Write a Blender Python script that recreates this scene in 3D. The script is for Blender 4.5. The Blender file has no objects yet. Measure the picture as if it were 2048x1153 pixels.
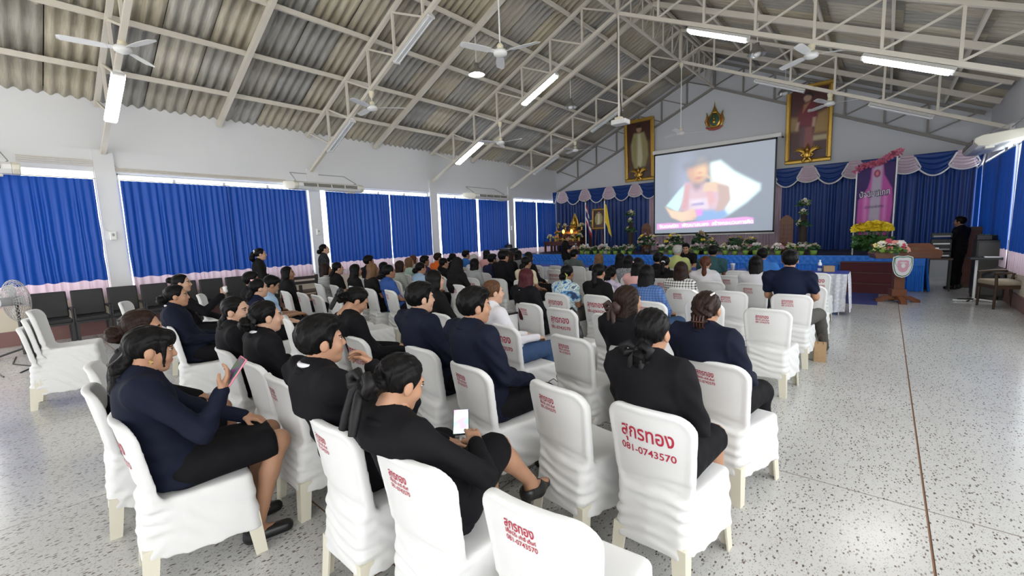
import bpy, math, random
import numpy as np
from mathutils import Vector, Matrix
PI = math.pi
sc = bpy.context.scene
COL = sc.collection
random.seed(4); RNG = np.random.RandomState(4)

# ---------------- camera ----------------
CAM_H = 1.65; FPX = 881.39
def cam_rows(yaw, pitch, roll):
    f = np.array([math.sin(yaw)*math.cos(pitch), math.cos(yaw)*math.cos(pitch), math.sin(pitch)])
    r = np.array([math.cos(yaw), -math.sin(yaw), 0.0]); u = np.cross(r, f)
    return r*math.cos(roll)+u*math.sin(roll), -r*math.sin(roll)+u*math.cos(roll), f
_r, _u, _f = cam_rows(-0.703844, -0.122142, -0.034708)
cam = bpy.data.cameras.new('camera'); cam.sensor_width = 36; cam.lens = FPX/2048*36; cam.clip_start = 0.05; cam.clip_end = 200
camo = bpy.data.objects.new('camera', cam); COL.objects.link(camo); sc.camera = camo
mw = Matrix.Identity(4)
for i in range(3):
    mw[i][0] = _r[i]; mw[i][1] = _u[i]; mw[i][2] = -_f[i]
mw[2][3] = CAM_H
camo.matrix_world = mw

# ---------------- world, light, exposure ----------------
w = bpy.data.worlds.new('overcast_sky'); sc.world = w; w.use_nodes = True
bg = w.node_tree.nodes['Background']; bg.inputs[0].default_value = (0.97, 0.98, 1.0, 1); bg.inputs[1].default_value = 4.0
sc.view_settings.view_transform = 'Standard'; sc.view_settings.look = 'None'
sc.view_settings.exposure = 0.20; sc.view_settings.gamma = 1.0; sc.view_settings.use_curve_mapping = False
def area_light(name, loc, rot, sx, sy, power, col=(1, 1, 1)):
    l = bpy.data.lights.new(name, 'AREA'); l.shape = 'RECTANGLE'; l.size = sx; l.size_y = sy; l.energy = power; l.color = col
    o = bpy.data.objects.new(name, l); COL.objects.link(o); o.location = loc; o.rotation_euler = rot
    return o
# added fill lamps behind the view, standing in for daylight from unseen openings
area_light('added_fill_rear', (-4.9, -6.15, 1.9), (PI/2, 0, PI), 11.0, 3.2, 125, (1.0, 0.985, 0.955))
area_light('added_fill_side', (1.72, -1.0, 1.7), (0, PI/2, 0), 2.8, 8.0, 35, (1.0, 0.985, 0.955))
TUBE_STRENGTH = 26.0

# ---------------- materials ----------------
MATS = {}
def nt(m): return m.node_tree.nodes, m.node_tree.links
def mat(name, col, rough=0.6, metal=0.0, noise=None, bump=None, spec=0.5, coat=0.0, trans=0.0, sheen=0.0, coords='Object'):
    """procedural principled material; noise=(scale, amount, colour2), bump=(scale, strength, stretch xyz)"""
    if name in MATS: return MATS[name]
    m = bpy.data.materials.new(name); m.use_nodes = True; MATS[name] = m
    n, l = nt(m); b = n['Principled BSDF']
    b.inputs['Base Color'].default_value = (*col, 1); b.inputs['Roughness'].default_value = rough
    b.inputs['Metallic'].default_value = metal; b.inputs['Specular IOR Level'].default_value = spec
    if coat: b.inputs['Coat Weight'].default_value = coat
    if trans: b.inputs['Transmission Weight'].default_value = trans
    if sheen: b.inputs['Sheen Weight'].default_value = sheen
    if noise or bump:
        tc = n.new('ShaderNodeTexCoord')
    if noise:
        sca, amt, c2 = noise
        nz = n.new('ShaderNodeTexNoise'); nz.inputs['Scale'].default_value = sca; nz.inputs['Detail'].default_value = 4
        l.new(tc.outputs[coords], nz.inputs['Vector'])
        rp = n.new('ShaderNodeValToRGB'); rp.color_ramp.elements[0].position = 0.5-0.5*amt; rp.color_ramp.elements[1].position = 0.5+0.5*amt
        rp.color_ramp.elements[0].color = (*col, 1); rp.color_ramp.elements[1].color = (*c2, 1)
        l.new(nz.outputs['Fac'], rp.inputs['Fac']); l.new(rp.outputs['Color'], b.inputs['Base Color'])
    if bump:
        sca, stg, st = bump
        mp = n.new('ShaderNodeMapping'); mp.inputs['Scale'].default_value = st
        l.new(tc.outputs[coords], mp.inputs['Vector'])
        nz = n.new('ShaderNodeTexNoise'); nz.inputs['Scale'].default_value = sca; nz.inputs['Detail'].default_value = 3
        l.new(mp.outputs['Vector'], nz.inputs['Vector'])
        bp = n.new('ShaderNodeBump'); bp.inputs['Strength'].default_value = stg; bp.inputs['Distance'].default_value = 0.01
        l.new(nz.outputs['Fac'], bp.inputs['Height']); l.new(bp.outputs['Normal'], b.inputs['Normal'])
    return m
def emit(name, col, s):
    if name in MATS: return MATS[name]
    m = bpy.data.materials.new(name); m.use_nodes = True; MATS[name] = m
    b = m.node_tree.nodes['Principled BSDF']; b.inputs['Base Color'].default_value = (*col, 1)
    b.inputs['Emission Color'].default_value = (*col, 1); b.inputs['Emission Strength'].default_value = s
    return m

# ---------------- mesh helpers ----------------
def obj(name, data, parent=None, loc=None, rz=None):
    o = bpy.data.objects.new(name, data); COL.objects.link(o)
    if parent: o.parent = parent
    if loc is not None: o.location = loc
    if rz is not None: o.rotation_euler = (0, 0, rz)
    return o
def tag(o, label, cat, group=None):
    o['label'] = label; o['category'] = cat
    if group: o['group'] = group
    return o
def thing(name, label, cat, loc=(0, 0, 0), rz=0.0, group=None):
    return tag(obj(name, None, None, loc, rz), label, cat, group)
def structure(o): o['kind'] = 'structure'; return o
def mesh_np(name, V, F, m=None, smooth=True):
    """V (n,3) array, F (k,4) or (k,3) array or list of tuples"""
    me = bpy.data.meshes.new(name)
    if isinstance(F, np.ndarray):
        V = np.asarray(V, np.float32); k = F.shape[1]
        me.vertices.add(len(V)); me.vertices.foreach_set('co', V.ravel())
        me.loops.add(F.size); me.loops.foreach_set('vertex_index', F.astype(np.int32).ravel())
        me.polygons.add(len(F)); me.polygons.foreach_set('loop_start', np.arange(0, F.size, k, dtype=np.int32))
        me.update(calc_edges=True)
    else:
        me.from_pydata([tuple(v) for v in V], [], F)
    me.polygons.foreach_set('use_smooth', [smooth]*len(me.polygons))
    if m is not None:
        for x in (m if isinstance(m, (list, tuple)) else [m]): me.materials.append(x)
    return me
class MB:
    """collects simple solids and links them as one mesh"""
    def __init__(s): s.v = []; s.f = []; s.mi = []; s.sm = []
    def add(s, V, F, mi=0, smooth=False):
        o = len(s.v); s.v += [tuple(map(float, v)) for v in V]
        s.f += [tuple(i+o for i in f) for f in F]; s.mi += [mi]*len(F); s.sm += [smooth]*len(F); return s
    def box(s, c, d, rz=0.0, mi=0, M=None):
        x, y, z = d[0]/2, d[1]/2, d[2]/2
        V = [(a*x, b*y, e*z) for a in (-1, 1) for b in (-1, 1) for e in (-1, 1)]
        if M is None: M = Matrix.Rotation(rz, 4, 'Z')
        V = [M @ Vector(v) + Vector(c) for v in V]
        return s.add(V, [(0, 1, 3, 2), (4, 6, 7, 5), (0, 4, 5, 1), (2, 3, 7, 6), (0, 2, 6, 4), (1, 5, 7, 3)], mi)
    def bar(s, p0, p1, wd, ht, mi=0, up=(0, 0, 1)):
        p0 = Vector(p0); p1 = Vector(p1); d = p1-p0; L = d.length
        if L < 1e-6: return s
        z = d/L; u = Vector(up)
        x = z.cross(u)
        if x.length < 1e-4: x = z.cross(Vector((0, 1, 0)))
        x.normalize(); y = z.cross(x)
        M = Matrix((x, y, z)).transposed().to_4x4()
        return s.box((p0+p1)/2, (wd, ht, L), mi=mi, M=M)
    def tube(s, pts, r, n=8, mi=0, cap=True):
        pts = [Vector(p) for p in pts]; k = len(pts)
        rs = r if isinstance(r, (list, tuple)) else [r]*k
        V = []; F = []; xp = None
        for i, p in enumerate(pts):
            d = (pts[min(i+1, k-1)]-pts[max(i-1, 0)])
            d.normalize()
            if xp is None:
                x = d.cross(Vector((0, 0, 1)))
                if x.length < 1e-3: x = d.cross(Vector((1, 0, 0)))
            else:
                x = xp - d*xp.dot(d)
            x.normalize(); xp = x; y = d.cross(x)
            for j in range(n):
                a = 2*PI*j/n; V.append(p+(x*math.cos(a)+y*math.sin(a))*rs[i])
        for i in range(k-1):
            for j in range(n):
                F.append((i*n+j, i*n+(j+1) % n, (i+1)*n+(j+1) % n, (i+1)*n+j))
        s.add(V, F, mi, True)
        if cap:
            s.add([V[j] for j in range(n)][::-1], [tuple(range(n))], mi); s.add(V[-n:], [tuple(range(n))], mi)
        return s
    def lathe(s, prof, c=(0, 0, 0), n=16, mi=0, M=None, sx=1.0, sy=1.0):
        V = []; F = []; k = len(prof)
        for r, z in prof:
            for j in range(n):
                a = 2*PI*j/n; V.append(Vector((r*math.cos(a)*sx, r*math.sin(a)*sy, z)))
        for i in range(k-1):
            for j in range(n):
                F.append((i*n+j, i*n+(j+1) % n, (i+1)*n+(j+1) % n, (i+1)*n+j))
        if M is not None: V = [M @ v for v in V]
        V = [v+Vector(c) for v in V]
        return s.add(V, F, mi, True)
    def ball(s, c, r, n=10, m=6, mi=0, M=None):
        r = r if isinstance(r, (list, tuple)) else (r, r, r)
        V = []; F = []
        for i in range(m+1):
            t = PI*i/m
            for j in range(n):
                a = 2*PI*j/n; v = Vector((r[0]*math.sin(t)*math.cos(a), r[1]*math.sin(t)*math.sin(a), r[2]*math.cos(t)))
                V.append((M @ v if M is not None else v)+Vector(c))
        for i in range(m):
            for j in range(n): F.append((i*n+j, (i+1)*n+j, (i+1)*n+(j+1) % n, i*n+(j+1) % n))
        return s.add(V, F, mi, True)
    def prism(s, pts, z0, z1, mi=0, M=None):
        """2-D outline (ccw) extruded along z"""
        k = len(pts)
        V = [Vector((x, y, z0)) for x, y in pts]+[Vector((x, y, z1)) for x, y in pts]
        if M is not None: V = [M @ v for v in V]
        F = [tuple(range(k))[::-1], tuple(range(k, 2*k))]+[(i, (i+1) % k, k+(i+1) % k, k+i) for i in range(k)]
        return s.add(V, F, mi)
    def me(s, name, m):
        me = bpy.data.meshes.new(name); me.from_pydata(s.v, [], s.f)
        for x in (m if isinstance(m, (list, tuple)) else [m]): me.materials.append(x)
        me.polygons.foreach_set('material_index', s.mi); me.polygons.foreach_set('use_smooth', s.sm); me.update()
        return me
    def build(s, name, m, parent=None, loc=None, rz=None): return obj(name, s.me(name, m), parent, loc, rz)
def box_obj(name, c, d, m, parent=None): return MB().box((0, 0, 0), d).build(name, m, parent, c)
def bevel(o, wd=0.01, seg=2):
    b = o.modifiers.new('bevel', 'BEVEL'); b.width = wd; b.segments = seg; b.limit_method = 'ANGLE'
    return o
def copy_tree(o, parent=None):
    c = o.copy(); COL.objects.link(c)
    if parent: c.parent = parent
    for ch in list(o.children): copy_tree(ch, c)
    return c
def text_mesh(body, size, m, width=None, offset=0.0, align='CENTER'):
    """writing as a flat mesh in its own xy plane"""
    c = bpy.data.curves.new('writing', 'FONT'); c.body = body; c.size = size; c.align_x = align; c.offset = offset; c.resolution_u = 3
    o = bpy.data.objects.new('writing', c); COL.objects.link(o)
    dg = bpy.context.evaluated_depsgraph_get(); me = bpy.data.meshes.new_from_object(o.evaluated_get(dg))
    bpy.data.objects.remove(o); bpy.data.curves.remove(c)
    V = np.zeros(len(me.vertices)*3, np.float32); me.vertices.foreach_get('co', V); V = V.reshape(-1, 3)
    if width and len(V):
        V[:, 0] -= (V[:, 0].max()+V[:, 0].min())/2; V[:, 0] *= width/(V[:, 0].max()-V[:, 0].min())
        me.vertices.foreach_set('co', V.ravel())
    me.materials.clear(); me.materials.append(m)
    return me

# ---------------- implicit surfaces (numpy surface nets) ----------------
def grid_mesh(fn, lo, hi, h):
    """mesh of fn(P)<0, fn takes (x,y,z) arrays"""
    lo = np.array(lo, float); hi = np.array(hi, float)
    n = np.maximum(np.ceil((hi-lo)/h).astype(int)+1, 4)
    ax = [(lo[i]+h*np.arange(n[i])).astype(np.float32) for i in range(3)]
    X, Y, Z = np.meshgrid(*ax, indexing='ij', sparse=False)
    D = fn(X, Y, Z).astype(np.float32)
    D[0] = D[-1] = 1; D[:, 0] = D[:, -1] = 1; D[:, :, 0] = D[:, :, -1] = 1
    S = D < 0
    c = n-1
    cnt = np.zeros(c, np.int8)
    for i in (0, 1):
        for j in (0, 1):
            for k in (0, 1): cnt += S[i:i+c[0], j:j+c[1], k:k+c[2]]
    act = (cnt > 0) & (cnt < 8)
    idx = np.full(c, -1, np.int64); ii = np.argwhere(act); idx[act] = np.arange(len(ii))
    if len(ii) == 0: return np.zeros((0, 3)), np.zeros((0, 4), int)
    acc = np.zeros((len(ii), 3)); num = np.zeros(len(ii))
    A = ii[:, 0]; B = ii[:, 1]; Cc = ii[:, 2]
    for axis in range(3):
        o1, o2 = [a for a in range(3) if a != axis]
        for u in (0, 1):
            for v in (0, 1):
                off = np.zeros(3, int); off[o1] = u; off[o2] = v
                d0 = D[A+off[0], B+off[1], Cc+off[2]]
                e = off.copy(); e[axis] += 1
                d1 = D[A+e[0], B+e[1], Cc+e[2]]
                x = (d0 < 0) != (d1 < 0)
                t = np.where(x, d0/np.where(x, d0-d1, 1), 0)
                p = np.tile(off.astype(float), (len(ii), 1)); p[:, axis] += t
                acc[x] += p[x]; num[x] += 1
    V = lo+(ii+acc/num[:, None])*h
    Fs = []
    for axis in range(3):
        o1, o2 = (axis+1) % 3, (axis+2) % 3
        sl0 = [slice(None)]*3; sl1 = [slice(None)]*3
        sl0[axis] = slice(0, c[axis]); sl1[axis] = slice(1, c[axis]+1)
        a = S[tuple(sl0)]; b = S[tuple(sl1)]
        e = np.argwhere(a != b)
        ok = (e[:, o1] > 0) & (e[:, o2] > 0) & (e[:, o1] < c[o1]) & (e[:, o2] < c[o2])
        e = e[ok]
        inside = a[e[:, 0], e[:, 1], e[:, 2]]
        q = []
        for du, dv in ((-1, -1), (0, -1), (0, 0), (-1, 0)):
            g = e.copy(); g[:, o1] += du; g[:, o2] += dv
            q.append(idx[g[:, 0], g[:, 1], g[:, 2]])
        q = np.stack(q, 1)
        q[~inside] = q[~inside][:, ::-1]
        Fs.append(q)
    return V, np.concatenate(Fs)
def smin(a, b, k):
    h = np.clip(0.5+0.5*(b-a)/k, 0, 1); return b*(1-h)+a*h-k*h*(1-h)
def smax(a, b, k): return -smin(-a, -b, k)
def cone(X, Y, Z, a, b, ra, rb, sy=1.0):
    """capsule between a and b with two radii; sy>1 flattens it front to back"""
    ax, ay, az = a; bx, by, bz = b
    dx, dy, dz = bx-ax, (by-ay)*sy, bz-az; L2 = dx*dx+dy*dy+dz*dz+1e-9
    px, py, pz = X-ax, (Y-ay)*sy, Z-az
    t = np.clip((px*dx+py*dy+pz*dz)/L2, 0, 1)
    d = np.sqrt((px-t*dx)**2+(py-t*dy)**2+(pz-t*dz)**2)-(ra+(rb-ra)*t)
    return d/(sy if sy > 1 else 1.0)
def ell(X, Y, Z, c, r):
    k0 = np.sqrt(((X-c[0])/r[0])**2+((Y-c[1])/r[1])**2+((Z-c[2])/r[2])**2)
    return (k0-1)*min(r)
def rbox(X, Y, Z, c, b, r):
    qx = np.abs(X-c[0])-b[0]+r; qy = np.abs(Y-c[1])-b[1]+r; qz = np.abs(Z-c[2])-b[2]+r
    return np.sqrt(np.maximum(qx, 0)**2+np.maximum(qy, 0)**2+np.maximum(qz, 0)**2)+np.minimum(np.maximum(qx, np.maximum(qy, qz)), 0)-r
# =============== the hall ===============
XL, XR, YB, YF, XC = -11.57, 1.87, 17.05, -6.3, -4.86
SL = 0.4545; ZE = 4.47
def roof_z(x): return ZE + SL*(6.71-abs(x-XC))
def chord_z(x): return 3.48 + SL*(6.61-abs(x-XC))
COLS = [-6.4, -2.35, 1.63, 5.70, 9.73, 13.70]

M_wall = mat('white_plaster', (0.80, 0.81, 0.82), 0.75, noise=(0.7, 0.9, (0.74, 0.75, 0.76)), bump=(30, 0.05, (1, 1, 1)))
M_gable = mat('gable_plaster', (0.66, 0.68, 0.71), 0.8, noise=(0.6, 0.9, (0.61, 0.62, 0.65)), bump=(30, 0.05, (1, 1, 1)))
M_cream = mat('cream_plaster', (0.72, 0.66, 0.52), 0.7, noise=(1.3, 0.8, (0.66, 0.60, 0.47)))
M_base = mat('maroon_skirting', (0.22, 0.11, 0.10), 0.35, noise=(3, 0.6, (0.27, 0.14, 0.12)))
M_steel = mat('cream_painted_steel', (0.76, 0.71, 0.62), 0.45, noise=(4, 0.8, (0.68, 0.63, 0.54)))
M_steel_shade = mat('shade_toned_steel', (0.30, 0.28, 0.26), 0.5, noise=(4, 0.8, (0.24, 0.22, 0.20)))  # darker steel tone; the shade at the gable wall is put into the colour
M_frame = mat('cream_window_frame', (0.72, 0.70, 0.60), 0.5)
M_white = mat('white_enamel', (0.82, 0.82, 0.80), 0.35)
M_black = mat('black_plastic', (0.012, 0.012, 0.014), 0.45)
M_grey = mat('grey_plastic', (0.35, 0.36, 0.37), 0.5)

# floor -----------------------------------------------------------------
def terrazzo():
    m = bpy.data.materials.new('terrazzo'); m.use_nodes = True; n, l = nt(m); b = n['Principled BSDF']
    g = n.new('ShaderNodeNewGeometry')
    def vor(scale, rnd=1.0, stretch=(1, 1, 1), rot=0.0):
        mp = n.new('ShaderNodeMapping'); mp.inputs['Scale'].default_value = stretch; mp.inputs['Rotation'].default_value = (0, 0, rot)
        l.new(g.outputs['Position'], mp.inputs['Vector'])
        v = n.new('ShaderNodeTexVoronoi'); v.inputs['Scale'].default_value = scale; v.inputs['Randomness'].default_value = rnd
        l.new(mp.outputs['Vector'], v.inputs['Vector']); return v
    def math_(op, a, bb, cl=False):
        x = n.new('ShaderNodeMath'); x.operation = op; x.use_clamp = cl
        for i, q in enumerate((a, bb)):
            if isinstance(q, (int, float)): x.inputs[i].default_value = q
            else: l.new(q, x.inputs[i])
        return x.outputs[0]
    base = n.new('ShaderNodeTexNoise'); base.inputs['Scale'].default_value = 0.9; base.inputs['Detail'].default_value = 3
    l.new(g.outputs['Position'], base.inputs['Vector'])
    r0 = n.new('ShaderNodeValToRGB'); r0.color_ramp.elements[0].position = 0.3; r0.color_ramp.elements[1].position = 0.7
    r0.color_ramp.elements[0].color = (0.49, 0.49, 0.475, 1); r0.color_ramp.elements[1].color = (0.57, 0.57, 0.555, 1)
    l.new(base.outputs['Fac'], r0.inputs['Fac'])
    cur = r0.outputs['Color']
    for scale, thr, keep, col, st, rot in ((120, 0.36, 0.45, (0.36, 0.355, 0.34), (1, 0.7, 1), 0.4), (80, 0.36, 0.74, (0.24, 0.22, 0.20), (1, 0.45, 1), 1.1), (62, 0.30, 0.92, (0.12, 0.105, 0.095), (1, 0.42, 1), -0.5), (58, 0.30, 0.92, (0.13, 0.11, 0.10), (1, 0.5, 1), 0.9), (66, 0.32, 0.93, (0.14, 0.10, 0.08), (1, 0.6, 1), 2.1)):
        v = vor(scale, 1.0, st, rot)
        sep = n.new('ShaderNodeSeparateColor'); l.new(v.outputs['Color'], sep.inputs[0])
        f = math_('MULTIPLY', math_('LESS_THAN', v.outputs['Distance'], thr), math_('GREATER_THAN', sep.outputs[0], keep))
        mx = n.new('ShaderNodeMix'); mx.data_type = 'RGBA'; l.new(f, mx.inputs[0]); l.new(cur, mx.inputs[6]); mx.inputs[7].default_value = (*col, 1)
        cur = mx.outputs[2]
    l.new(cur, b.inputs['Base Color'])
    rn = n.new('ShaderNodeTexNoise'); rn.inputs['Scale'].default_value = 2.5; l.new(g.outputs['Position'], rn.inputs['Vector'])
    rr = n.new('ShaderNodeMapRange'); rr.inputs[3].default_value = 0.13; rr.inputs[4].default_value = 0.27; l.new(rn.outputs['Fac'], rr.inputs[0])
    l.new(rr.outputs[0], b.inputs['Roughness']); b.inputs['Specular IOR Level'].default_value = 0.45
    return m
M_terr = terrazzo()
M_joint = mat('brown_joint', (0.22, 0.12, 0.07), 0.7)
fl = structure(MB().box(((XL+XR)/2, (YF+YB)/2, -0.055), (XR-XL+0.6, YB-YF+0.4, 0.10)).build('floor', M_joint))
xj = [0.26+2.1*k for k in range(-6, 1)]; yj = [3.28+2.13*k for k in range(-4, 7)]
xs = [XL-0.2]+xj+[XR+0.2]; ys = [YF-0.1]+yj+[YB+0.1]
slab_cache = {}
for i in range(len(xs)-1):
    for j in range(len(ys)-1):
        dx = round(xs[i+1]-xs[i]-0.012, 3); dy = round(ys[j+1]-ys[j]-0.012, 3)
        if (dx, dy) not in slab_cache: slab_cache[(dx, dy)] = MB().box((0, 0, -0.025), (dx, dy, 0.05)).me('floor_slab', M_terr)
        obj('floor_slab', slab_cache[(dx, dy)], fl, ((xs[i]+xs[i+1])/2, (ys[j]+ys[j+1])/2, 0))

# walls -------------------------------------------------------------------
ZS, ZH = 0.80, 3.10       # window sill and head
def bays(y0, y1):
    cs = [c for c in COLS if y0 <= c <= y1]; return cs
def side_wall(name, x, sgn, openings):
    """x = inner face, wall body lies outward (sgn = -1 left, +1 right)"""
    t = 0.2; xc = x+sgn*t/2
    b = MB()
    b.box((xc, (YF+YB)/2, ZS/2), (t, YB-YF, ZS), mi=1)
    b.box((xc, (YF+YB)/2, (ZH+3.52)/2), (t, YB-YF, 3.52-ZH))
    b.box((xc+sgn*0.05, (YF+YB)/2, (3.52+4.56)/2), (t, YB-YF, 1.04))
    y = YF
    for (a, c) in openings+[(YB, YB)]:
        if a-y > 0.01: b.box((xc, (a+y)/2, (ZS+ZH)/2), (t, a-y, ZH-ZS))
        y = c
    return structure(b.build(name, [M_wall, M_cream]))
OPEN_L = [(COLS[i]+0.17, COLS[i+1]-0.15) for i in range(0, 5)]+[(13.9, 16.85)]
wl = side_wall('wall_left', XL, -1, OPEN_L)
wr = side_wall('wall_right', XR, 1, OPEN_L)
for c in COLS[1:]:   # pilasters standing slightly proud of the wall
    MB().box((XL+0.02, c, 1.76), (0.06, 0.30, 3.5)).build('pilaster', M_wall, wl)
    MB().box((XR-0.03, c, 1.76), (0.08, 0.30, 3.5)).build('pilaster', M_wall, wr)
structure(MB().box((XL+0.012, (YF+YB)/2, 0.13), (0.024, YB-YF, 0.26)).build('baseboard_left', M_base))
structure(MB().box((XR-0.012, (YF+13.6)/2, 0.13), (0.024, 13.6-YF, 0.26)).build('baseboard_right', M_base))
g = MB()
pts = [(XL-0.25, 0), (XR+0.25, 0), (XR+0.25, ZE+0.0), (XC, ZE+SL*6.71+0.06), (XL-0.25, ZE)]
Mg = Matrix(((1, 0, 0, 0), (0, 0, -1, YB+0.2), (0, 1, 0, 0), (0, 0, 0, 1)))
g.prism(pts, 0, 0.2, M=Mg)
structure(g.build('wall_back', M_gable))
# rear wall with three wide doorways
b = MB(); y = YF-0.1
doors = [(-10.4, -7.2), (-6.5, -3.3), (-2.6, 0.6)]
b.box(((XL+XR)/2, y, 3.1+0.7), (XR-XL+0.4, 0.2, 1.4))
xx = XL-0.2
for (a, c) in doors+[(XR+0.2, XR+0.2)]:
    b.box(((a+xx)/2, y, 1.55), (a-xx, 0.2, 3.1)); xx = c
Mg2 = Matrix(((1, 0, 0, 0), (0, 0, -1, YF), (0, 1, 0, 0), (0, 0, 0, 1)))
b.prism([(XL-0.25, 4.45), (XR+0.25, 4.45), (XC, ZE+SL*6.71+0.05)], 0, 0.2, M=Mg2)
structure(b.build('wall_rear', M_wall))

# windows -----------------------------------------------------------------
def glass():
    m = bpy.data.materials.new('window_glass'); m.use_nodes = True; n, l = nt(m); out = n['Material Output']
    n.remove(n['Principled BSDF'])
    t = n.new('ShaderNodeBsdfTransparent'); t.inputs[0].default_value = (0.92, 0.95, 0.96, 1)
    gl = n.new('ShaderNodeBsdfGlossy'); gl.inputs[1].default_value = 0.05
    mx = n.new('ShaderNodeMixShader'); mx.inputs[0].default_value = 0.06
    l.new(t.outputs[0], mx.inputs[1]); l.new(gl.outputs[0], mx.inputs[2]); l.new(mx.outputs[0], out.inputs[0]); return m
M_glass = glass()
wn = 0
for sgn, x in ((-1, XL), (1, XR)):
    for (a, c) in OPEN_L[(2 if sgn < 0 else 4):] if sgn < 0 else OPEN_L[3:]:
        wn += 1
        W = structure(obj('window_%d' % wn, None, None, (x+sgn*0.12, (a+c)/2, ZS)))
        wdt = c-a; ht = ZH-ZS
        f = MB(); 
        f.box((0, 0, 0.03), (0.08, wdt, 0.06)); f.box((0, 0, ht-0.015), (0.08, wdt, 0.03))
        for s in (-1, 1): f.box((0, s*(wdt/2-0.015), ht/2), (0.08, 0.03, ht))
        f.build('window_frame', M_frame, W)
        npan = 4
        for k in range(npan):
            yc = -wdt/2+(k+0.5)*wdt/npan
            if k: MB().box((0, yc-wdt/npan/2, ht/2), (0.05, 0.05, ht-0.1)).build('mullion', M_frame, W)
            MB().box((0, yc, ht/2), (0.006, wdt/npan-0.06, ht-0.12)).build('pane', M_glass, W)

# curtains ------------------------------------------------------------------
def curtain_mat(name, col, transl):
    m = bpy.data.materials.new(name); m.use_nodes = True; n, l = nt(m); b = n['Principled BSDF']; out = n['Material Output']
    b.inputs['Base Color'].default_value = (*col, 1); b.inputs['Roughness'].default_value = 0.38; b.inputs['Specular IOR Level'].default_value = 0.35
    b.inputs['Sheen Weight'].default_value = 0.0
    tc = n.new('ShaderNodeTexCoord'); mp = n.new('ShaderNodeMapping'); mp.inputs['Scale'].default_value = (60, 60, 5)
    nz = n.new('ShaderNodeTexNoise'); nz.inputs['Scale'].default_value = 1.0; nz.inputs['Detail'].default_value = 3
    bp = n.new('ShaderNodeBump'); bp.inputs['Strength'].default_value = 0.12; bp.inputs['Distance'].default_value = 0.01
    l.new(tc.outputs['Object'], mp.inputs[0]); l.new(mp.outputs[0], nz.inputs[0]); l.new(nz.outputs['Fac'], bp.inputs['Height']); l.new(bp.outputs[0], b.inputs['Normal'])
    tr = n.new('ShaderNodeBsdfTranslucent'); tr.inputs[0].default_value = (*col, 1)
    mx = n.new('ShaderNodeMixShader'); mx.inputs[0].default_value = transl
    l.new(b.outputs[0], mx.inputs[1]); l.new(tr.outputs[0], mx.inputs[2]); l.new(mx.outputs[0], out.inputs[0]); return m
M_blue = curtain_mat('blue_satin_curtain', (0.006, 0.066, 0.36), 0.08)
M_bluestage = curtain_mat('blue_stage_curtain', (0.008, 0.040, 0.20), 0.02)
M_pink = curtain_mat('pale_pink_lining', (0.66, 0.52, 0.60), 0.18)
def pleats(u0, u1, z0, z1, per, amp, seed, n_z=9, gather=0.0, bottom_wave=0.012, res=10, thick=0.004):
    """pleated cloth in the u-z plane, depth along +d. returns V (u,d,z), F"""
    r = np.random.RandomState(seed); L = u1-u0; npl = max(3, int(L/per)); nu = npl*res
    uu = np.linspace(0, 1, nu+1)
    knots = np.cumsum(r.uniform(0.65, 1.35, npl+1)); knots = (knots-knots[0])/(knots[-1]-knots[0])
    ph = np.interp(uu, knots, np.arange(npl+1))*2*PI
    ampl = np.interp(uu, knots, r.uniform(0.55, 1.25, npl+1))*amp
    dr = np.interp(uu, np.linspace(0, 1, 7), r.uniform(-0.02, 0.02, 7))
    zz = np.linspace(0, 1, n_z)
    V = []
    for k, t in enumerate(zz):
        a = ampl*(0.55+0.45*min(1, t*4))          # tighter at the heading
        sway = np.interp(uu, knots, r.uniform(-1, 1, npl+1))*0.010*t
        d = a*np.sin(ph+0.5*t*np.sin(uu*19+seed))+dr*t
        z = z1+(z0-z1)*t+(np.sin(ph*0.5+seed)*bottom_wave if t > 0.98 else 0)
        u = u0+uu*L+sway
        V.append(np.stack([u, d, np.broadcast_to(z, u.shape)], 1))
    V = np.concatenate(V); m = nu+1; F = []
    for k in range(n_z-1):
        i = np.arange(nu); F.append(np.stack([k*m+i, (k+1)*m+i, (k+1)*m+i+1, k*m+i+1], 1))
    return V, np.concatenate(F)
def wall_curtain(x, sgn, y0, y1, zt, zb, zp, seed, label, per=0.105, amp=0.022, parent=None, name='window_curtain', group='blue curtains with pink hems'):
    """a blue curtain on a side wall with a pale pink hem band below zp"""
    C = thing(name, label, 'curtain', (x, (y0+y1)/2, zb), 0, group)
    h = (y1-y0)/2
    V, F = pleats(-h, h, zp-zb, zt-zb, per, amp, seed)
    P = np.stack([V[:, 1], V[:, 0]*1.0, V[:, 2]], 1)
    obj('curtain_panel', mesh_np('curtain_panel', P, F, M_blue), C)
    V2, F2 = pleats(-h, h, 0, zp-zb, per, amp, seed, n_z=4)
    # continue the folds of the panel instead of starting again
    mcol = len(V)//9; V2[:, 1] = np.tile(V[-mcol:, 1], 4); V2[:, 0] = np.tile(V[-mcol:, 0], 4)
    P2 = np.stack([V2[:, 1], V2[:, 0], V2[:, 2]], 1); P2[:mcol, 2] = P[-mcol:, 2]
    obj('curtain_hem', mesh_np('curtain_hem', P2, F2, M_pink), C)
    MB().tube([(0, -h-0.04, zt-zb+0.012), (0, h+0.04, zt-zb+0.012)], 0.010, 6).build('curtain_rail', M_frame, C)
    return C
xw = XL+0.10
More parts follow.
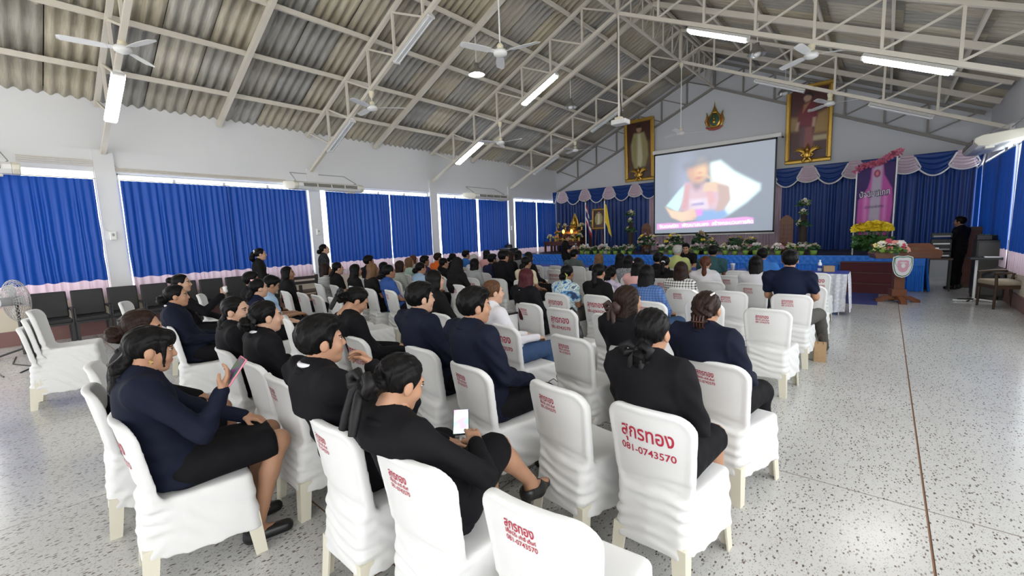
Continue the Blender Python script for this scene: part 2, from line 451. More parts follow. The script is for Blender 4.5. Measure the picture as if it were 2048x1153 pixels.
panels = [(-2.15, -0.36, 'hidden'), (-0.34, 1.44, 'blue curtain with pink hem behind the grey pedestal fan, nearest the camera'),
 (1.82, 3.70, 'blue curtain left half behind the black wall chairs, second window'), (3.66, 5.45, 'blue curtain right half behind the standing woman with a white hair tie'),
 (5.97, 7.95, 'blue curtain left half beside the standing woman in lace, third window'), (7.98, 9.52, 'blue curtain right half of the third window'),
 (9.93, 11.66, 'blue curtain left half of the fourth window, beside a bright slit'), (11.78, 13.40, 'blue curtain right half of the fourth window, under an air conditioner'),
 (13.88, 15.28, 'blue curtain left half of the window beside the stage'), (15.34, 16.72, 'blue curtain right half beside the altar on the stage')]
for i, (a, c, lb) in enumerate(panels):
    if i == 0: continue
    wall_curtain(xw, -1, a, c, 2.945, 0.70, 1.045, 11+i, lb)
wall_curtain(XR-0.14, 1, 12.30, 15.55, 2.93, 0.70, 1.045, 41, 'dark blue curtain on the right hand wall beside the stage')
wall_curtain(XR-0.14, 1, 16.0, 16.72, 2.93, 0.70, 1.045, 43, 'narrow dark blue curtain in the corner right of the stage')
wall_curtain(XR-0.14, 1, 9.95, 11.75, 2.93, 0.70, 1.045, 42, 'dark blue curtain at the right edge above the loudspeaker cabinet')

# roof ------------------------------------------------------------------------
def sheet_mat():
    m = bpy.data.materials.new('aged_cement_sheet'); m.use_nodes = True; n, l = nt(m); b = n['Principled BSDF']
    oi = n.new('ShaderNodeObjectInfo'); tc = n.new('ShaderNodeTexCoord')
    ramp = n.new('ShaderNodeValToRGB'); e = ramp.color_ramp.elements
    e[0].position = 0; e[0].color = (0.46, 0.425, 0.36, 1); e[1].position = 1; e[1].color = (0.42, 0.42, 0.41, 1)
    for p, c in ((0.3, (0.56, 0.505, 0.38)), (0.55, (0.34, 0.335, 0.32)), (0.8, (0.60, 0.555, 0.445))):
        q = e.new(p); q.color = (*c, 1)
    l.new(oi.outputs['Random'], ramp.inputs['Fac'])
    mp = n.new('ShaderNodeMapping'); mp.inputs['Scale'].default_value = (2.2, 48, 2.2); l.new(tc.outputs['Object'], mp.inputs[0])
    add = n.new('ShaderNodeVectorMath'); add.operation = 'ADD'; l.new(mp.outputs[0], add.inputs[0])
    cmb = n.new('ShaderNodeMath'); cmb.operation = 'MULTIPLY'; cmb.inputs[1].default_value = 50; l.new(oi.outputs['Random'], cmb.inputs[0])
    l.new(cmb.outputs[0], add.inputs[1])
    nz = n.new('ShaderNodeTexNoise'); nz.inputs['Scale'].default_value = 1.3; nz.inputs['Detail'].default_value = 5; nz.inputs['Roughness'].default_value = 0.65
    l.new(add.outputs[0], nz.inputs['Vector'])
    r2 = n.new('ShaderNodeValToRGB'); r2.color_ramp.elements[0].position = 0.34; r2.color_ramp.elements[1].position = 0.66
    r2.color_ramp.elements[0].color = (0.76, 0.73, 0.67, 1); r2.color_ramp.elements[1].color = (1.16, 1.16, 1.15, 1)
    l.new(nz.outputs['Fac'], r2.inputs['Fac'])
    mx = n.new('ShaderNodeMix'); mx.data_type = 'RGBA'; mx.blend_type = 'MULTIPLY'; mx.inputs[0].default_value = 1.0
    l.new(ramp.outputs['Color'], mx.inputs[6]); l.new(r2.outputs['Color'], mx.inputs[7]); l.new(mx.outputs[2], b.inputs['Base Color'])
    rr = n.new('ShaderNodeMapRange'); rr.inputs[3].default_value = 0.42; rr.inputs[4].default_value = 0.18; l.new(nz.outputs['Fac'], rr.inputs[0]); l.new(rr.outputs[0], b.inputs['Roughness'])
    b.inputs['Specular IOR Level'].default_value = 0.75
    return m
M_sheet = sheet_mat()
ceil_ = structure(obj('ceiling', None, None, (0, 0, 0)))
OFFS = [0.06, 1.28, 2.46, 3.62, 4.76, 5.88, 6.95]      # purlin lines, horizontal distance from the ridge
def sheet_mesh(o0, o1, side):
    """corrugated sheet between two purlin lines; local y across, origin at the ridge line"""
    ny = 24; V = []; F = []; wv = 0.70; lap = 0.14
    ends = (o0-0.0, o1+lap)
    for lay in (0, 1):
        for k, of in enumerate((ends[0], (ends[0]+ends[1])/2, ends[1])):
            z = ZE+SL*6.71-SL*of+(-0.010+0.020*k/2)*-1.0+0.012*lay
            for j in range(ny+1):
                yy = -wv/2+0.007+(wv-0.014)*j/ny
                V.append((XC+side*of, yy, z+0.030*math.cos(2*PI*yy/0.175)))
    m = ny+1
    for lay in (0, 1):
        for k in (0, 1):
            for j in range(ny):
                a = lay*3*m+k*m+j; q = (a, a+1, a+m+1, a+m)
                F.append(q if (side > 0) == (lay == 1) else q[::-1])
    for j in range(ny):
        for k in (0, 2):
            a = k*m+j; F.append((a, a+1, a+1+3*m, a+3*m))
    return mesh_np('roof_sheet', V, F, M_sheet)
ycent = [0.62+0.7*i for i in range(0, 24)]
for side in (-1, 1):
    for k in range(6):
        me = sheet_mesh(OFFS[k], OFFS[k+1], side)
        for i, yc in enumerate(ycent): obj('roof_sheet', me, ceil_, (0, yc, random.uniform(-0.006, 0.006)))
    rb = MB()
    for k in range(6):
        me = sheet_mesh(OFFS[k], OFFS[k+1], side)
        V = [v.co for v in me.vertices]; Fp = [tuple(p.vertices) for p in me.polygons]
        for i in range(1, 11): rb.add([(v[0], v[1]+0.62-0.7*i, v[2]) for v in V], Fp, 0, True)
    o = rb.build('roof_sheet_rows', M_sheet, ceil_); o['kind'] = 'stuff'
M_seam_shade = mat('seam_shade_backing', (0.03, 0.028, 0.026), 0.9)  # added dark backing; shows through the sheet gaps as overlap shadow lines
for side in (-1, 1):
    x1 = XC+side*7.1
    MB().bar((XC, 0, ZE+SL*6.71+0.12), (x1, 0, ZE+SL*6.71-SL*7.1+0.12), YB-YF+0.4, 0.02).build('added_seam_backing', M_seam_shade, ceil_, (0, (YB+YF)/2, 0))
for side in (-1, 1):
    for of in OFFS[:6]:
        x = XC+side*of; MB().box((0, 0, 0), (0.05, YB-YF, 0.085)).build('purlin', M_steel, ceil_, (x, (YB+YF)/2, roof_z(x)-0.075))
for yr in (-0.35, 3.67, 7.65, 11.65, 15.42):
    for side in (-1, 1):
        x1 = XL if side < 0 else XR
        MB().bar((XC, 0, roof_z(XC)-0.17), (x1, 0, roof_z(x1)-0.17), 0.075, 0.12).build('rafter', M_steel, ceil_, (0, yr, 0))
names = {17.0: 'against the gable wall above the stage', 13.70: 'first in front of the gable wall', 9.73: 'second in front of the gable wall, with lit tubes', 5.66: 'third in front of the gable wall', 1.64: 'nearest the camera at the left', -2.35: 'behind the camera'}
TR_OFF = [0.93*i for i in range(1, 8)]
for yt, nm in names.items():
    T = thing('roof_truss', 'cream steel roof truss, '+nm, 'roof truss', (XC, yt, 3.48), 0, 'roof trusses')
    top = lambda of: ZE+SL*(6.71-of)-0.17-3.48
    bot = lambda of: SL*(6.61-of)
    cr = 0.075; M_tr = M_steel_shade if yt == 17.0 else M_steel
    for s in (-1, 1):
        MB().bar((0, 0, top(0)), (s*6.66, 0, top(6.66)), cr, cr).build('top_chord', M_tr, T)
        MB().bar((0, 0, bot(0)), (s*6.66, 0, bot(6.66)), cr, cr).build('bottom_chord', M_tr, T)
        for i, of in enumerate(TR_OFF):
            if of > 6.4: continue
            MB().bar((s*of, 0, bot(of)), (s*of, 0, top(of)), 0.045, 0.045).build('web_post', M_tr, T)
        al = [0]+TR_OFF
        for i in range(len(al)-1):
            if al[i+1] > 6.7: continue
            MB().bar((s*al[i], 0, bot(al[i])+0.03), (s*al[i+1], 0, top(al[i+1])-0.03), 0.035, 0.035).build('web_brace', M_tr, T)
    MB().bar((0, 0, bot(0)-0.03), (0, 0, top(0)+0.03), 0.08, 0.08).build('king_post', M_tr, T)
# lattice girders along the ridge between trusses
yt = sorted(names)
for i in range(len(yt)-1):
    a, c = yt[i], yt[i+1]
    G = thing('ridge_girder', 'cream lattice girder along the ridge, '+['in the last bay behind the camera', 'over the camera', 'in the third bay from the gable wall', 'second from the gable wall', 'nearest the gable wall'][i], 'girder', (XC, a, 6.48), 0, 'ridge girders')
    L = c-a; hz = ZE+SL*6.71-0.2-6.48
    MB().bar((0, 0, 0), (0, L, 0), 0.05, 0.05).build('girder_chord', M_steel, G)
    MB().bar((0, 0, hz), (0, L, hz), 0.05, 0.05).build('girder_chord', M_steel, G)
    for k in range(1, 6): MB().bar((0, L*k/6, 0), (0, L*k/6, hz), 0.03, 0.03).build('web_post', M_steel, G)
    for k in range(6): MB().bar((0, L*k/6, 0), (0, L*(k+1)/6, hz), 0.025, 0.025).build('web_brace', M_steel, G)
# =============== things under the roof ===============
sc.cycles.max_bounces = 7; sc.cycles.diffuse_bounces = 4; sc.cycles.glossy_bounces = 3; sc.cycles.transmission_bounces = 4
sc.cycles.transparent_max_bounces = 6; sc.cycles.caustics_reflective = False; sc.cycles.caustics_refractive = False
M_tube = emit('lit_tube', (1.0, 0.99, 0.97), TUBE_STRENGTH)
M_tube_off = mat('unlit_tube', (0.80, 0.82, 0.84), 0.3)
M_alu = mat('spun_aluminium', (0.55, 0.55, 0.54), 0.3, 0.9)
M_iv = mat('ivory_enamel', (0.76, 0.70, 0.52), 0.4)
M_ivac = mat('ivory_plastic', (0.74, 0.71, 0.60), 0.45)
M_grill = mat('dark_louvre', (0.07, 0.07, 0.065), 0.6)
ANG = math.atan(SL)
def tube_light(x, y, lit, label):
    s = -1 if x < XC else 1
    T = thing('tube_light', label, 'light fixture', (x, y, chord_z(x)-0.05), 0, 'tube lights under the trusses')
    T.rotation_euler = (0, ANG*s, 0)
    MB().prism([(-0.09, -0.065), (0.09, -0.065), (0.03, 0), (-0.03, 0)], -0.62, 0.62, M=Matrix(((0, 0, 1, 0), (1, 0, 0, 0), (0, 1, 0, 0), (0, 0, 0, 1)))).build('reflector', M_white, T)
    if lit: bevel(MB().box((0, 0, 0), (1.16, 0.17, 0.05)).build('glow_box', M_tube, T, (0, 0, -0.09)), 0.02, 2)  # glowing box made wider than the tubes to build in their bloom
    for k in (-1, 1):
        if lit: break
        MB().tube([(-0.59, 0.045*k, -0.085), (0.59, 0.045*k, -0.085)], 0.02 if lit else 0.014, 8).build('tube', M_tube if lit else M_tube_off, T)
    for k in (-1, 1): MB().box((0.605*k, 0, -0.075), (0.03, 0.15, 0.05)).build('tube_holder', M_white, T)
    return T
for x, y, lit, lb in [(-9.80, 9.73, 1, 'lit tube light low on the second truss from the gable wall'), (-7.12, 9.73, 1, 'lit tube light higher up the second truss, beside the lit bell lamp'),
        (-2.72, 9.73, 1, 'lit tube light just right of the ridge, top right'), (0.13, 9.73, 1, 'lit tube light furthest right in the photograph'),
        (-9.88, 1.64, 1, 'lit tube light beside the ceiling fan at the upper left'), (-7.1, 1.64, 0, 'unlit'), (-2.7, 1.64, 1, 'l'), (0.1, 1.64, 1, 'l'),
        (-9.95, 5.66, 0, 'unlit tube light low on the third truss'), (-7.08, 5.66, 0, 'unlit tube light higher up the third truss'),
        (-9.8, 13.7, 0, 'unlit tube light at the low left end of the first truss'), (-7.3, 13.7, 0, 'unlit tube light on the first truss left of the projector'), (-2.30, 13.7, 0, 'unlit tube light left of the tall framed portrait of a woman'), (0.12, 13.7, 0, 'unlit tube light right of the framed portrait of a woman'),
        (-9.9, -2.35, 1, 'l'), (-7.1, -2.35, 1, 'l'), (-2.7, -2.35, 1, 'l'), (0.1, -2.35, 1, 'l'), (-2.7, 5.66, 0, 'unlit'), (0.1, 5.66, 0, 'unlit')]:
    if lb in ('l', 'unlit'): lb = ('lit' if lit else 'unlit')+' tube light on the '+('truss behind the camera, ' if y < 0 else 'nearest truss over the camera, ' if y < 3 else 'third truss above the frame, ')+('left low end' if x < -9 else 'left of the ridge' if x < XC else 'right of the ridge' if x < -1 else 'right low end')
    tube_light(x, y, lit, lb)
fan_proto = {}
def ceiling_fan(x, y, z, top, rot, label):
    T = thing('ceiling_fan', label, 'ceiling fan', (x, y, z), rot, 'ceiling fans')
    if not fan_proto:
        fan_proto['motor'] = MB().lathe([(0.0, -0.075), (0.05, -0.07), (0.105, -0.045), (0.115, -0.01), (0.10, 0.025), (0.04, 0.05), (0.0, 0.05)], n=18).me('motor', M_white)
        fan_proto['cup'] = MB().lathe([(0.018, 0.04), (0.05, 0.06), (0.055, 0.10), (0.03, 0.13), (0.014, 0.14)], n=12).me('lower_cup', M_iv)
        fan_proto['bracket'] = MB().lathe([(0.014, -0.14), (0.04, -0.12), (0.06, -0.03), (0.06, 0)], n=12).me('hanger_cup', M_iv)
        b = MB(); V = []; F = []
        for i, (r, wd) in enumerate(((0.10, 0.03), (0.17, 0.035), (0.2, 0.06), (0.45, 0.075), (0.66, 0.065), (0.70, 0.03))):
            for lay in (0, 1):
                V += [(r, -wd, -0.012-0.006*lay), (r, wd, 0.012-0.006*lay)]
        for i in range(5):
            a = i*4; F += [(a, a+1, a+5, a+4), (a+2, a+6, a+7, a+3), (a, a+4, a+6, a+2), (a+1, a+3, a+7, a+5)]
        F += [(0, 2, 3, 1), (20, 21, 23, 22)]
        fan_proto['blade'] = b.add(V, F).me('blade', M_white)
    obj('motor', fan_proto['motor'], T); obj('lower_cup', fan_proto['cup'], T)
    MB().tube([(0, 0, 0.04), (0, 0, top-z)], 0.013, 8).build('down_rod', M_white, T)
    obj('hanger_cup', fan_proto['bracket'], T, (0, 0, top-z))
    for k in range(3): obj('blade', fan_proto['blade'], T, None, k*2*PI/3)
for a in [(-8.80, 1.64, 4.58, 0.35, 'white ceiling fan beside the lit tube light, upper left'), (-8.55, 5.66, 4.44, 0.9, 'white ceiling fan under the third truss, left slope'), (-4.88, 5.66, 4.55, 0.2, 'white ceiling fan on a long rod under the ridge, above the crowd'),
        (-8.50, 9.73, 4.24, 0.1, 'white ceiling fan beside the lower lit tube of the second truss'), (-8.5, 13.7, 4.50, 0.5, 'white ceiling fan left of the framed portrait of a man'), (-4.83, 13.7, 4.46, 0.6, 'white ceiling fan on a long rod above the projection screen'),
        (-1.17, 9.73, 4.60, 0.35, 'white ceiling fan right of the bell lamp, top right'), (-1.22, 13.7, 4.56, 0.2, 'white ceiling fan in front of the portrait of a woman')]:
    x, y, z, r, lb = a; ceiling_fan(x, y, z, chord_z(x)-0.04, r, lb)
M_bulb = emit('lit_bulb', (1, 0.98, 0.95), 60)
for x, y, z, lit, lb in [(-7.33, 7.65, 5.36, 1, 'lit aluminium bell lamp hanging left of centre'), (-7.36, 11.65, 5.40, 0, 'unlit aluminium bell lamp left of the projector pole'), (-2.43, 11.65, 5.54, 0, 'unlit aluminium bell lamp under the right slope, beside a fan'), (-2.45, 15.42, 5.50, 0, 'unlit dark bell lamp beside the portrait of a woman')]:
    T = thing('bell_lamp', lb, 'lamp', (x, y, z), 0, 'bell lamps')
    tz = roof_z(x)-0.28-z
    MB().lathe([(0.19, -0.08), (0.185, -0.07), (0.15, 0.0), (0.08, 0.07), (0.05, 0.10), (0.045, 0.17), (0.0, 0.18)], n=20).build('lamp_shade', M_alu, T)
    MB().lathe([(0.0, -0.13), (0.05, -0.12), (0.085, -0.07), (0.07, -0.02), (0.03, 0.03)], n=14).build('bulb', M_bulb if lit else M_white, T)
    MB().tube([(0, 0, 0.17), (0, 0, tz)], 0.011, 6).build('down_rod', M_white, T)
# projector on a pole
T = thing('projector', 'white projector on a long pole hanging under the ridge', 'projector', (-4.82, 9.73, 4.12))
bevel(box_obj('body', (0, 0.02, 0), (0.36, 0.27, 0.11), M_white, T), 0.02)
MB().tube([(0.08, 0.15, 0.0), (0.08, 0.19, 0.0)], 0.04, 12).build('lens', M_black, T)
MB().tube([(-0.03, 0, 0.05), (-0.03, 0, 2.34)], 0.022, 8).build('pole', M_steel, T)
MB().box((-0.03, 0, 0.09), (0.16, 0.10, 0.05)).build('mount', M_iv, T)
MB().tube([(0.03, 0, 2.36), (-0.06, 0.01, 2.25), (-0.065, 0.02, 1.2), (0.0, 0.03, 0.5), (0.02, 0.05, 0.06)], 0.011, 6).build('cable', M_black, T)
# air conditioners
def air_con(x, yc, z, rz, label, L=1.86):
    T = thing('air_conditioner', label, 'air conditioner', (x, yc, z), rz, 'suspended air conditioners')   # local +x = front, y = length
    prof = [(-0.32, 0.04), (0.12, -0.05), (0.27, -0.04), (0.33, 0.03), (0.32, 0.10), (0.22, 0.15), (-0.32, 0.20)]
    Mx = Matrix(((1, 0, 0, 0), (0, 0, 1, 0), (0, 1, 0, 0), (0, 0, 0, 1)))
    MB().prism(prof[::-1], -L/2+0.1, L/2-0.1, M=Mx).build('body', M_white, T)
    for s in (-1, 1):
        cap = MB(); pf = [(a*0.98, b*0.96+0.003) for a, b in prof]
        y0, y1 = sorted((s*(L/2-0.1), s*(L/2))); cap.prism([(a*1.01, b*1.01) for a, b in prof][::-1], y0, y1, M=Mx)
        bevel(cap.build('end_cap', M_ivac, T), 0.015)
    for k in range(4):
        yc2 = -L/2+0.2+(k+0.5)*(L-0.4)/4
        MB().box((0.326, yc2, 0.062), (0.02, (L-0.4)/4-0.04, 0.075)).build('louvre', M_grill, T)
        for q in (-1, 0, 1): MB().box((0.337, yc2, 0.062+q*0.022), (0.006, (L-0.4)/4-0.05, 0.005)).build('louvre_blade', M_ivac, T)
    MB().box((0.1, L/2-0.3, -0.062), (0.12, 0.2, 0.03)).build('drain_box', M_ivac, T)
    for s in (-1, 1):
        MB().tube([(-0.33, s*(L/2-0.2), 0.42), (0.12, s*(L/2-0.12), 0.18)], 0.010, 6).build('hanger_rod', M_grey, T)
        MB().tube([(-0.33, s*(L/2-0.2), 0.16), (0.12, s*(L/2-0.12), 0.18)], 0.010, 6).build('hanger_rod', M_grey, T)
    MB().tube([(-0.33, -(L/2-0.2), 0.42), (-0.33, (L/2-0.2), 0.42)], 0.010, 6).build('hanger_rod', M_grey, T)
air_con(-11.22, -0.42, 2.95, 0, 'white suspended air conditioner at the left edge above the curtain')
air_con(-11.22, 5.86, 2.96, 0, 'white suspended air conditioner between the second and third windows')
air_con(-11.22, 12.0, 2.96, 0, 'white suspended air conditioner above the fourth window')
air_con(1.50, 13.0, 3.02, PI, 'ivory suspended air conditioner at the right edge')
# small wall boxes, conduits
for yc, lb in ((1.63, 'small white sensor box on the pillar beside the first curtain'), (5.72, 'small white sensor box on the pillar beside the standing woman in lace'), (13.7, 'small white sensor box on the pillar nearest the stage')):
    T = thing('sensor_box', lb, 'sensor', (XL+0.05, yc-0.02, 1.88), 0, 'sensor boxes on the pillars')
    bevel(box_obj('case', (0.03, 0, 0), (0.06, 0.10, 0.16), M_white, T), 0.01); MB().ball((0.062, 0, 0.02), (0.012, 0.022, 0.03)).build('lens', M_grey, T)
    MB().tube([(0.01, -0.1, 0.16), (0.012, -0.08, 0.12), (0.012, 0, 0.07)], 0.006, 6).build('wire', M_frame, T)
T = thing('cable_conduit', 'cream cable pipes running along the wall above the first two curtains', 'conduit', (XL, 0, 3.1))
for k in range(4): MB().tube([(0.02, 0.5, 0.10+0.035*k), (0.02, 1.6+0.04*k, 0.10+0.035*k), (0.02, 1.72+0.04*k, 0.03+0.02*k), (0.02, 5.0, 0.03+0.02*k)], 0.009, 6).build('pipe', M_steel, T)
for yc in (1.47, 5.86): MB().tube([(0.02, yc, 0.05), (0.02, yc, -2.3)], 0.008, 6).build('pipe', M_steel, T)
# =============== stage and what stands on it ===============
SY, SZ = 13.75, 0.82
M_satin = curtain_mat('royal_blue_satin', (0.03, 0.20, 0.74), 0.05)
M_darkwood = mat('dark_stage_boards', (0.035, 0.028, 0.030), 0.45, noise=(6, 0.6, (0.05, 0.04, 0.04)))
M_maroon = mat('maroon_carpet', (0.105, 0.022, 0.030), 0.85, noise=(40, 0.8, (0.08, 0.015, 0.022)))
M_carpet = mat('blue_carpet', (0.035, 0.045, 0.20), 0.9, noise=(60, 0.8, (0.03, 0.035, 0.15)))
M_gold = mat('gilded', (0.70, 0.44, 0.09), 0.32, 0.85, noise=(14, 0.8, (0.50, 0.29, 0.05)))
M_goldflat = mat('gold_frame', (0.62, 0.40, 0.08), 0.38, 0.55, noise=(20, 0.7, (0.45, 0.27, 0.05)))
M_teak = mat('carved_teak', (0.17, 0.065, 0.025), 0.45, noise=(9, 0.8, (0.10, 0.035, 0.015)), bump=(45, 0.35, (1, 1, 1)))
M_redwood = mat('red_brown_wood', (0.13, 0.035, 0.022), 0.4, noise=(7, 0.8, (0.08, 0.02, 0.014)))
M_leaf = mat('leaf_green', (0.055, 0.17, 0.035), 0.55, noise=(25, 0.9, (0.025, 0.085, 0.02)))
M_leafdark = mat('dark_leaf', (0.018, 0.065, 0.022), 0.55, noise=(25, 0.9, (0.03, 0.10, 0.03)))
M_leaflime = mat('lime_leaf', (0.22, 0.38, 0.06), 0.55)
M_petw = mat('white_petal', (0.82, 0.78, 0.74), 0.6); M_petp = mat('pink_petal', (0.72, 0.36, 0.46), 0.6)
M_pety = mat('yellow_petal', (0.85, 0.66, 0.03), 0.6); M_petr = mat('rose_petal', (0.60, 0.09, 0.14), 0.6); M_petl = mat('lilac_petal', (0.55, 0.36, 0.50), 0.6)
M_pety2 = mat('pale_yellow_petal', (0.80, 0.74, 0.32), 0.6)
M_wht = mat('white_cloth', (0.82, 0.82, 0.83), 0.8)
XSR = 0.72
st = thing('stage_platform', 'raised stage with dark boards at the front of the hall', 'stage', ((XL+XSR)/2, (SY+YB)/2, 0))
MB().box((0.05, 0.01, SZ/2), (XSR-XL-0.18, YB-SY-0.04, SZ)).build('platform', M_darkwood, st)
# skirt of gathered blue satin
sk = thing('stage_skirt', 'gathered royal blue satin skirt along the stage front', 'skirting', (0, SY-0.04, 0))
def cloth_xz(x0, x1, z0, z1, per, amp, seed, n_z=7):
    V, F = pleats(x0, x1, z0, z1, per, amp, seed, n_z=n_z); return np.stack([V[:, 0], -V[:, 1], V[:, 2]], 1), F
segs = [(-11.5, -8.8), (-8.8, -5.6), (-5.6, -2.4), (-2.4, XSR)]
for i, (a, c) in enumerate(segs):
    P, F = cloth_xz(a, c, 0.01, 0.62, 0.075, 0.016, 60+i); obj('pleated_skirt', mesh_np('pleated_skirt', P, F, M_satin), sk)
    # honeycomb smocking band above
    nx = int((c-a)/0.022); nz = 12; xs_ = np.linspace(a, c, nx+1); zs_ = np.linspace(0.60, 0.835, nz+1)
    XX, ZZ = np.meshgrid(xs_, zs_, indexing='ij')
    amp = 0.040 if i < 3 else 0.018
    YY = -0.012-amp*np.abs(np.sin((XX+ZZ*0.9)*PI/0.16))*np.abs(np.sin((XX-ZZ*0.9)*PI/0.16))-0.006*np.sin(XX*90)
    P = np.stack([XX, YY, ZZ], -1).reshape(-1, 3); ii, jj = np.meshgrid(np.arange(nx), np.arange(nz), indexing='ij'); q = ii*(nz+1)+jj
    obj('smocked_band', mesh_np('smocked_band', P, np.stack([q, q+nz+1, q+nz+2, q+1], -1).reshape(-1, 4), M_satin), sk)
V, F = pleats(0.0, 1.2, 0.01, 0.82, 0.11, 0.025, 71, n_z=8)
V[:, 1] += np.where(V[:, 2] < 0.5, (0.5-V[:, 2])*0.12, 0)
obj('side_skirt', mesh_np('side_skirt', np.stack([XSR+0.035+V[:, 1], V[:, 0], V[:, 2]], 1), F, M_satin), sk)
T = thing('stage_steps', 'three maroon carpeted steps up to the stage', 'steps', (-0.29, 13.0, 0))
for k in range(3): MB().box((0, 0.12+0.12*k+0.12*(2-k), 0.23*k+0.115), (1.06, 0.69-0.23*k, 0.23), ).build('step', M_maroon, T).location = (0, 0.115*k-0.02, 0)
for k in range(3): MB().box((0, -0.005+0.225*k, 0.23*k+0.222), (1.07, 0.025, 0.016)).build('step_nosing', M_redwood, T)
MB().box((0, 0, 0.006), (0.72, 1.75, 0.012)).build('blue_floor_runner', M_carpet, None, (-0.42, 12.08, 0)); tag(bpy.data.objects['blue_floor_runner'], 'flat dark blue carpet runner in front of the stage steps', 'carpet')

# backdrop
bd = thing('stage_backdrop', 'tall blue backdrop curtain with a pale pink centre behind the screen', 'curtain', (0, 16.78, SZ))
for nm, a, c, m_, sd in (('blue_backdrop', -11.45, -7.05, M_bluestage, 81), ('pink_backdrop', -7.1, -2.6, M_pink, 82), ('blue_backdrop', -2.65, 1.80, M_bluestage, 83)):
    P, F = cloth_xz(a, c, 0.01, 2.42, 0.16 if 'blue' in nm else 0.10, 0.028, sd, 9); obj(nm, mesh_np(nm, P, F, m_), bd)
MB().tube([(-11.5, 0, 2.45), (1.83, 0, 2.45)], 0.02, 8).build('curtain_pole', M_frame, bd)
M_trim = mat('white_satin_trim', (0.74, 0.72, 0.74), 0.55)
va = thing('stage_valance', 'swagged valance of blue and pink satin with white trim above the stage', 'valance', (0, 16.62, 2.85))
MB().box((-4.85, 0.07, 0.56), (13.3, 0.04, 0.05)).build('valance_rail', M_frame, va)
def swag(xc, half_top, half_bot, depth, m_, name, flat, yo):
    ns, ntt = 20, 30; V = []; 
    for j in range(ntt+1):
        t = j/ntt
        for i in range(ns+1):
            s = i/ns; u = 2*s-1
            sag = (math.sin(PI*s))**0.75
            hw = half_top+(half_bot-half_top)*t
            z = 0.57-(depth*t*sag if not flat else depth*t*(0.72+0.28*sag))
            d = -0.01-0.07*t*sag-(0.030 if flat else 0.020)*sag*math.sin(t*2*PI*(6 if flat else 4))*(0.3+0.7*t)
            V.append((xc+u*hw, d+yo, z))
    F = [(j*(ns+1)+i, (j+1)*(ns+1)+i, (j+1)*(ns+1)+i+1, j*(ns+1)+i+1) for j in range(ntt) for i in range(ns)]
    o = obj(name, mesh_np(name, V, F, m_), va)
    MB().tube([V[ntt*(ns+1)+i] for i in range(ns+1)] if not flat else [V[j*(ns+1)] for j in range(4, ntt+1, 4)]+[V[ntt*(ns+1)+i] for i in range(1, ns)]+[V[j*(ns+1)+ns] for j in range(ntt, 3, -4)], 0.022, 6).build('swag_trim', M_trim, o)
pc = [-10.97+1.13*k for k in range(12)]
for i, x in enumerate(pc):
    swag(x, 0.13, 0.30, 0.50, M_pink, 'pink_swag', True, -0.035)
    if i < 11: swag(x+0.565, 0.50, 0.50, 0.60, M_bluestage, 'blue_swag', False, 0.0)
swag(-11.40, 0.14, 0.14, 0.5, M_bluestage, 'blue_swag', False, 0.0); swag(1.72, 0.14, 0.12, 0.5, M_bluestage, 'blue_swag', False, 0.0)

# painted / printed panels as vertex-coloured grids -------------------------
def print_mat(name, emis=0.0, rough=0.5, spec=0.3):
    m = bpy.data.materials.new(name); m.use_nodes = True; n, l = nt(m); b = n['Principled BSDF']
    a = n.new('ShaderNodeVertexColor'); a.layer_name = 'ink'; l.new(a.outputs[0], b.inputs['Base Color']); b.inputs['Roughness'].default_value = rough; b.inputs['Specular IOR Level'].default_value = spec
    if emis:
        l.new(a.outputs[0], b.inputs['Emission Color']); b.inputs['Emission Strength'].default_value = emis
    return m
def print_panel(name, wd, ht, nx, ny, paint, m, parent, loc, t=0.01):
    """upright printed panel facing -y; paint(u,v)->rgb with u to the right, v up, both 0..1"""
    u = np.linspace(0, 1, nx+1); v = np.linspace(0, 1, ny+1); U, Vv = np.meshgrid(u, v, indexing='ij')
    col = np.clip(paint(U, Vv), 0, 1)
    P = np.stack([(U-0.5)*wd, np.zeros_like(U), Vv*ht], -1).reshape(-1, 3)
    ii, jj = np.meshgrid(np.arange(nx), np.arange(ny), indexing='ij'); q = ii*(ny+1)+jj
    F = np.stack([q, q+ny+1, q+ny+2, q+1], -1).reshape(-1, 4)
    n0 = len(P); B = np.array([(-wd/2, t, 0), (wd/2, t, 0), (wd/2, t, ht), (-wd/2, t, ht)]); 
    me = mesh_np(name, np.concatenate([P, B]), np.concatenate([F, np.array([[n0+3, n0+2, n0+1, n0]])]), m, False)
    ca = me.color_attributes.new('ink', 'FLOAT_COLOR', 'POINT'); arr = np.ones((n0+4, 4), np.float32); arr[:n0, :3] = col.reshape(-1, 3); arr[n0:, :3] = 0.3
    ca.data.foreach_set('color', arr.ravel())
    return obj(name, me, parent, loc)
def lin(c): c = np.array(c, float)/255; return np.where(c <= 0.04045, c/12.92, ((c+0.055)/1.055)**2.4)
def poly_mask(U, V, pts, soft, asp=1.0):
    x, y = U*asp, V; P = [(a*asp, b) for a, b in pts]; ins = np.zeros(U.shape, bool); d = np.full(U.shape, 9.0)
    for i in range(len(P)):
        (x0, y0), (x1, y1) = P[i], P[(i+1) % len(P)]
        t = np.clip(((x-x0)*(x1-x0)+(y-y0)*(y1-y0))/((x1-x0)**2+(y1-y0)**2+1e-12), 0, 1)
        d = np.minimum(d, np.hypot(x-x0-t*(x1-x0), y-y0-t*(y1-y0)))
        ins ^= ((y0 > y) != (y1 > y)) & (x < (x1-x0)*(y-y0)/(y1-y0+1e-12)+x0)
    s = np.where(ins, d, -d); return np.clip(0.5+s/(2*soft), 0, 1)
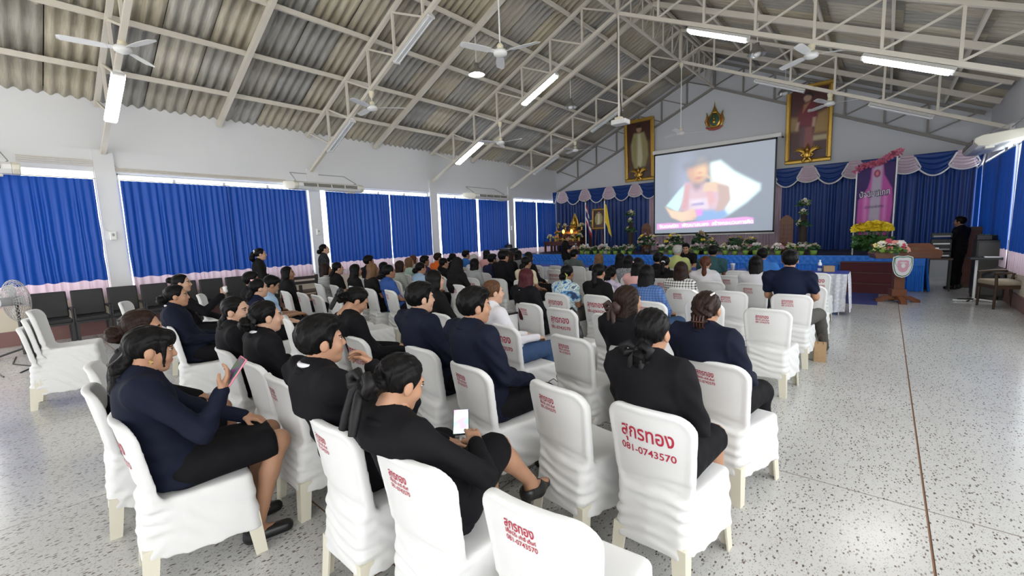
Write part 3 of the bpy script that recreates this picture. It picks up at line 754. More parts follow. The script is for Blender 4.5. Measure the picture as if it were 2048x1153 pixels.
def ell_mask(U, V, c, r, soft, rot=0.0, asp=1.0):
    dx, dy = (U-c[0])*asp, V-c[1]; cr, sr = math.cos(rot), math.sin(rot)
    a, b = (dx*cr+dy*sr)/r[0], (-dx*sr+dy*cr)/r[1]; return np.clip(0.5+(1-np.hypot(a, b))*min(r)/(2*soft), 0, 1)
def lay(img, mask, rgb): return img*(1-mask[..., None])+lin(rgb)*mask[..., None]

# projection screen -------------------------------------------------------------
S = thing('projection_screen', 'large pull-down projection screen showing a child raising a hand to the chin', 'projection screen', (-4.70, 16.2, 1.42))
SW, SH = 3.95, 2.94; A = 4/3
def paint_screen(u, v):
    r = np.random.RandomState(3)
    img = np.ones(u.shape+(3,))*lin((146, 153, 164)); 
    img = lay(img, np.clip(1.2-v*1.6, 0, 1)*0.25, (140, 152, 168)); img = lay(img, ell_mask(u, v, (0.28, 0.62), (0.09, 0.22), 0.12, 0, A)*0.5, (190, 198, 225))
    img = lay(img, poly_mask(u, v, [(0.50, 0.83), (0.585, 0.845), (0.70, 0.70), (0.86, 0.56), (0.90, 0.53), (0.90, 0.46), (0.80, 0.33), (0.66, 0.20), (0.60, 0.17), (0.52, 0.35)], 0.02, A), (226, 250, 250))
    img = lay(img, poly_mask(u, v, [(0.52, 0.80), (0.56, 0.80), (0.70, 0.62), (0.84, 0.50), (0.80, 0.42), (0.62, 0.35)], 0.06, A)*0.7, (250, 255, 246))
    img = lay(img, poly_mask(u, v, [(0.40, 0.32), (0.60, 0.33), (0.66, 0.20), (0.58, 0.13), (0.38, 0.14)], 0.02, A), (150, 180, 222))       # light paper on the desk
    img = lay(img, poly_mask(u, v, [(0.29, 0.62), (0.40, 0.60), (0.62, 0.56), (0.66, 0.36), (0.62, 0.27), (0.36, 0.27), (0.24, 0.28)], 0.025, A), (214, 190, 200))
    img = lay(img, poly_mask(u, v, [(0.28, 0.60), (0.22, 0.52), (0.11, 0.35), (0.22, 0.27), (0.27, 0.42)], 0.012, A), (206, 244, 250))         # sleeve
    img = lay(img, poly_mask(u, v, [(0.28, 0.60), (0.33, 0.60), (0.31, 0.30), (0.25, 0.29), (0.26, 0.42)], 0.02, A), (210, 172, 178))
    img = lay(img, poly_mask(u, v, [(0.45, 0.58), (0.52, 0.54), (0.55, 0.36), (0.49, 0.33)], 0.02, A), (218, 182, 186))
    img = lay(img, poly_mask(u, v, [(0.34, 0.40), (0.47, 0.40), (0.48, 0.30), (0.34, 0.31)], 0.03, A), (232, 226, 238))
    img = lay(img, poly_mask(u, v, [(0.35, 0.36), (0.45, 0.37), (0.46, 0.33), (0.34, 0.33)], 0.015, A)*0.8, (150, 140, 190))
    img = lay(img, poly_mask(u, v, [(0.345, 0.63), (0.44, 0.63), (0.425, 0.54), (0.385, 0.51), (0.345, 0.56)], 0.03, A), (172, 158, 168))       # neck in shade
    img = lay(img, poly_mask(u, v, [(0.30, 0.80), (0.47, 0.84), (0.475, 0.70), (0.45, 0.63), (0.40, 0.61), (0.345, 0.62), (0.31, 0.70)], 0.03, A), (214, 178, 160))  # face
    img = lay(img, ell_mask(u, v, (0.43, 0.76), (0.05, 0.08), 0.06, 0, A)*0.8, (244, 214, 178))
    img = lay(img, ell_mask(u, v, (0.415, 0.725), (0.022, 0.012), 0.012, 0, A)*0.7, (186, 142, 136))
    img = lay(img, ell_mask(u, v, (0.405, 0.665), (0.032, 0.012), 0.012, 0.1, A)*0.8, (176, 122, 132))
    img = lay(img, poly_mask(u, v, [(0.27, 0.84), (0.49, 0.90), (0.49, 0.83), (0.28, 0.79)], 0.05, A)*0.9, (142, 147, 158))
    for q in ([(0.47, 0.70), (0.53, 0.63), (0.54, 0.60), (0.46, 0.68)], [(0.46, 0.60), (0.56, 0.60), (0.63, 0.54), (0.62, 0.46), (0.50, 0.50), (0.44, 0.49)], [(0.56, 0.57), (0.66, 0.54), (0.675, 0.38), (0.62, 0.26), (0.55, 0.24), (0.58, 0.40)]):
        img = lay(img, poly_mask(u, v, q, 0.012, A), (224, 200, 182) if q[0][1] > 0.58 else (198, 178, 174))
    img = lay(img, poly_mask(u, v, [(0.10, 0.34), (0.15, 0.30), (0.26, 0.26), (0.36, 0.29), (0.38, 0.20), (0.34, 0.16), (0.26, 0.14), (0.16, 0.20)], 0.012, A), (234, 208, 186))   # forearm
    img = lay(img, ell_mask(u, v, (0.345, 0.22), (0.065, 0.065), 0.02, 0, A), (232, 204, 188))
    for k in range(3): img = lay(img, ell_mask(u, v, (0.36, 0.185+0.035*k), (0.035, 0.004), 0.006, 0, A)*0.6, (190, 150, 146))
    img = lay(img, poly_mask(u, v, [(0.385, 0.28), (0.435, 0.285), (0.44, 0.21), (0.395, 0.205)], 0.01, A), (226, 160, 236))
    for ax in (0, 1):          # the projector is a little out of focus
        for _ in range(2): img = (np.roll(img, 1, ax)+2*img+np.roll(img, -1, ax))/4
    img = lay(img, poly_mask(u, v, [(0.02, 0.125), (0.12, 0.13), (0.30, 0.125), (0.55, 0.15), (0.80, 0.165), (0.855, 0.15), (0.86, 0.085), (0.60, 0.075), (0.02, 0.05)], 0.008, A), (232, 172, 226))
    return img
print_panel('projected_picture', SW-0.10, SH-0.12, 200, 150, paint_screen, print_mat('projected_light', 0.80, 0.8, 0.1), S, (0, -0.012, 0.06))
bo = MB()
for c, d in (((0, 0, 0.03), (SW, 0.012, 0.06)), ((0, 0, SH-0.03), (SW, 0.012, 0.06)), ((-SW/2+0.025, 0, SH/2), (0.05, 0.012, SH)), ((SW/2-0.025, 0, SH/2), (0.05, 0.012, SH))): bo.box(c, d)
bo.build('black_border', M_black, S)
bevel(box_obj('case', (0.03, 0.03, SH+0.06), (SW+0.16, 0.12, 0.13), M_white, S), 0.02); MB().tube([(-SW/2, 0.0, -0.025), (SW/2, 0.0, -0.025)], 0.028, 10).build('bottom_bar', M_white, S)
for s in (-1, 1): MB().box((s*(SW/2+0.02), 0.4, SH+0.09), (0.04, 0.75, 0.04)).build('wall_bracket', M_black, S)
M_cap = emit('caption_white', (0.86, 0.94, 0.98), 0.9)
for wd_, xx, zz, ww in (('จินตคณิต', -1.40, 0.255, 0.70), ('พัฒนาสมอง', -0.47, 0.275, 0.92), ('สร้างกระบวนการคิด', 0.73, 0.30, 1.28)):
    o = obj('caption', text_mesh(wd_, 0.17, M_cap, ww, 0.004), S, (xx, -0.016, zz)); o.rotation_euler = (PI/2, -0.018, 0)

# framed full-length portraits on the gable wall --------------------------------------
M_print = print_mat('portrait_print', 0.0, 0.35, 0.4)
def frame_bars(parent, wd, ht, bw, m_, dep=0.07, name='frame_bar'):
    for (cx, cz, a, b_) in ((0, bw/2, wd, bw), (0, ht-bw/2, wd, bw), (-wd/2+bw/2, ht/2, bw, ht-2*bw), (wd/2-bw/2, ht/2, bw, ht-2*bw)):
        bevel(MB().box((0, 0, 0), (a, dep, b_)).build(name, m_, parent, (cx, 0, cz)), 0.02, 2)
def winged_emblem(parent, loc, s):
    E = MB()
    E.ball((0, -0.02, 0.0), (0.10*s, 0.05*s, 0.13*s)); E.ball((0, -0.04, 0.16*s), (0.055*s, 0.05*s, 0.07*s)); E.lathe([(0.05*s, 0.2*s), (0.03*s, 0.25*s), (0.012*s, 0.33*s), (0, 0.36*s)], n=8, c=(0, -0.03, 0))
    for q in (-1, 1):
        for k in range(5):
            a = 0.25+0.28*k; L = (0.34-0.03*k)*s
            E.tube([(q*0.06*s, -0.02, 0.06*s-0.03*k*s), (q*(0.06*s+L*0.5*math.cos(a)), -0.035, 0.05*s+L*0.55*math.sin(a+0.3)-0.02*k*s), (q*(0.06*s+L*0.95*math.cos(a-0.15)), -0.02, 0.02*s+L*1.05*math.sin(a+0.12))], [0.035*s, 0.032*s, 0.008*s], 6)
        E.tube([(q*0.05*s, -0.03, -0.1*s), (q*0.11*s, -0.04, -0.18*s), (q*0.06*s, -0.03, -0.25*s)], [0.045*s, 0.04*s, 0.02*s], 6)
        E.tube([(q*0.09*s, -0.04, 0.05*s), (q*0.16*s, -0.05, 0.0), (q*0.10*s, -0.05, -0.06*s)], [0.03*s, 0.028*s, 0.02*s], 6)
    o = E.build('winged_emblem', M_gold, parent, loc); return o
def paint_gown(u, v):
    img = np.ones(u.shape+(3,))*lin((74, 48, 40)); img = lay(img, np.clip((0.28-v)*8, 0, 1), (96, 72, 62)); img = lay(img, poly_mask(u, v, [(0.66, 0.2), (1, 0.25), (1, 0.66), (0.72, 0.6)], 0.04)*0.7, (120, 88, 58)); img = lay(img, poly_mask(u, v, [(0, 0.25), (0.2, 0.2), (0.18, 0.55), (0, 0.6)], 0.04)*0.7, (98, 70, 52))
    img = lay(img, poly_mask(u, v, [(0.30, 0.80), (0.70, 0.80), (0.82, 0.62), (0.84, 0.40), (0.74, 0.22), (0.62, 0.20), (0.30, 0.18), (0.20, 0.35), (0.17, 0.60)], 0.02, 0.5), (166, 158, 112))
    img = lay(img, poly_mask(u, v, [(0.45, 0.78), (0.56, 0.78), (0.62, 0.36), (0.56, 0.20), (0.42, 0.20), (0.44, 0.5)], 0.015, 0.5), (206, 200, 168))
    for x in (0.28, 0.34, 0.68, 0.75): img = lay(img, poly_mask(u, v, [(x, 0.72), (x+0.03, 0.72), (x+0.02, 0.24), (x-0.01, 0.24)], 0.01, 0.5)*0.5, (120, 110, 70))
    img = lay(img, ell_mask(u, v, (0.5, 0.865), (0.05, 0.055), 0.01, 0, 0.5), (176, 140, 112)); img = lay(img, poly_mask(u, v, [(0.40, 0.885), (0.60, 0.885), (0.58, 0.93), (0.5, 0.945), (0.42, 0.93)], 0.012, 0.5), (48, 34, 30))
    return img
def paint_dress(u, v):
    img = np.ones(u.shape+(3,))*lin((84, 44, 44)); img = lay(img, poly_mask(u, v, [(0.64, 0.36), (1, 0.36), (1, 0.68), (0.7, 0.62)], 0.03), (170, 134, 78)); img = lay(img, poly_mask(u, v, [(0.60, 0.26), (1, 0.26), (1, 0.33), (0.62, 0.33)], 0.015), (186, 168, 130)); img = lay(img, poly_mask(u, v, [(0, 0.42), (0.26, 0.42), (0.22, 0.60), (0, 0.62)], 0.03), (158, 128, 84)); img = lay(img, np.clip((0.20-v)*9, 0, 1)*0.8, (70, 44, 54))
    img = lay(img, poly_mask(u, v, [(0.36, 0.46), (0.60, 0.46), (0.64, 0.10), (0.30, 0.10)], 0.02, 0.5), (150, 84, 84)); img = lay(img, poly_mask(u, v, [(0.30, 0.44), (0.42, 0.46), (0.38, 0.10), (0.26, 0.12)], 0.02, 0.5), (104, 66, 76))
    img = lay(img, poly_mask(u, v, [(0.33, 0.78), (0.62, 0.80), (0.72, 0.60), (0.66, 0.50), (0.58, 0.47), (0.36, 0.47), (0.22, 0.52), (0.24, 0.66)], 0.018, 0.5), (122, 34, 50))
    img = lay(img, poly_mask(u, v, [(0.36, 0.77), (0.52, 0.80), (0.34, 0.66)], 0.012, 0.5), (176, 128, 90))
    for q in ([(0.20, 0.54), (0.27, 0.54), (0.22, 0.42), (0.16, 0.43)], [(0.60, 0.58), (0.68, 0.58), (0.66, 0.45), (0.58, 0.46)]): img = lay(img, poly_mask(u, v, q, 0.012, 0.5), (196, 160, 136))
    img = lay(img, poly_mask(u, v, [(0.40, 0.80), (0.50, 0.82), (0.48, 0.90), (0.40, 0.89)], 0.015, 0.5), (190, 150, 128)); img = lay(img, ell_mask(u, v, (0.45, 0.86), (0.05, 0.05), 0.01, 0, 0.5), (196, 156, 134))
    img = lay(img, poly_mask(u, v, [(0.34, 0.88), (0.40, 0.935), (0.52, 0.94), (0.60, 0.89), (0.58, 0.84), (0.54, 0.88), (0.42, 0.90)], 0.012, 0.5), (44, 28, 30)); img = lay(img, ell_mask(u, v, (0.50, 0.68), (0.02, 0.02), 0.008, 0, 0.5), (220, 200, 190))
    return img
for x, pn, lb in ((-7.58, paint_gown, 'tall gold-framed portrait of a standing figure in a pale robe, left of the screen'), (-2.02, paint_dress, 'tall gold-framed portrait of a standing woman in a maroon dress, right of the screen')):
    T = thing('framed_portrait', lb, 'framed picture', (x, 16.985, 3.56), 0, 'framed portraits on the gable wall'); T.rotation_euler = (0.045, 0, 0)
    WD, HT = 1.22, 2.36
    frame_bars(T, WD, HT, 0.10, M_goldflat, 0.09); frame_bars(T, WD-0.19, HT-0.19, 0.035, M_gold, 0.10, 'inner_slip')
    for o in T.children:
        if o.name.startswith('inner_slip'): o.location.z += 0.095
    print_panel('portrait_print', WD-0.18, HT-0.18, 70, 140, pn, M_print, T, (0, 0.0, 0.09))
    winged_emblem(T, (0, -0.07, 0.24), 1.0)
# crest above the screen
T = thing('wall_crest', 'gold and red crest with a spire on the gable wall above the screen', 'emblem', (-4.82, 17.02, 5.02))
M_crestred = mat('crest_red', (0.42, 0.10, 0.07), 0.5); M_crestgreen = mat('crest_green', (0.05, 0.12, 0.08), 0.5)
b = MB(); b.lathe([(0.0, 0.06), (0.20, 0.05), (0.225, 0.02), (0.225, 0)], n=28, sy=1.28, M=Matrix.Rotation(PI/2, 4, 'X')); b.build('medallion_rim', M_gold, T, (0, 0, 0.36))
MB().lathe([(0.0, 0.08), (0.15, 0.07), (0.165, 0.05)], n=24, sy=1.25, M=Matrix.Rotation(PI/2, 4, 'X')).build('medallion', M_crestgreen, T, (0, 0, 0.36))
MB().ball((0, -0.09, 0.30), (0.06, 0.03, 0.07)).ball((0, -0.09, 0.40), (0.03, 0.03, 0.04)).lathe([(0.05, 0.43), (0.02, 0.47), (0, 0.53)], n=8, c=(0, -0.09, 0)).build('medallion_figure', M_gold, T)
MB().lathe([(0.10, 0.60), (0.12, 0.63), (0.07, 0.66), (0.085, 0.69), (0.045, 0.73), (0.05, 0.76), (0.022, 0.80), (0.012, 0.92), (0.0, 1.02)], n=12, sy=0.4, c=(0, -0.04, 0)).build('spire', M_gold, T)
for s in (-1, 1):
    MB().tube([(s*0.22, -0.03, 0.16), (s*0.29, -0.03, 0.34), (s*0.24, -0.03, 0.52), (s*0.27, -0.03, 0.66)], [0.03, 0.045, 0.03, 0.008], 8).build('flame_ornament', M_gold, T)
    MB().tube([(s*0.21, -0.05, 0.24), (s*0.25, -0.05, 0.36), (s*0.20, -0.05, 0.50)], [0.012, 0.022, 0.01], 6).build('red_scroll', M_crestred, T)
MB().tube([(-0.28, -0.04, 0.14), (-0.15, -0.05, 0.07), (0, -0.06, 0.05), (0.15, -0.05, 0.07), (0.28, -0.04, 0.14)], [0.02, 0.045, 0.05, 0.045, 0.02], 8).build('ribbon_scroll', M_crestred, T)

# flowers ----------------------------------------------------------------------------
def leaf_cloud(r, c, n, size, seed, flat=0.7):
    rr = np.random.RandomState(seed); b = MB()
    for i in range(n):
        d = rr.normal(size=3); d /= np.linalg.norm(d); d[2] = abs(d[2])*0.9-0.15; p = np.array(c)+d*np.array(r)*rr.uniform(0.55, 1.0)
        a = rr.uniform(0, 2*PI); t = np.array([math.cos(a), math.sin(a), rr.uniform(-0.6, 0.7)]); t /= np.linalg.norm(t); s = np.cross(t, d+0.01); s /= np.linalg.norm(s)+1e-9
        L = size*rr.uniform(0.7, 1.3); w_ = L*0.33; nrm = np.cross(t, s)
        b.add([p, p+t*L*0.5+s*w_+nrm*0.1*L, p+t*L, p+t*L*0.5-s*w_+nrm*0.1*L], [(0, 1, 2), (0, 2, 3)], 0, True)
    return b
def bloom(b, p, r, rr, mi=0, petals=6):
    n = np.array([rr.uniform(-0.6, 0.6), rr.uniform(-1, 0.3), rr.uniform(0.2, 1)]); n /= np.linalg.norm(n); u = np.cross(n, [0.3, 0.2, 1]); u /= np.linalg.norm(u); v = np.cross(n, u)
    for k in range(petals):
        a = 2*PI*k/petals; d = u*math.cos(a)+v*math.sin(a); e = -u*math.sin(a)+v*math.cos(a)
        b.add([p, p+d*r*0.6+e*r*0.42+n*r*0.25, p+d*r+n*r*0.12, p+d*r*0.6-e*r*0.42+n*r*0.25], [(0, 1, 2, 3)], mi, True)
    b.ball(p+n*r*0.15, r*0.22, 6, 4, mi)
    return b
FL = {}
def flower_meshes(key, rad, cen, nl, ls, nb, br, cols, seed, leafm=None, petals=6):
    if key in FL: return FL[key]
    rr = np.random.RandomState(seed); lf = leaf_cloud(rad, cen, nl, ls, seed).me('foliage', leafm or M_leaf); bl = MB()
    for i in range(nb):
        d = rr.normal(size=3); d /= np.linalg.norm(d); d[2] = abs(d[2]); d[1] = -abs(d[1])*0.9+0.1
        bloom(bl, np.array(cen)+d*np.array(rad)*1.02, br*rr.uniform(0.8, 1.25), rr, i % len(cols), petals)
    FL[key] = (lf, bl.me('blossoms', cols)); return FL[key]
def pot_mesh(r, h, m_): return MB().lathe([(0.0, 0.0), (r*0.7, 0.0), (r, h), (r*0.85, h), (r*0.8, h*0.85), (0, h*0.85)], n=12).me('pot', m_)
POT = pot_mesh(0.085, 0.13, M_leaflime); POTD = pot_mesh(0.10, 0.16, M_darkwood)
def flowers(name, label, cat, loc, key, pot, rz=0, group=None, s=1.0, lift=0.0):
    T = thing(name, label, cat, loc, rz, group); T.scale = (s, s, s)
    if pot: obj('pot', pot, T)
    lf, bl = FL[key]; o = obj('foliage', lf, T, (0, 0, lift)); o['kind'] = 'stuff'; o = obj('blossoms', bl, T, (0, 0, lift)); o['kind'] = 'stuff'
    return T
flower_meshes('pinkwhite', (0.15, 0.13, 0.12), (0, 0, 0.17), 70, 0.07, 26, 0.045, [M_petw, M_petp, M_petw], 1)
flower_meshes('white', (0.15, 0.13, 0.12), (0, 0, 0.17), 70, 0.07, 26, 0.045, [M_petw, M_petw, M_pety2], 2)
flower_meshes('mixed', (0.26, 0.20, 0.24), (0, 0, 0.30), 190, 0.09, 46, 0.042, [M_petl, M_pety, M_petw, M_petl, M_pety2], 3, M_leafdark)
flower_meshes('tall', (0.13, 0.12, 0.15), (0, 0, 0.0), 110, 0.10, 16, 0.05, [M_petw, M_petw, M_pety2], 4, M_leafdark)
flower_meshes('orange', (0.14, 0.10, 0.11), (0, 0, 0.14), 50, 0.06, 34, 0.05, [mat('orange_petal', (0.80, 0.30, 0.03), 0.6), M_pety, M_petw], 5)
flower_meshes('altarwhite', (0.14, 0.10, 0.12), (0, 0, 0.16), 50, 0.07, 30, 0.045, [M_petw, M_pety2], 6)
ORD = 'one two three four five six seven eight nine ten eleven twelve thirteen fourteen fifteen sixteen seventeen eighteen nineteen twenty twenty-one twenty-two twenty-three twenty-four twenty-five twenty-six twenty-seven twenty-eight'.split()
x = -8.72; k = 0; npot = 0
while x < -1.35:
    key = ['pinkwhite', 'white', 'pinkwhite', 'white'][k % 4]
    if not (-6.35 < x < -5.75):
        flowers('flower_pot', 'small pot of %s blossoms on the stage edge, number %s from the left' % ('pink and white' if key == 'pinkwhite' else 'white and cream', ORD[npot]), 'flower pot', (x, 13.93+0.05*(k % 2), SZ), key, POT, k*1.3, 'flower pots along the stage edge', 1.0+0.12*math.sin(k*2.1)); npot += 1
    x += 0.27; k += 1
for i, (x, y, s, lb) in enumerate([(-6.05, 14.15, 1.25, 'bushy arrangement of mixed flowers in front of the left carved board'), (-5.30, 14.5, 1.2, 'bushy arrangement of mixed flowers under the left of the screen'), (-4.45, 14.5, 1.3, 'bushy arrangement of mixed flowers under the screen, right of centre'), (-3.45, 14.5, 1.0, 'bushy arrangement of mixed flowers behind the man in the teal shirt'), (-3.0, 14.35, 0.9, 'small bushy flower arrangement nearest the right carved board'), (-4.0, 14.1, 0.9, 'low bushy arrangement below the middle of the screen')]):
    flowers('flower_arrangement', lb, 'flowers', (x, y, SZ), 'mixed', POTD, i, 'mixed flower arrangements under the screen', s)
M_pillar = mat('dark_wicker', (0.035, 0.022, 0.018), 0.7, bump=(60, 0.5, (1, 1, 1)))
for x, lb in ((-6.98, 'tall dark flower pillar with white blooms, left of the screen'), (-1.80, 'tall dark flower pillar with white blooms, right of the screen')):
    T = thing('flower_pillar', lb, 'flower stand', (x, 14.9, SZ), 0, 'flower pillars')
    MB().lathe([(0.16, 0), (0.16, 0.05), (0.11, 0.08), (0.10, 0.7), (0.12, 0.74), (0.08, 0.78), (0.07, 1.2), (0.0, 1.22)], n=12).build('column', M_pillar, T)
    for z, s in ((0.16, 1.15), (0.80, 1.1), (1.12, 0.8), (1.36, 1.0)):
        for nm, me in zip(('foliage', 'blossoms'), FL['tall']):
            o = obj(nm, me, T, (0, -0.03, z), z*5); o.scale = (s, s, s); o['kind'] = 'stuff'
for x, y, hh, lb in ((-6.40, 14.9, 1.05, 'carved teak board with a pointed top left of the screen'), (-2.20, 14.9, 1.10, 'carved teak board with a pointed top right of the screen')):
    T = thing('carved_board', lb, 'ornament', (x, y, SZ), 0, 'carved boards')
    w2 = 0.17
    MB().prism([(-w2, 0), (w2, 0), (w2, hh-0.16), (0.1, hh-0.06), (0, hh), (-0.1, hh-0.06), (-w2, hh-0.16)], 0, 0.05, M=Matrix(((1, 0, 0, 0), (0, 0, -1, 0.025), (0, 1, 0, 0), (0, 0, 0, 1)))).build('panel', M_teak, T)
    for i in range(5):
        for j in range(3): MB().box((-0.1+0.1*j, -0.032, 0.30+0.125*i), (0.07, 0.02, 0.085)).build('carving', M_redwood, T)
    MB().ball((0, -0.08, 0.14), (0.15, 0.08, 0.14)).ball((-0.09, -0.12, 0.25), 0.06).ball((0.1, -0.1, 0.2), 0.07).build('carved_base', M_teak, T)

# altar -------------------------------------------------------------------------------
T = thing('altar_table', 'tiered red-brown altar table at the left of the stage', 'altar', (-10.15, 15.75, SZ))
for i, (wd, dp, z, yy) in enumerate(((1.75, 0.55, 0.42, -0.32), (1.35, 0.45, 0.62, 0.02), (0.9, 0.40, 0.86, 0.30))):
    bevel(MB().box((0, 0, 0), (wd, dp, 0.06)).build('tier_top', M_redwood, T, (0, yy, z)), 0.012)
    MB().box((0, yy-dp/2+0.03, z-0.08), (wd-0.1, 0.03, 0.10)).build('apron', M_goldflat if i else M_redwood, T)
    for sx in (-1, 1):
        for sy in (-1, 1): MB().box((sx*(wd/2-0.05), yy+sy*(dp/2-0.05), (z-0.03)/2), (0.07, 0.07, z-0.03)).build('leg', M_redwood, T)
B = thing('buddha_statue', 'small golden seated statue with a tall spire on the top tier of the altar', 'statue', (-10.10, 16.05, SZ+0.89))
MB().lathe([(0.0, 0), (0.20, 0), (0.22, 0.03), (0.16, 0.06), (0.19, 0.10), (0.14, 0.13), (0.0, 0.13)], n=20).build('lotus_base', M_gold, B)
def buddha(X, Y, Z):
    d = cone(X, Y, Z, (0, 0, 0.19), (0, 0, 0.36), 0.085, 0.07, 1.3); d = smin(d, ell(X, Y, Z, (0, -0.03, 0.17), (0.19, 0.10, 0.05)), 0.03)
    for s in (-1, 1): d = smin(d, cone(X, Y, Z, (s*0.085, 0, 0.36), (s*0.12, -0.02, 0.25), 0.03, 0.028), 0.02); d = smin(d, cone(X, Y, Z, (s*0.12, -0.02, 0.25), (s*0.04, -0.09, 0.21), 0.027, 0.022), 0.02)
    d = smin(d, ell(X, Y, Z, (0, 0, 0.46), (0.05, 0.05, 0.062)), 0.02); return smin(d, cone(X, Y, Z, (0, 0, 0.51), (0, 0, 0.66), 0.03, 0.004), 0.02)
V, F = grid_mesh(buddha, (-0.24, -0.2, 0.08), (0.24, 0.16, 0.70), 0.014); obj('figure', mesh_np('figure', V, F, M_gold), B)
MB().lathe([(0.15, 0.1), (0.19, 0.25), (0.16, 0.42), (0.09, 0.58), (0.0, 0.74)], n=16, sy=0.12, c=(0, 0.10, 0)).build('flame_backing', M_gold, B)
M_flame = emit('warm_lamp', (1.0, 0.36, 0.07), 5)
for i, (x, lb) in enumerate(((-10.33, 'left glowing orange altar lamp'), (-9.93, 'right glowing orange altar lamp'))):
    L = thing('altar_lamp', lb, 'lamp', (x, 15.62, SZ+0.65), 0, 'altar lamps'); MB().lathe([(0.05, 0), (0.06, 0.02), (0.015, 0.04), (0.015, 0.10), (0.03, 0.12)], n=12).build('stand', M_gold, L); MB().ball((0, 0, 0.20), (0.055, 0.055, 0.085), 12, 8).build('glass_shade', M_flame, L)
for i, (x, y, z, key, s) in enumerate([(-10.85, 15.42, SZ+0.45, 'altarwhite', 1.0), (-10.58, 15.40, SZ+0.45, 'orange', 0.9), (-9.72, 15.40, SZ+0.45, 'orange', 1.0), (-9.45, 15.42, SZ+0.45, 'altarwhite', 1.05), (-10.68, 15.72, SZ+0.65, 'orange', 0.9), (-9.60, 15.72, SZ+0.65, 'orange', 0.9), (-10.50, 16.05, SZ+0.89, 'altarwhite', 1.0), (-9.70, 16.05, SZ+0.89, 'altarwhite', 1.0), (-10.90, 16.1, SZ+1.0, 'altarwhite', 0.8), (-9.32, 16.1, SZ+1.0, 'altarwhite', 0.9)]):
    pos = ['front left corner of', 'front left of', 'front right of', 'front right corner of', 'middle left of', 'middle right of', 'top left of', 'top right of', 'tall stand left of', 'tall stand right of'][i]
    t_ = flowers('altar_vase', '%s flowers in a gold vase, %s the altar' % ('orange' if key == 'orange' else 'white', pos), 'vase', (x, y, z), key, FL.setdefault('vase', MB().lathe([(0.05, 0), (0.06, 0.02), (0.03, 0.05), (0.055, 0.11), (0.05, 0.15), (0.0, 0.14)], n=12).me('vase', M_gold)), i, 'altar flowers', s)
    if i > 7: MB().box((0, 0, -(1.0/s)/2), (0.08, 0.08, 1.0/s)).build('stand', M_redwood, t_)
for i in range(7):
    L = thing('altar_candle', 'small candle in a gold holder on the altar front tier, number %s from the left' % ORD[i], 'candle', (-10.75+0.2*i, 15.28, SZ+0.45), 0, 'altar candles'); MB().lathe([(0.03, 0), (0.012, 0.02), (0.012, 0.06), (0.022, 0.07)], n=8).build('holder', M_gold, L); MB().tube([(0, 0, 0.07), (0, 0, 0.15)], 0.009, 6).build('wax', M_iv, L)

# flags and the small portrait on an easel ----------------------------------------------
M_fred = mat('flag_red', (0.45, 0.03, 0.05), 0.7); M_fwh = mat('flag_white', (0.75, 0.75, 0.76), 0.7); M_fbl = mat('flag_blue', (0.03, 0.04, 0.20), 0.7); M_fye = mat('flag_yellow', (0.80, 0.58, 0.05), 0.7)
def flag(x, y, lb, bands):
    T = thing('flag', lb, 'flag', (x, y, SZ), 0, 'flags on the stage')
    MB().tube([(0, 0, 0.02), (0, 0, 1.88)], 0.022, 8).build('flag_pole', M_white, T); MB().lathe([(0.0, 1.88), (0.03, 1.90), (0.02, 1.94), (0, 2.0)], n=8).build('finial', M_gold, T)
    MB().lathe([(0.14, 0), (0.14, 0.03), (0.05, 0.06), (0.04, 0.16), (0.0, 0.16)], n=14).build('base', M_white, T)
    for s in (-1, 1): MB().tube([(0, -0.03, 0.30), (s*0.10, -0.05, 0.34), (s*0.12, -0.05, 0.26), (s*0.03, -0.05, 0.26), (s*0.09, -0.05, 0.08)], [0.02, 0.045, 0.045, 0.03, 0.04], 6).build('ribbon_bow', M_wht, T)
    n = 15
    for bi, (v0, v1, m_) in enumerate(bands):      # limp cloth: the fly edge has fallen beside the pole
        V = []
        for j in range(6):
            tv = v0+(v1-v0)*j/5
            for i in range(n):
                s = i/(n-1); V.append((0.02+s*(0.10+0.14*tv), -0.02-0.035*math.sin(s*9+tv*2)*(0.3+s), 1.84-tv*(0.55+0.12*(1-s))-0.55*s*(0.4+tv*0.9)))
        F = [(j*n+i, (j+1)*n+i, (j+1)*n+i+1, j*n+i+1) for j in range(5) for i in range(n-1)]
        obj('flag_band', mesh_np('flag_band', V, F, m_), T)
flag(-8.53, 14.4, 'red, white and blue striped flag hanging limp on a white pole', [(0, 1/6, M_fred), (1/6, 2/6, M_fwh), (2/6, 4/6, M_fbl), (4/6, 5/6, M_fwh), (5/6, 1, M_fred)])
flag(-7.75, 14.4, 'plain yellow flag hanging limp on a white pole', [(0, 1, M_fye)])
T = thing('easel_portrait', 'small gold-framed portrait on an easel between the two flags', 'framed picture', (-8.09, 14.55, SZ))
P = obj('picture_frame', None, T, (0, 0, 0.90)); P.rotation_euler = (-0.06, 0, 0)
frame_bars(P, 0.54, 0.74, 0.055, M_goldflat, 0.05); print_panel('portrait_print', 0.46, 0.66, 40, 70, paint_gown, M_print, P, (0, 0, 0.04))
for p0, p1 in (((-0.2, 0.03, 0), (0, 0.08, 1.75)), ((0.2, 0.03, 0), (0, 0.08, 1.75)), ((0, 0.45, 0), (0, 0.09, 1.7)), ((-0.25, 0.0, 0.88), (0.25, 0.0, 0.88))): MB().bar(p0, p1, 0.035, 0.025).build('easel_leg', M_redwood, T)

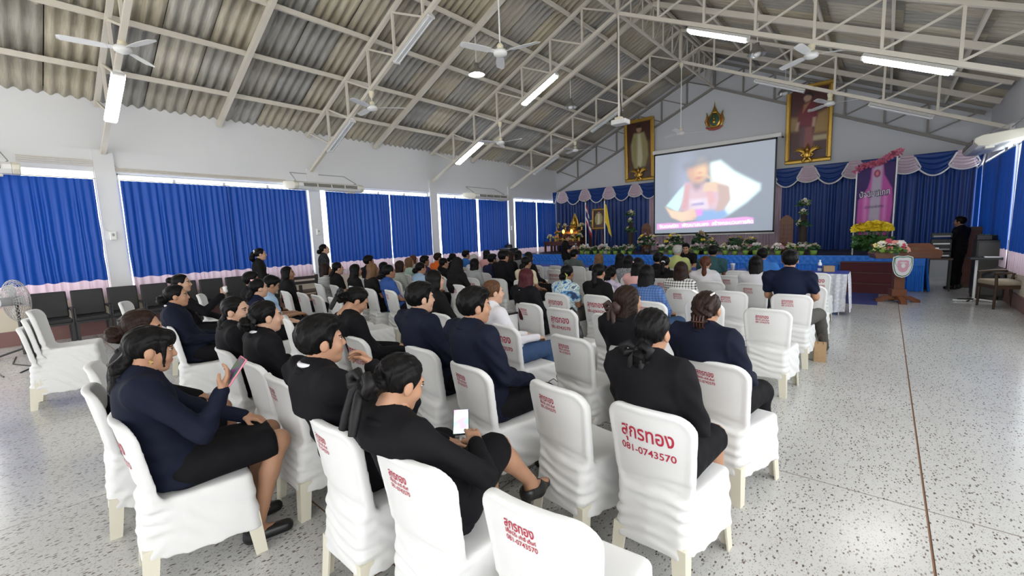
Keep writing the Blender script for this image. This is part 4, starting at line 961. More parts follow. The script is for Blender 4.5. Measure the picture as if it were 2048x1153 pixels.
# banner, flowers at its foot --------------------------------------------------------------
T = thing('welcome_banner', 'purple and pink upright cloth banner with Thai writing on a frame beside the stage steps', 'banner', (-0.26, 14.25, SZ))
def paint_banner(u, v):
    img = np.ones(u.shape+(3,))*lin((66, 50, 96)); A_ = 0.4
    img = lay(img, poly_mask(u, v, [(0.38, 0.96), (0.68, 0.98), (0.72, 0.84), (0.94, 0.66), (0.98, 0.45), (0.92, 0.1), (0.80, 0.0), (0.14, 0.0), (0.05, 0.25), (0.06, 0.52), (0.30, 0.68), (0.36, 0.80)], 0.008, A_), (176, 84, 152))
    img = lay(img, poly_mask(u, v, [(0.42, 0.95), (0.66, 0.96), (0.66, 0.0), (0.34, 0.0), (0.38, 0.5)], 0.015, A_), (172, 160, 178)); img = lay(img, poly_mask(u, v, [(0.20, 0.6), (0.32, 0.62), (0.30, 0.0), (0.22, 0.0)], 0.02, A_)*0.6, (222, 150, 206)); img = lay(img, poly_mask(u, v, [(0.72, 0.6), (0.82, 0.6), (0.80, 0.0), (0.74, 0.0)], 0.02, A_)*0.6, (222, 150, 206))
    img = lay(img, ell_mask(u, v, (0.53, 0.86), (0.035, 0.05), 0.006, 0, A_), (150, 60, 100)); img = lay(img, ell_mask(u, v, (0.53, 0.86), (0.015, 0.028), 0.006, 0, A_), (190, 130, 130)); return img
print_panel('banner_cloth', 0.72, 1.85, 60, 150, paint_banner, print_mat('banner_print', 0.0, 0.7, 0.2), T, (0, 0, 0.40))
o = obj('banner_writing', text_mesh('ปัจฉิมนิเทศ', 0.2, mat('white_ink', (0.72, 0.68, 0.74), 0.6), 0.58, 0.0), T, (0, -0.010, 1.45)); o.rotation_euler = (PI/2, -0.10, 0)
o = obj('banner_writing', text_mesh('ปัจฉิมนิเทศ', 0.2, mat('navy_ink', (0.03, 0.03, 0.09), 0.6), 0.60, 0.014), T, (0.004, -0.006, 1.445)); o.rotation_euler = (PI/2, -0.10, 0)
o = obj('banner_writing', text_mesh('นักศึกษาฝึกสอน', 0.1, MATS['navy_ink'], 0.36, 0.0), T, (0, -0.006, 1.16)); o.rotation_euler = (PI/2, -0.08, 0)
for s in (-1, 1): MB().tube([(s*0.375, 0.02, 0), (s*0.375, 0.02, 2.4 if s > 0 else 2.2)], 0.018, 8).build('frame_pole', M_white, T)
r = np.random.RandomState(9); b = MB()
for i in range(420):
    t = i/420; p = np.array([-0.40+0.84*t, -0.03, 2.10+0.34*t+0.03*math.sin(t*9)]); d = r.normal(size=3); d /= np.linalg.norm(d); d2 = np.cross(d, r.normal(size=3)); d2 /= np.linalg.norm(d2); L = 0.085
    b.add([p, p+d*L+d2*0.02, p+d*L*1.1, p+d*L-d2*0.02], [(0, 1, 2, 3)])
o = b.build('tinsel_garland', mat('pink_tinsel', (0.62, 0.16, 0.26), 0.5), T); o['kind'] = 'stuff'
flower_meshes('yellow', (0.36, 0.10, 0.17), (0, 0, -0.04), 60, 0.07, 110, 0.075, [M_pety, M_pety], 7, None, 5)
flower_meshes('greens', (0.38, 0.18, 0.18), (0, 0, 0.1), 320, 0.13, 1, 0.02, [M_leaflime], 8)
T = thing('flower_bank', 'bank of bright yellow flowers above green leaves at the foot of the banner', 'flowers', (-0.26, 14.0, SZ))
for nm, key, z, idx in (('foliage', 'greens', 0.08, 0), ('foliage', 'greens', 0.14, 0), ('foliage', 'greens', 0.26, 0), ('blossoms', 'yellow', 0.66, 1), ('foliage', 'yellow', 0.62, 0)):
    o = obj(nm, FL[key][idx], T, (0, 0, z), 0.4 if z == 0.14 else 0); o['kind'] = 'stuff'
for k in range(6): MB().tube([(-0.25+0.1*k, 0.05, 0.1), (-0.3+0.12*k, 0.0, 0.64)], 0.012, 5).build('stem', M_leaf, T)

# lectern --------------------------------------------------------------------------------
T = thing('lectern', 'carved wooden lectern on a cross foot with a shield on its front', 'lectern', (0.24, 11.85, 0), 0.30)
M_lect = mat('lectern_wood', (0.24, 0.085, 0.035), 0.4, noise=(8, 0.8, (0.15, 0.05, 0.02)), bump=(40, 0.2, (1, 1, 1)))
for rz in (0.0, PI/2): 
    b = MB(); b.prism([(-0.36, 0), (-0.26, 0), (-0.18, 0.05), (0.18, 0.05), (0.26, 0), (0.36, 0), (0.36, 0.05), (0.2, 0.13), (-0.2, 0.13), (-0.36, 0.05)], -0.05, 0.05, M=Matrix.Rotation(rz, 4, 'Z') @ Matrix.Rotation(PI/2, 4, 'X')); b.build('foot', M_lect, T)
MB().box((0, 0, 0.5), (0.17, 0.14, 0.80)).build('post', M_lect, T); MB().box((0, 0, 0.2), (0.24, 0.2, 0.14)).build('post_collar', M_lect, T)
b = MB(); b.prism([(-0.50, -0.10), (0.50, -0.10), (0.54, 0.0), (0.50, 0.06), (0.30, 0.10), (0, 0.13), (-0.30, 0.10), (-0.50, 0.06), (-0.54, 0.0)], -0.20, 0.20, M=Matrix.Translation((0.06, 0, 1.0)) @ Matrix.Rotation(PI/2, 4, 'X')); bevel(b.build('desk', M_teak, T), 0.01)
Mt = Matrix.Translation((0.06, 0.02, 1.12)) @ Matrix.Rotation(0.28, 4, 'X'); b = MB(); b.box((0, 0, 0), (0.96, 0.46, 0.03), M=Mt.to_3x3().to_4x4()); b.build('reading_board', M_lect, T, (0.06, 0.02, 1.10))
MB().box((0.53, -0.1, 1.02), (0.05, 0.012, 0.16)).build('paper_edge', M_wht, T)
def shield_pts(s, n=12):
    P = [(-0.155*s, 0.17*s), (-0.08*s, 0.20*s), (0, 0.185*s), (0.08*s, 0.20*s), (0.155*s, 0.17*s)]
    P += [(0.165*s*math.cos(a*PI/2/n)**0.7, 0.10*s-0.33*s*math.sin(a*PI/2/n)) for a in range(1, n)]+[(0, -0.24*s)]
    P += [(-0.165*s*math.cos(a*PI/2/n)**0.7, 0.10*s-0.33*s*math.sin(a*PI/2/n)) for a in range(n-1, 0, -1)]
    return P[::-1]
Ms = lambda yy: Matrix.Translation((-0.02, yy, 0.76)) @ Matrix.Rotation(PI/2, 4, 'X')
MB().prism(shield_pts(1.0)[::-1], -0.012, 0.012, M=Ms(-0.215)).build('shield', M_wht, T); MB().prism(shield_pts(0.92)[::-1], -0.004, 0.004, M=Ms(-0.23)).build('shield_border', mat('shield_green', (0.05, 0.20, 0.10), 0.5), T)
MB().prism(shield_pts(0.84)[::-1], -0.004, 0.004, M=Ms(-0.236)).build('shield_field', M_wht, T); MB().prism(shield_pts(0.55)[::-1], -0.004, 0.004, M=Ms(-0.242)).build('shield_centre', M_petp, T)
MB().ball((-0.02, -0.248, 0.76), (0.04, 0.01, 0.05)).ball((-0.02, -0.248, 0.82), (0.06, 0.01, 0.015)).build('shield_motif', M_petw, T)
for i in range(9):
    for s in (-1, 1): MB().box((-0.02+s*(0.125-0.006*i*max(0, i-3)*0.35), -0.242, 0.90-0.026*i), (0.012, 0.006, 0.012)).build('border_lettering', MATS['shield_green'], T)
flower_meshes('bouquet', (0.26, 0.16, 0.15), (0, 0, 0.0), 140, 0.10, 16, 0.075, [M_petw, M_petr, M_pety2, M_petw, mat('salmon_petal', (0.75, 0.33, 0.25), 0.6)], 10, M_leaf, 7)
flower_meshes('bouquet_lime', (0.28, 0.17, 0.16), (0, 0, -0.02), 90, 0.10, 3, 0.05, [M_pety2], 12, M_leaflime)
B = thing('lectern_bouquet', 'bouquet of white, red and lime flowers on the front of the lectern', 'flowers', (0.06, 11.55, 1.08))
for key in ('bouquet', 'bouquet_lime'):
    for nm, me in zip(('foliage', 'blossoms'), FL[key]): o = obj(nm, me, B); o['kind'] = 'stuff'
MB().box((0, 0.12, -0.08), (0.3, 0.12, 0.06)).build('foam_holder', M_leafdark, B)

# long tables before the stage --------------------------------------------------------------
def lace():
    m = bpy.data.materials.new('white_lace'); m.use_nodes = True; n, l = nt(m); b = n['Principled BSDF']
    tc = n.new('ShaderNodeTexCoord'); v = n.new('ShaderNodeTexVoronoi'); v.inputs['Scale'].default_value = 22; l.new(tc.outputs['Object'], v.inputs['Vector'])
    rp = n.new('ShaderNodeValToRGB'); rp.color_ramp.elements[0].position = 0.25; rp.color_ramp.elements[0].color = (0.76, 0.76, 0.78, 1); rp.color_ramp.elements[1].position = 0.6; rp.color_ramp.elements[1].color = (0.60, 0.61, 0.70, 1)
    l.new(v.outputs['Distance'], rp.inputs['Fac']); l.new(rp.outputs['Color'], b.inputs['Base Color']); b.inputs['Roughness'].default_value = 0.85; return m
M_lace = lace(); M_tcblue = mat('blue_tablecloth', (0.03, 0.06, 0.36), 0.6)
tables = [(-1.40, 'right end'), (-3.30, 'second from the right'), (-5.20, 'third from the right'), (-7.10, 'left end')]
for i, (x, lb) in enumerate(tables):
    T = thing('folding_table', 'long folding table with blue and lace cloth before the stage, '+lb, 'table', (x, 9.98, 0), 0, 'tables before the stage')
    MB().box((0, 0, 0.725), (1.80, 0.58, 0.03)).build('tabletop', M_tcblue, T)
    for sx in (-1, 1):
        for sy in (-1, 1): MB().tube([(sx*0.82, sy*0.24, 0), (sx*0.8, sy*0.22, 0.71)], 0.015, 6).build('leg', M_alu, T)
    C = obj('tablecloth', None, T)
    MB().box((0, 0, 0.745), (1.84, 0.62, 0.012)).build('cloth_top', M_tcblue, C)
    V, F = pleats(-0.92, 0.92, 0.06, 0.745, 0.22, 0.02, 90+i, n_z=6); obj('lace_drop', mesh_np('lace_drop', np.stack([V[:, 0], -0.315-np.abs(V[:, 1]), V[:, 2]], 1), F, M_lace), C)
    V, F = pleats(-0.31, 0.31, 0.06, 0.745, 0.16, 0.025, 95+i, n_z=6)
    for s in (-1, 1):
        if (i == 0 and s > 0) or (i == 3 and s < 0): obj('lace_drop', mesh_np('lace_drop', np.stack([s*(0.925+np.abs(V[:, 1])+(0.745-V[:, 2])*0.05), V[:, 0], V[:, 2]], 1), F, M_lace), C)
M_kraft = mat('kraft_paper', (0.46, 0.31, 0.17), 0.8, noise=(30, 0.6, (0.40, 0.26, 0.14))); M_water = mat('clear_bottle', (0.75, 0.82, 0.86), 0.1, spec=0.6)
def snack_box(x, y, lb): 
    T = thing('snack_box', lb, 'box', (x, y, 0.752), random.uniform(-0.4, 0.4), 'snack boxes'); bevel(box_obj('carton', (0, 0, 0.05), (0.17, 0.13, 0.10), M_kraft, T), 0.006); MB().box((0, 0, 0.104), (0.172, 0.132, 0.008)).build('lid', M_kraft, T)
def bottle(x, y, lb):
    T = thing('water_bottle', lb, 'bottle', (x, y, 0.752), 0, 'water bottles'); MB().lathe([(0.0, 0), (0.032, 0), (0.034, 0.02), (0.034, 0.12), (0.03, 0.15), (0.012, 0.18), (0.012, 0.195)], n=12).build('bottle_body', M_water, T); MB().lathe([(0.015, 0.193), (0.015, 0.212), (0, 0.213)], n=10).build('cap', M_white, T)
    MB().lathe([(0.0345, 0.06), (0.0345, 0.11)], n=12).build('bottle_label', M_tcblue, T)
def cup(x, y, lb):
    T = thing('paper_cup', lb, 'cup', (x, y, 0.752), 0, 'cups'); MB().lathe([(0.0, 0), (0.032, 0), (0.043, 0.12), (0.046, 0.125), (0.04, 0.125), (0.0, 0.115)], n=14).build('cup_body', M_wht, T); MB().lathe([(0.047, 0.122), (0.045, 0.138), (0.0, 0.14)], n=14).build('lid', M_white, T)
snack_box(-0.78, 10.02, 'brown snack carton on the right end of the table'); bottle(-0.92, 10.06, 'water bottle beside the brown carton on the right table'); cup(-2.38, 9.85, 'white lidded cup on the second table'); snack_box(-3.30, 9.86, 'brown snack carton behind the plaid shirt woman'); snack_box(-3.02, 9.95, 'brown snack carton on the second table, right of another'); bottle(-4.0, 9.9, 'water bottle on the second table beside the yellow-green shirt'); cup(-5.0, 9.9, 'white lidded cup on the third table')
for i, (x, y, lb) in enumerate(((-4.85, 9.85, 'white foam tray stacked on the third table'), (-4.6, 9.95, 'white foam tray lying right of another on the third table'))):
    T = thing('foam_tray', lb, 'tray', (x, y, 0.752), 0.2*i, 'foam trays'); bevel(box_obj('tray_body', (0, 0, 0.035), (0.22, 0.16, 0.07), M_wht, T), 0.015)

# right-hand wing beside the stage -----------------------------------------------------------
M_pa = mat('black_equipment', (0.02, 0.02, 0.022), 0.5, noise=(30, 0.5, (0.03, 0.03, 0.03))); M_brncab = mat('brown_cabinet', (0.10, 0.06, 0.04), 0.55)
T = thing('amplifier_rack', 'stack of dark amplifiers with pale panels on a small cart beside the stage', 'amplifier', (0.98, 14.2, 0))
for k, (z, h, m_) in enumerate(((0.84, 0.14, M_pa), (0.985, 0.12, M_pa), (1.11, 0.16, M_pa), (1.28, 0.1, M_pa))): 
    bevel(MB().box((0, 0, 0), (0.34, 0.36, h)).build('unit', m_, T, (0, 0, z)), 0.008); MB().box((0, -0.183, z-0.02), (0.28, 0.01, 0.03)).build('fascia', M_grey if k % 2 else M_white, T)
MB().box((0, 0, 0.74), (0.42, 0.42, 0.04)).build('cart_top', M_brncab, T)
for sx in (-1, 1):
    for sy in (-1, 1): MB().box((sx*0.18, sy*0.18, 0.36), (0.03, 0.03, 0.72)).build('cart_leg', M_pa, T)
T = thing('brown_cabinet', 'brown wooden cabinet against the right wall beside the stage', 'cabinet', (1.62, 15.2, 0)); bevel(box_obj('carcass', (0, 0, 0.72), (0.44, 0.5, 1.44), M_brncab, T), 0.01)
for z in (0.4, 1.05): bevel(box_obj('door', (0, -0.255, z), (0.40, 0.02, 0.6), M_redwood, T), 0.006)
T = thing('loudspeaker_cabinet', 'large black loudspeaker cabinet at the right edge with small things on top', 'loudspeaker', (1.63, 13.1, 0)); bevel(box_obj('cabinet', (0, 0, 0.63), (0.44, 0.5, 1.14), M_pa, T), 0.015)
MB().box((0, -0.256, 0.63), (0.38, 0.012, 1.05)).build('grille', M_grill, T); MB().lathe([(0.15, 0), (0.14, 0.015), (0.0, 0.01)], n=20, M=Matrix.Rotation(PI/2, 4, 'X')).build('woofer', M_black, T, (0, -0.262, 0.42))
for sx in (-1, 1):
    for sy in (-1, 1): MB().box((sx*0.18, sy*0.2, 0.03), (0.06, 0.06, 0.06)).build('foot', M_black, T)
for i, (x, y, s, lb) in enumerate(((1.52, 13.0, 1.0, 'small black mixer lying on the loudspeaker cabinet'), (1.70, 13.15, 0.8, 'small black box behind the mixer on the loudspeaker cabinet'))):
    q = thing('audio_mixer', lb, 'mixer', (x, y, 1.203), 0.3*i); bevel(box_obj('mixer_body', (0, 0, 0.05*s), (0.22*s, 0.2*s, 0.10*s), M_pa, q), 0.01)
    for k in range(4): MB().lathe([(0.012, 0), (0.012, 0.02), (0, 0.02)], n=8).build('knob', mat('green_led', (0.05, 0.16, 0.10), 0.4), q, (-0.06*s+0.04*k*s, -0.04, 0.10*s))
T = thing('keyboard_stand', 'white and black stand with a flat tray in front of the loudspeaker cabinet', 'stand', (1.40, 12.55, 0))
MB().tube([(0, 0, 0.03), (0, 0, 0.82)], 0.022, 8).build('post', M_white, T); bevel(box_obj('tray', (0.12, 0, 0.86), (0.46, 0.3, 0.04), M_pa, T), 0.006); MB().box((0.2, -0.04, 0.888), (0.22, 0.12, 0.016)).build('paper', M_wht, T)
for a in (0.2, 2.3, 4.4): MB().tube([(0, 0, 0.05), (0.32*math.cos(a), -0.32*abs(math.sin(a)) if a < 2 else 0.32*math.sin(a)*0.5, 0.015)], 0.016, 6).build('foot', M_white if a < 1 else M_pa, T)
MB().tube([(-0.02, -0.1, 0.02), (-0.3, -0.12, 0.02)], 0.016, 6).build('foot', M_white, T)
M_cush = mat('beige_cushion', (0.36, 0.30, 0.22), 0.85, noise=(30, 0.6, (0.30, 0.25, 0.18))); M_chwood = mat('dark_chair_wood', (0.07, 0.038, 0.022), 0.45, noise=(8, 0.7, (0.045, 0.024, 0.014)))
T = thing('wooden_armchair', 'dark wooden armchair with a beige cushion at the right edge', 'armchair', (1.68, 11.85, 0), 1.9)
for sx, sy, h in ((-0.24, 0.22, 0.64), (0.24, 0.22, 0.64)): MB().tube([(sx, sy, 0), (sx, sy-0.01, 0.4), (sx, sy, h)], [0.018, 0.026, 0.02], 8).build('leg', M_chwood, T)
for sx in (-0.22, 0.22): MB().tube([(sx, -0.26, 0), (sx, -0.22, 0.42), (sx, -0.34, 0.98)], [0.02, 0.028, 0.02], 8).build('leg', M_chwood, T); MB().tube([(sx*1.1, -0.27, 0.66), (sx*1.15, 0.0, 0.67), (sx*1.1, 0.25, 0.64)], 0.022, 8).build('armrest', M_chwood, T)
MB().box((0, 0, 0.40), (0.50, 0.48, 0.06)).build('seat_rail', M_chwood, T); bevel(box_obj('seat_cushion', (0, 0.02, 0.47), (0.50, 0.46, 0.09), M_cush, T), 0.035, 4)
o = box_obj('back_panel', (0, -0.29, 0.74), (0.36, 0.04, 0.42), M_cush, T); o.rotation_euler = (0.2, 0, 0); bevel(o, 0.015)
MB().tube([(-0.22, -0.34, 0.97), (0, -0.36, 1.02), (0.22, -0.34, 0.97)], 0.026, 8).build('top_rail', M_chwood, T)
# loudspeaker on the floor left of the stage
T = thing('stage_monitor', 'black loudspeaker with a silver edge standing by the left wall near the stage', 'loudspeaker', (-11.05, 12.9, 0)); bevel(box_obj('cabinet', (0, 0, 0.55), (0.55, 0.5, 1.10), M_pa, T), 0.02); MB().box((0, 0, 1.115), (0.58, 0.53, 0.02)).build('top_edge', M_alu, T); MB().box((0, -0.255, 0.55), (0.48, 0.012, 1.0)).build('grille', M_grill, T)
q = thing('black_case', 'soft black case lying on the loudspeaker by the left wall', 'case', (-11.05, 12.9, 1.126)); MB().lathe([(0.16, 0), (0.17, 0.06), (0.14, 0.12), (0.0, 0.13)], n=16, sy=0.7).build('case_body', M_black, q); MB().tube([(-0.06, 0, 0.11), (-0.05, 0, 0.17), (0.05, 0, 0.17), (0.06, 0, 0.11)], 0.01, 6).build('handle', M_black, q)
# =============== chairs ===============
M_cover = mat('white_chair_cover', (0.715, 0.72, 0.715), 0.8, bump=(220, 0.08, (1, 1, 1)), sheen=0.1)
M_leg = mat('cream_plastic_leg', (0.70, 0.67, 0.55), 0.45)
M_ink = mat('red_ink', (0.42, 0.02, 0.05), 0.7)
def chair_fn(seed):
    r = np.random.RandomState(seed); ph = r.uniform(0, 6, 8)
    def fn(X, Y, Z):
        t = np.clip((Z-0.12)/0.33, 0, 1)
        yr = -0.238-0.028*(1-t); yf = 0.222+0.022*(1-t)
        s = np.clip((Y+0.25)/0.48, 0, 1); hw = 0.170+0.046*s+0.012*(1-t)
        rr = 0.045
        dx = np.abs(X)-hw+rr; dy = np.abs(Y-(yr+yf)/2)-(yf-yr)/2+rr
        d2 = np.sqrt(np.maximum(dx, 0)**2+np.maximum(dy, 0)**2)+np.minimum(np.maximum(dx, dy), 0)-rr
        topz = Z-(0.452-0.012*np.exp(-(X/0.12)**2-(Y/0.14)**2))
        hem = 0.160+0.012*np.sin(7*X+5*Y+ph[0])-Z
        sk = smax(smax(d2, topz, 0.03), hem, 0.006)
        # folds of the cloth
        rear = np.clip((-Y-0.10)*12, 0, 1)*np.clip((0.58-Z)*9, 0, 1)*np.clip((Z-0.165)*12, 0, 1)
        wr = np.sin(Z*2*PI/0.058+2.4*np.sin(X*11+ph[1])+ph[2])*(0.35+0.65*np.sin(X*17+Z*9+ph[3])**2)
        side = np.clip((np.abs(X)-0.12)*14, 0, 1)*np.clip((0.47-Z)*9, 0, 1)
        ws = np.sin((Z*0.75+np.abs(Y+0.16)*0.55)*2*PI/0.075+1.7*np.sin(Y*13+ph[4])+ph[5])*(0.3+0.7*np.sin(Y*11+Z*14+ph[6])**2)
        sk = sk-0.0080*rear*wr*np.clip(0.2+1.3*np.sin(X*6+Z*13+ph[7])**2, 0, 1)-0.0052*side*ws-0.010*rear*np.clip(1-np.abs(X)/0.13, 0, 1)
        sk = sk+0.0045*np.clip((-Y-0.15)*14, 0, 1)*np.tanh((0.505+0.02*np.sin(X*9+ph[5])-Z)/0.007)*np.clip((0.60-Z)*20, 0, 1)
        # backrest under the cloth
        zz = np.clip(Z, 0.40, 0.9); yb = -0.212-0.175*(zz-0.45)+1.05*X*X
        topb = 0.628+0.010*(1-(X/0.2)**2); qx = np.abs(X)-(0.190+0.022*np.clip((Z-0.48)/0.30, 0, 1))+0.088; qz = np.abs(Z-topb)-0.222+0.088
        e = np.sqrt(np.maximum(qx, 0)**2+np.maximum(qz, 0)**2)+np.minimum(np.maximum(qx, qz), 0)-0.088
        th = 0.015+0.007*np.exp(-((e+0.012)/0.016)**2)
        bk = smax(e, np.abs(Y-yb)-th, 0.012)-0.0022*rear*wr+0.003*np.clip((-Y-0.15)*14, 0, 1)*np.tanh((0.505+0.02*np.sin(X*9+ph[5])-Z)/0.007)*np.clip((0.60-Z)*20, 0, 1)
        return smin(sk, bk, 0.045)
    return fn
def on_back(fn, me, zoff, xoff=0.0, gap=0.0022):
    """lay flat writing onto the rear face of a chair cover"""
    V = np.zeros(len(me.vertices)*3, np.float32); me.vertices.foreach_get('co', V); V = V.reshape(-1, 3)
    x = V[:, 0]+xoff; z = V[:, 1]+zoff; a = np.full(len(x), -0.40); b = np.full(len(x), -0.15)
    ys = np.linspace(-0.40, -0.14, 90); hit = np.full(len(x), -0.26)
    D = fn(np.repeat(x[:, None], 90, 1), np.repeat(ys[None], len(x), 0), np.repeat(z[:, None], 90, 1))
    k = np.argmax(D < 0, 1); d0 = D[np.arange(len(x)), np.maximum(k-1, 0)]; d1 = D[np.arange(len(x)), k]
    hit = ys[np.maximum(k-1, 0)]+(ys[1]-ys[0])*d0/(d0-d1+1e-9)
    me.vertices.foreach_set('co', np.stack([x, hit-gap, z], 1).astype(np.float32).ravel()); me.update(); return me
def leg_mesh(sx, sy, top):
    # tapered angle-section leg
    b = MB(); L = [(0, 0), (0.062*sx, 0), (0.062*sx, 0.010*sy), (0.010*sx, 0.010*sy), (0.010*sx, 0.062*sy), (0, 0.062*sy)]
    x0, y0 = -sx*(0.190 if sy > 0 else 0.218), -sy*(0.268 if sy > 0 else 0.250)
    x1, y1 = x0*0.94, y0*0.93
    V = [(x0+x*0.9, y0+y*0.9, 0) for x, y in L]+[(x1+x*1.1, y1+y*1.1, top) for x, y in L]
    F = [(i, (i+1) % 6, 6+(i+1) % 6, 6+i) for i in range(6)]+[(0, 1, 2, 3), (3, 4, 5, 0), (6, 7, 8, 9), (9, 10, 11, 6)]
    return b.add(V, F).me('leg', M_leg)
CH_FN = [chair_fn(s) for s in (1, 2, 3)]; CH_ME = []
for f in CH_FN:
    V, F = grid_mesh(f, (-0.27, -0.34, 0.09), (0.27, 0.29, 0.90), 0.0085); CH_ME.append(mesh_np('cover', V, F, M_cover))
LEGS = [leg_mesh(sx, sy, 0.23) for sx in (-1, 1) for sy in (-1, 1)]
def glyph_fix(me): return me
PR_B = [on_back(CH_FN[0], text_mesh('สุกรทอง', 0.1, M_ink, 0.255, 0.0015), 0.700), on_back(CH_FN[0], text_mesh('081-0743570', 0.05, M_ink, 0.265, 0.0006), 0.628)]
PR_S = [on_back(CH_FN[1], text_mesh('สุกรทอง', 0.05, M_ink, 0.115, 0.0008), 0.760, -0.035), on_back(CH_FN[1], text_mesh('ให้เช่าโต๊ะ เก้าอี้ เต็นท์', 0.018, M_ink, 0.118, 0.0005), 0.738, -0.033), on_back(CH_FN[1], text_mesh('081-0743570', 0.026, M_ink, 0.120, 0.0003), 0.712, -0.031)]
SEATS = {}
def covered_chair(key, x, y, yaw, pr, label, z=0.0, group='white covered chairs'):
    T = thing('covered_chair', label, 'chair', (x, y, z), math.radians(yaw), group)
    k = 0 if pr == 'b' else 1 if pr == 's' else 2
    obj('cover', CH_ME[k], T)
    for l in LEGS: obj('leg', l, T)
    for me in (PR_B if pr == 'b' else PR_S if pr == 's' else []):
        o = obj('printed_lettering', me, T); o['label'] = 'red Thai lettering and telephone number'
    SEATS[key] = (x, y, yaw); return T
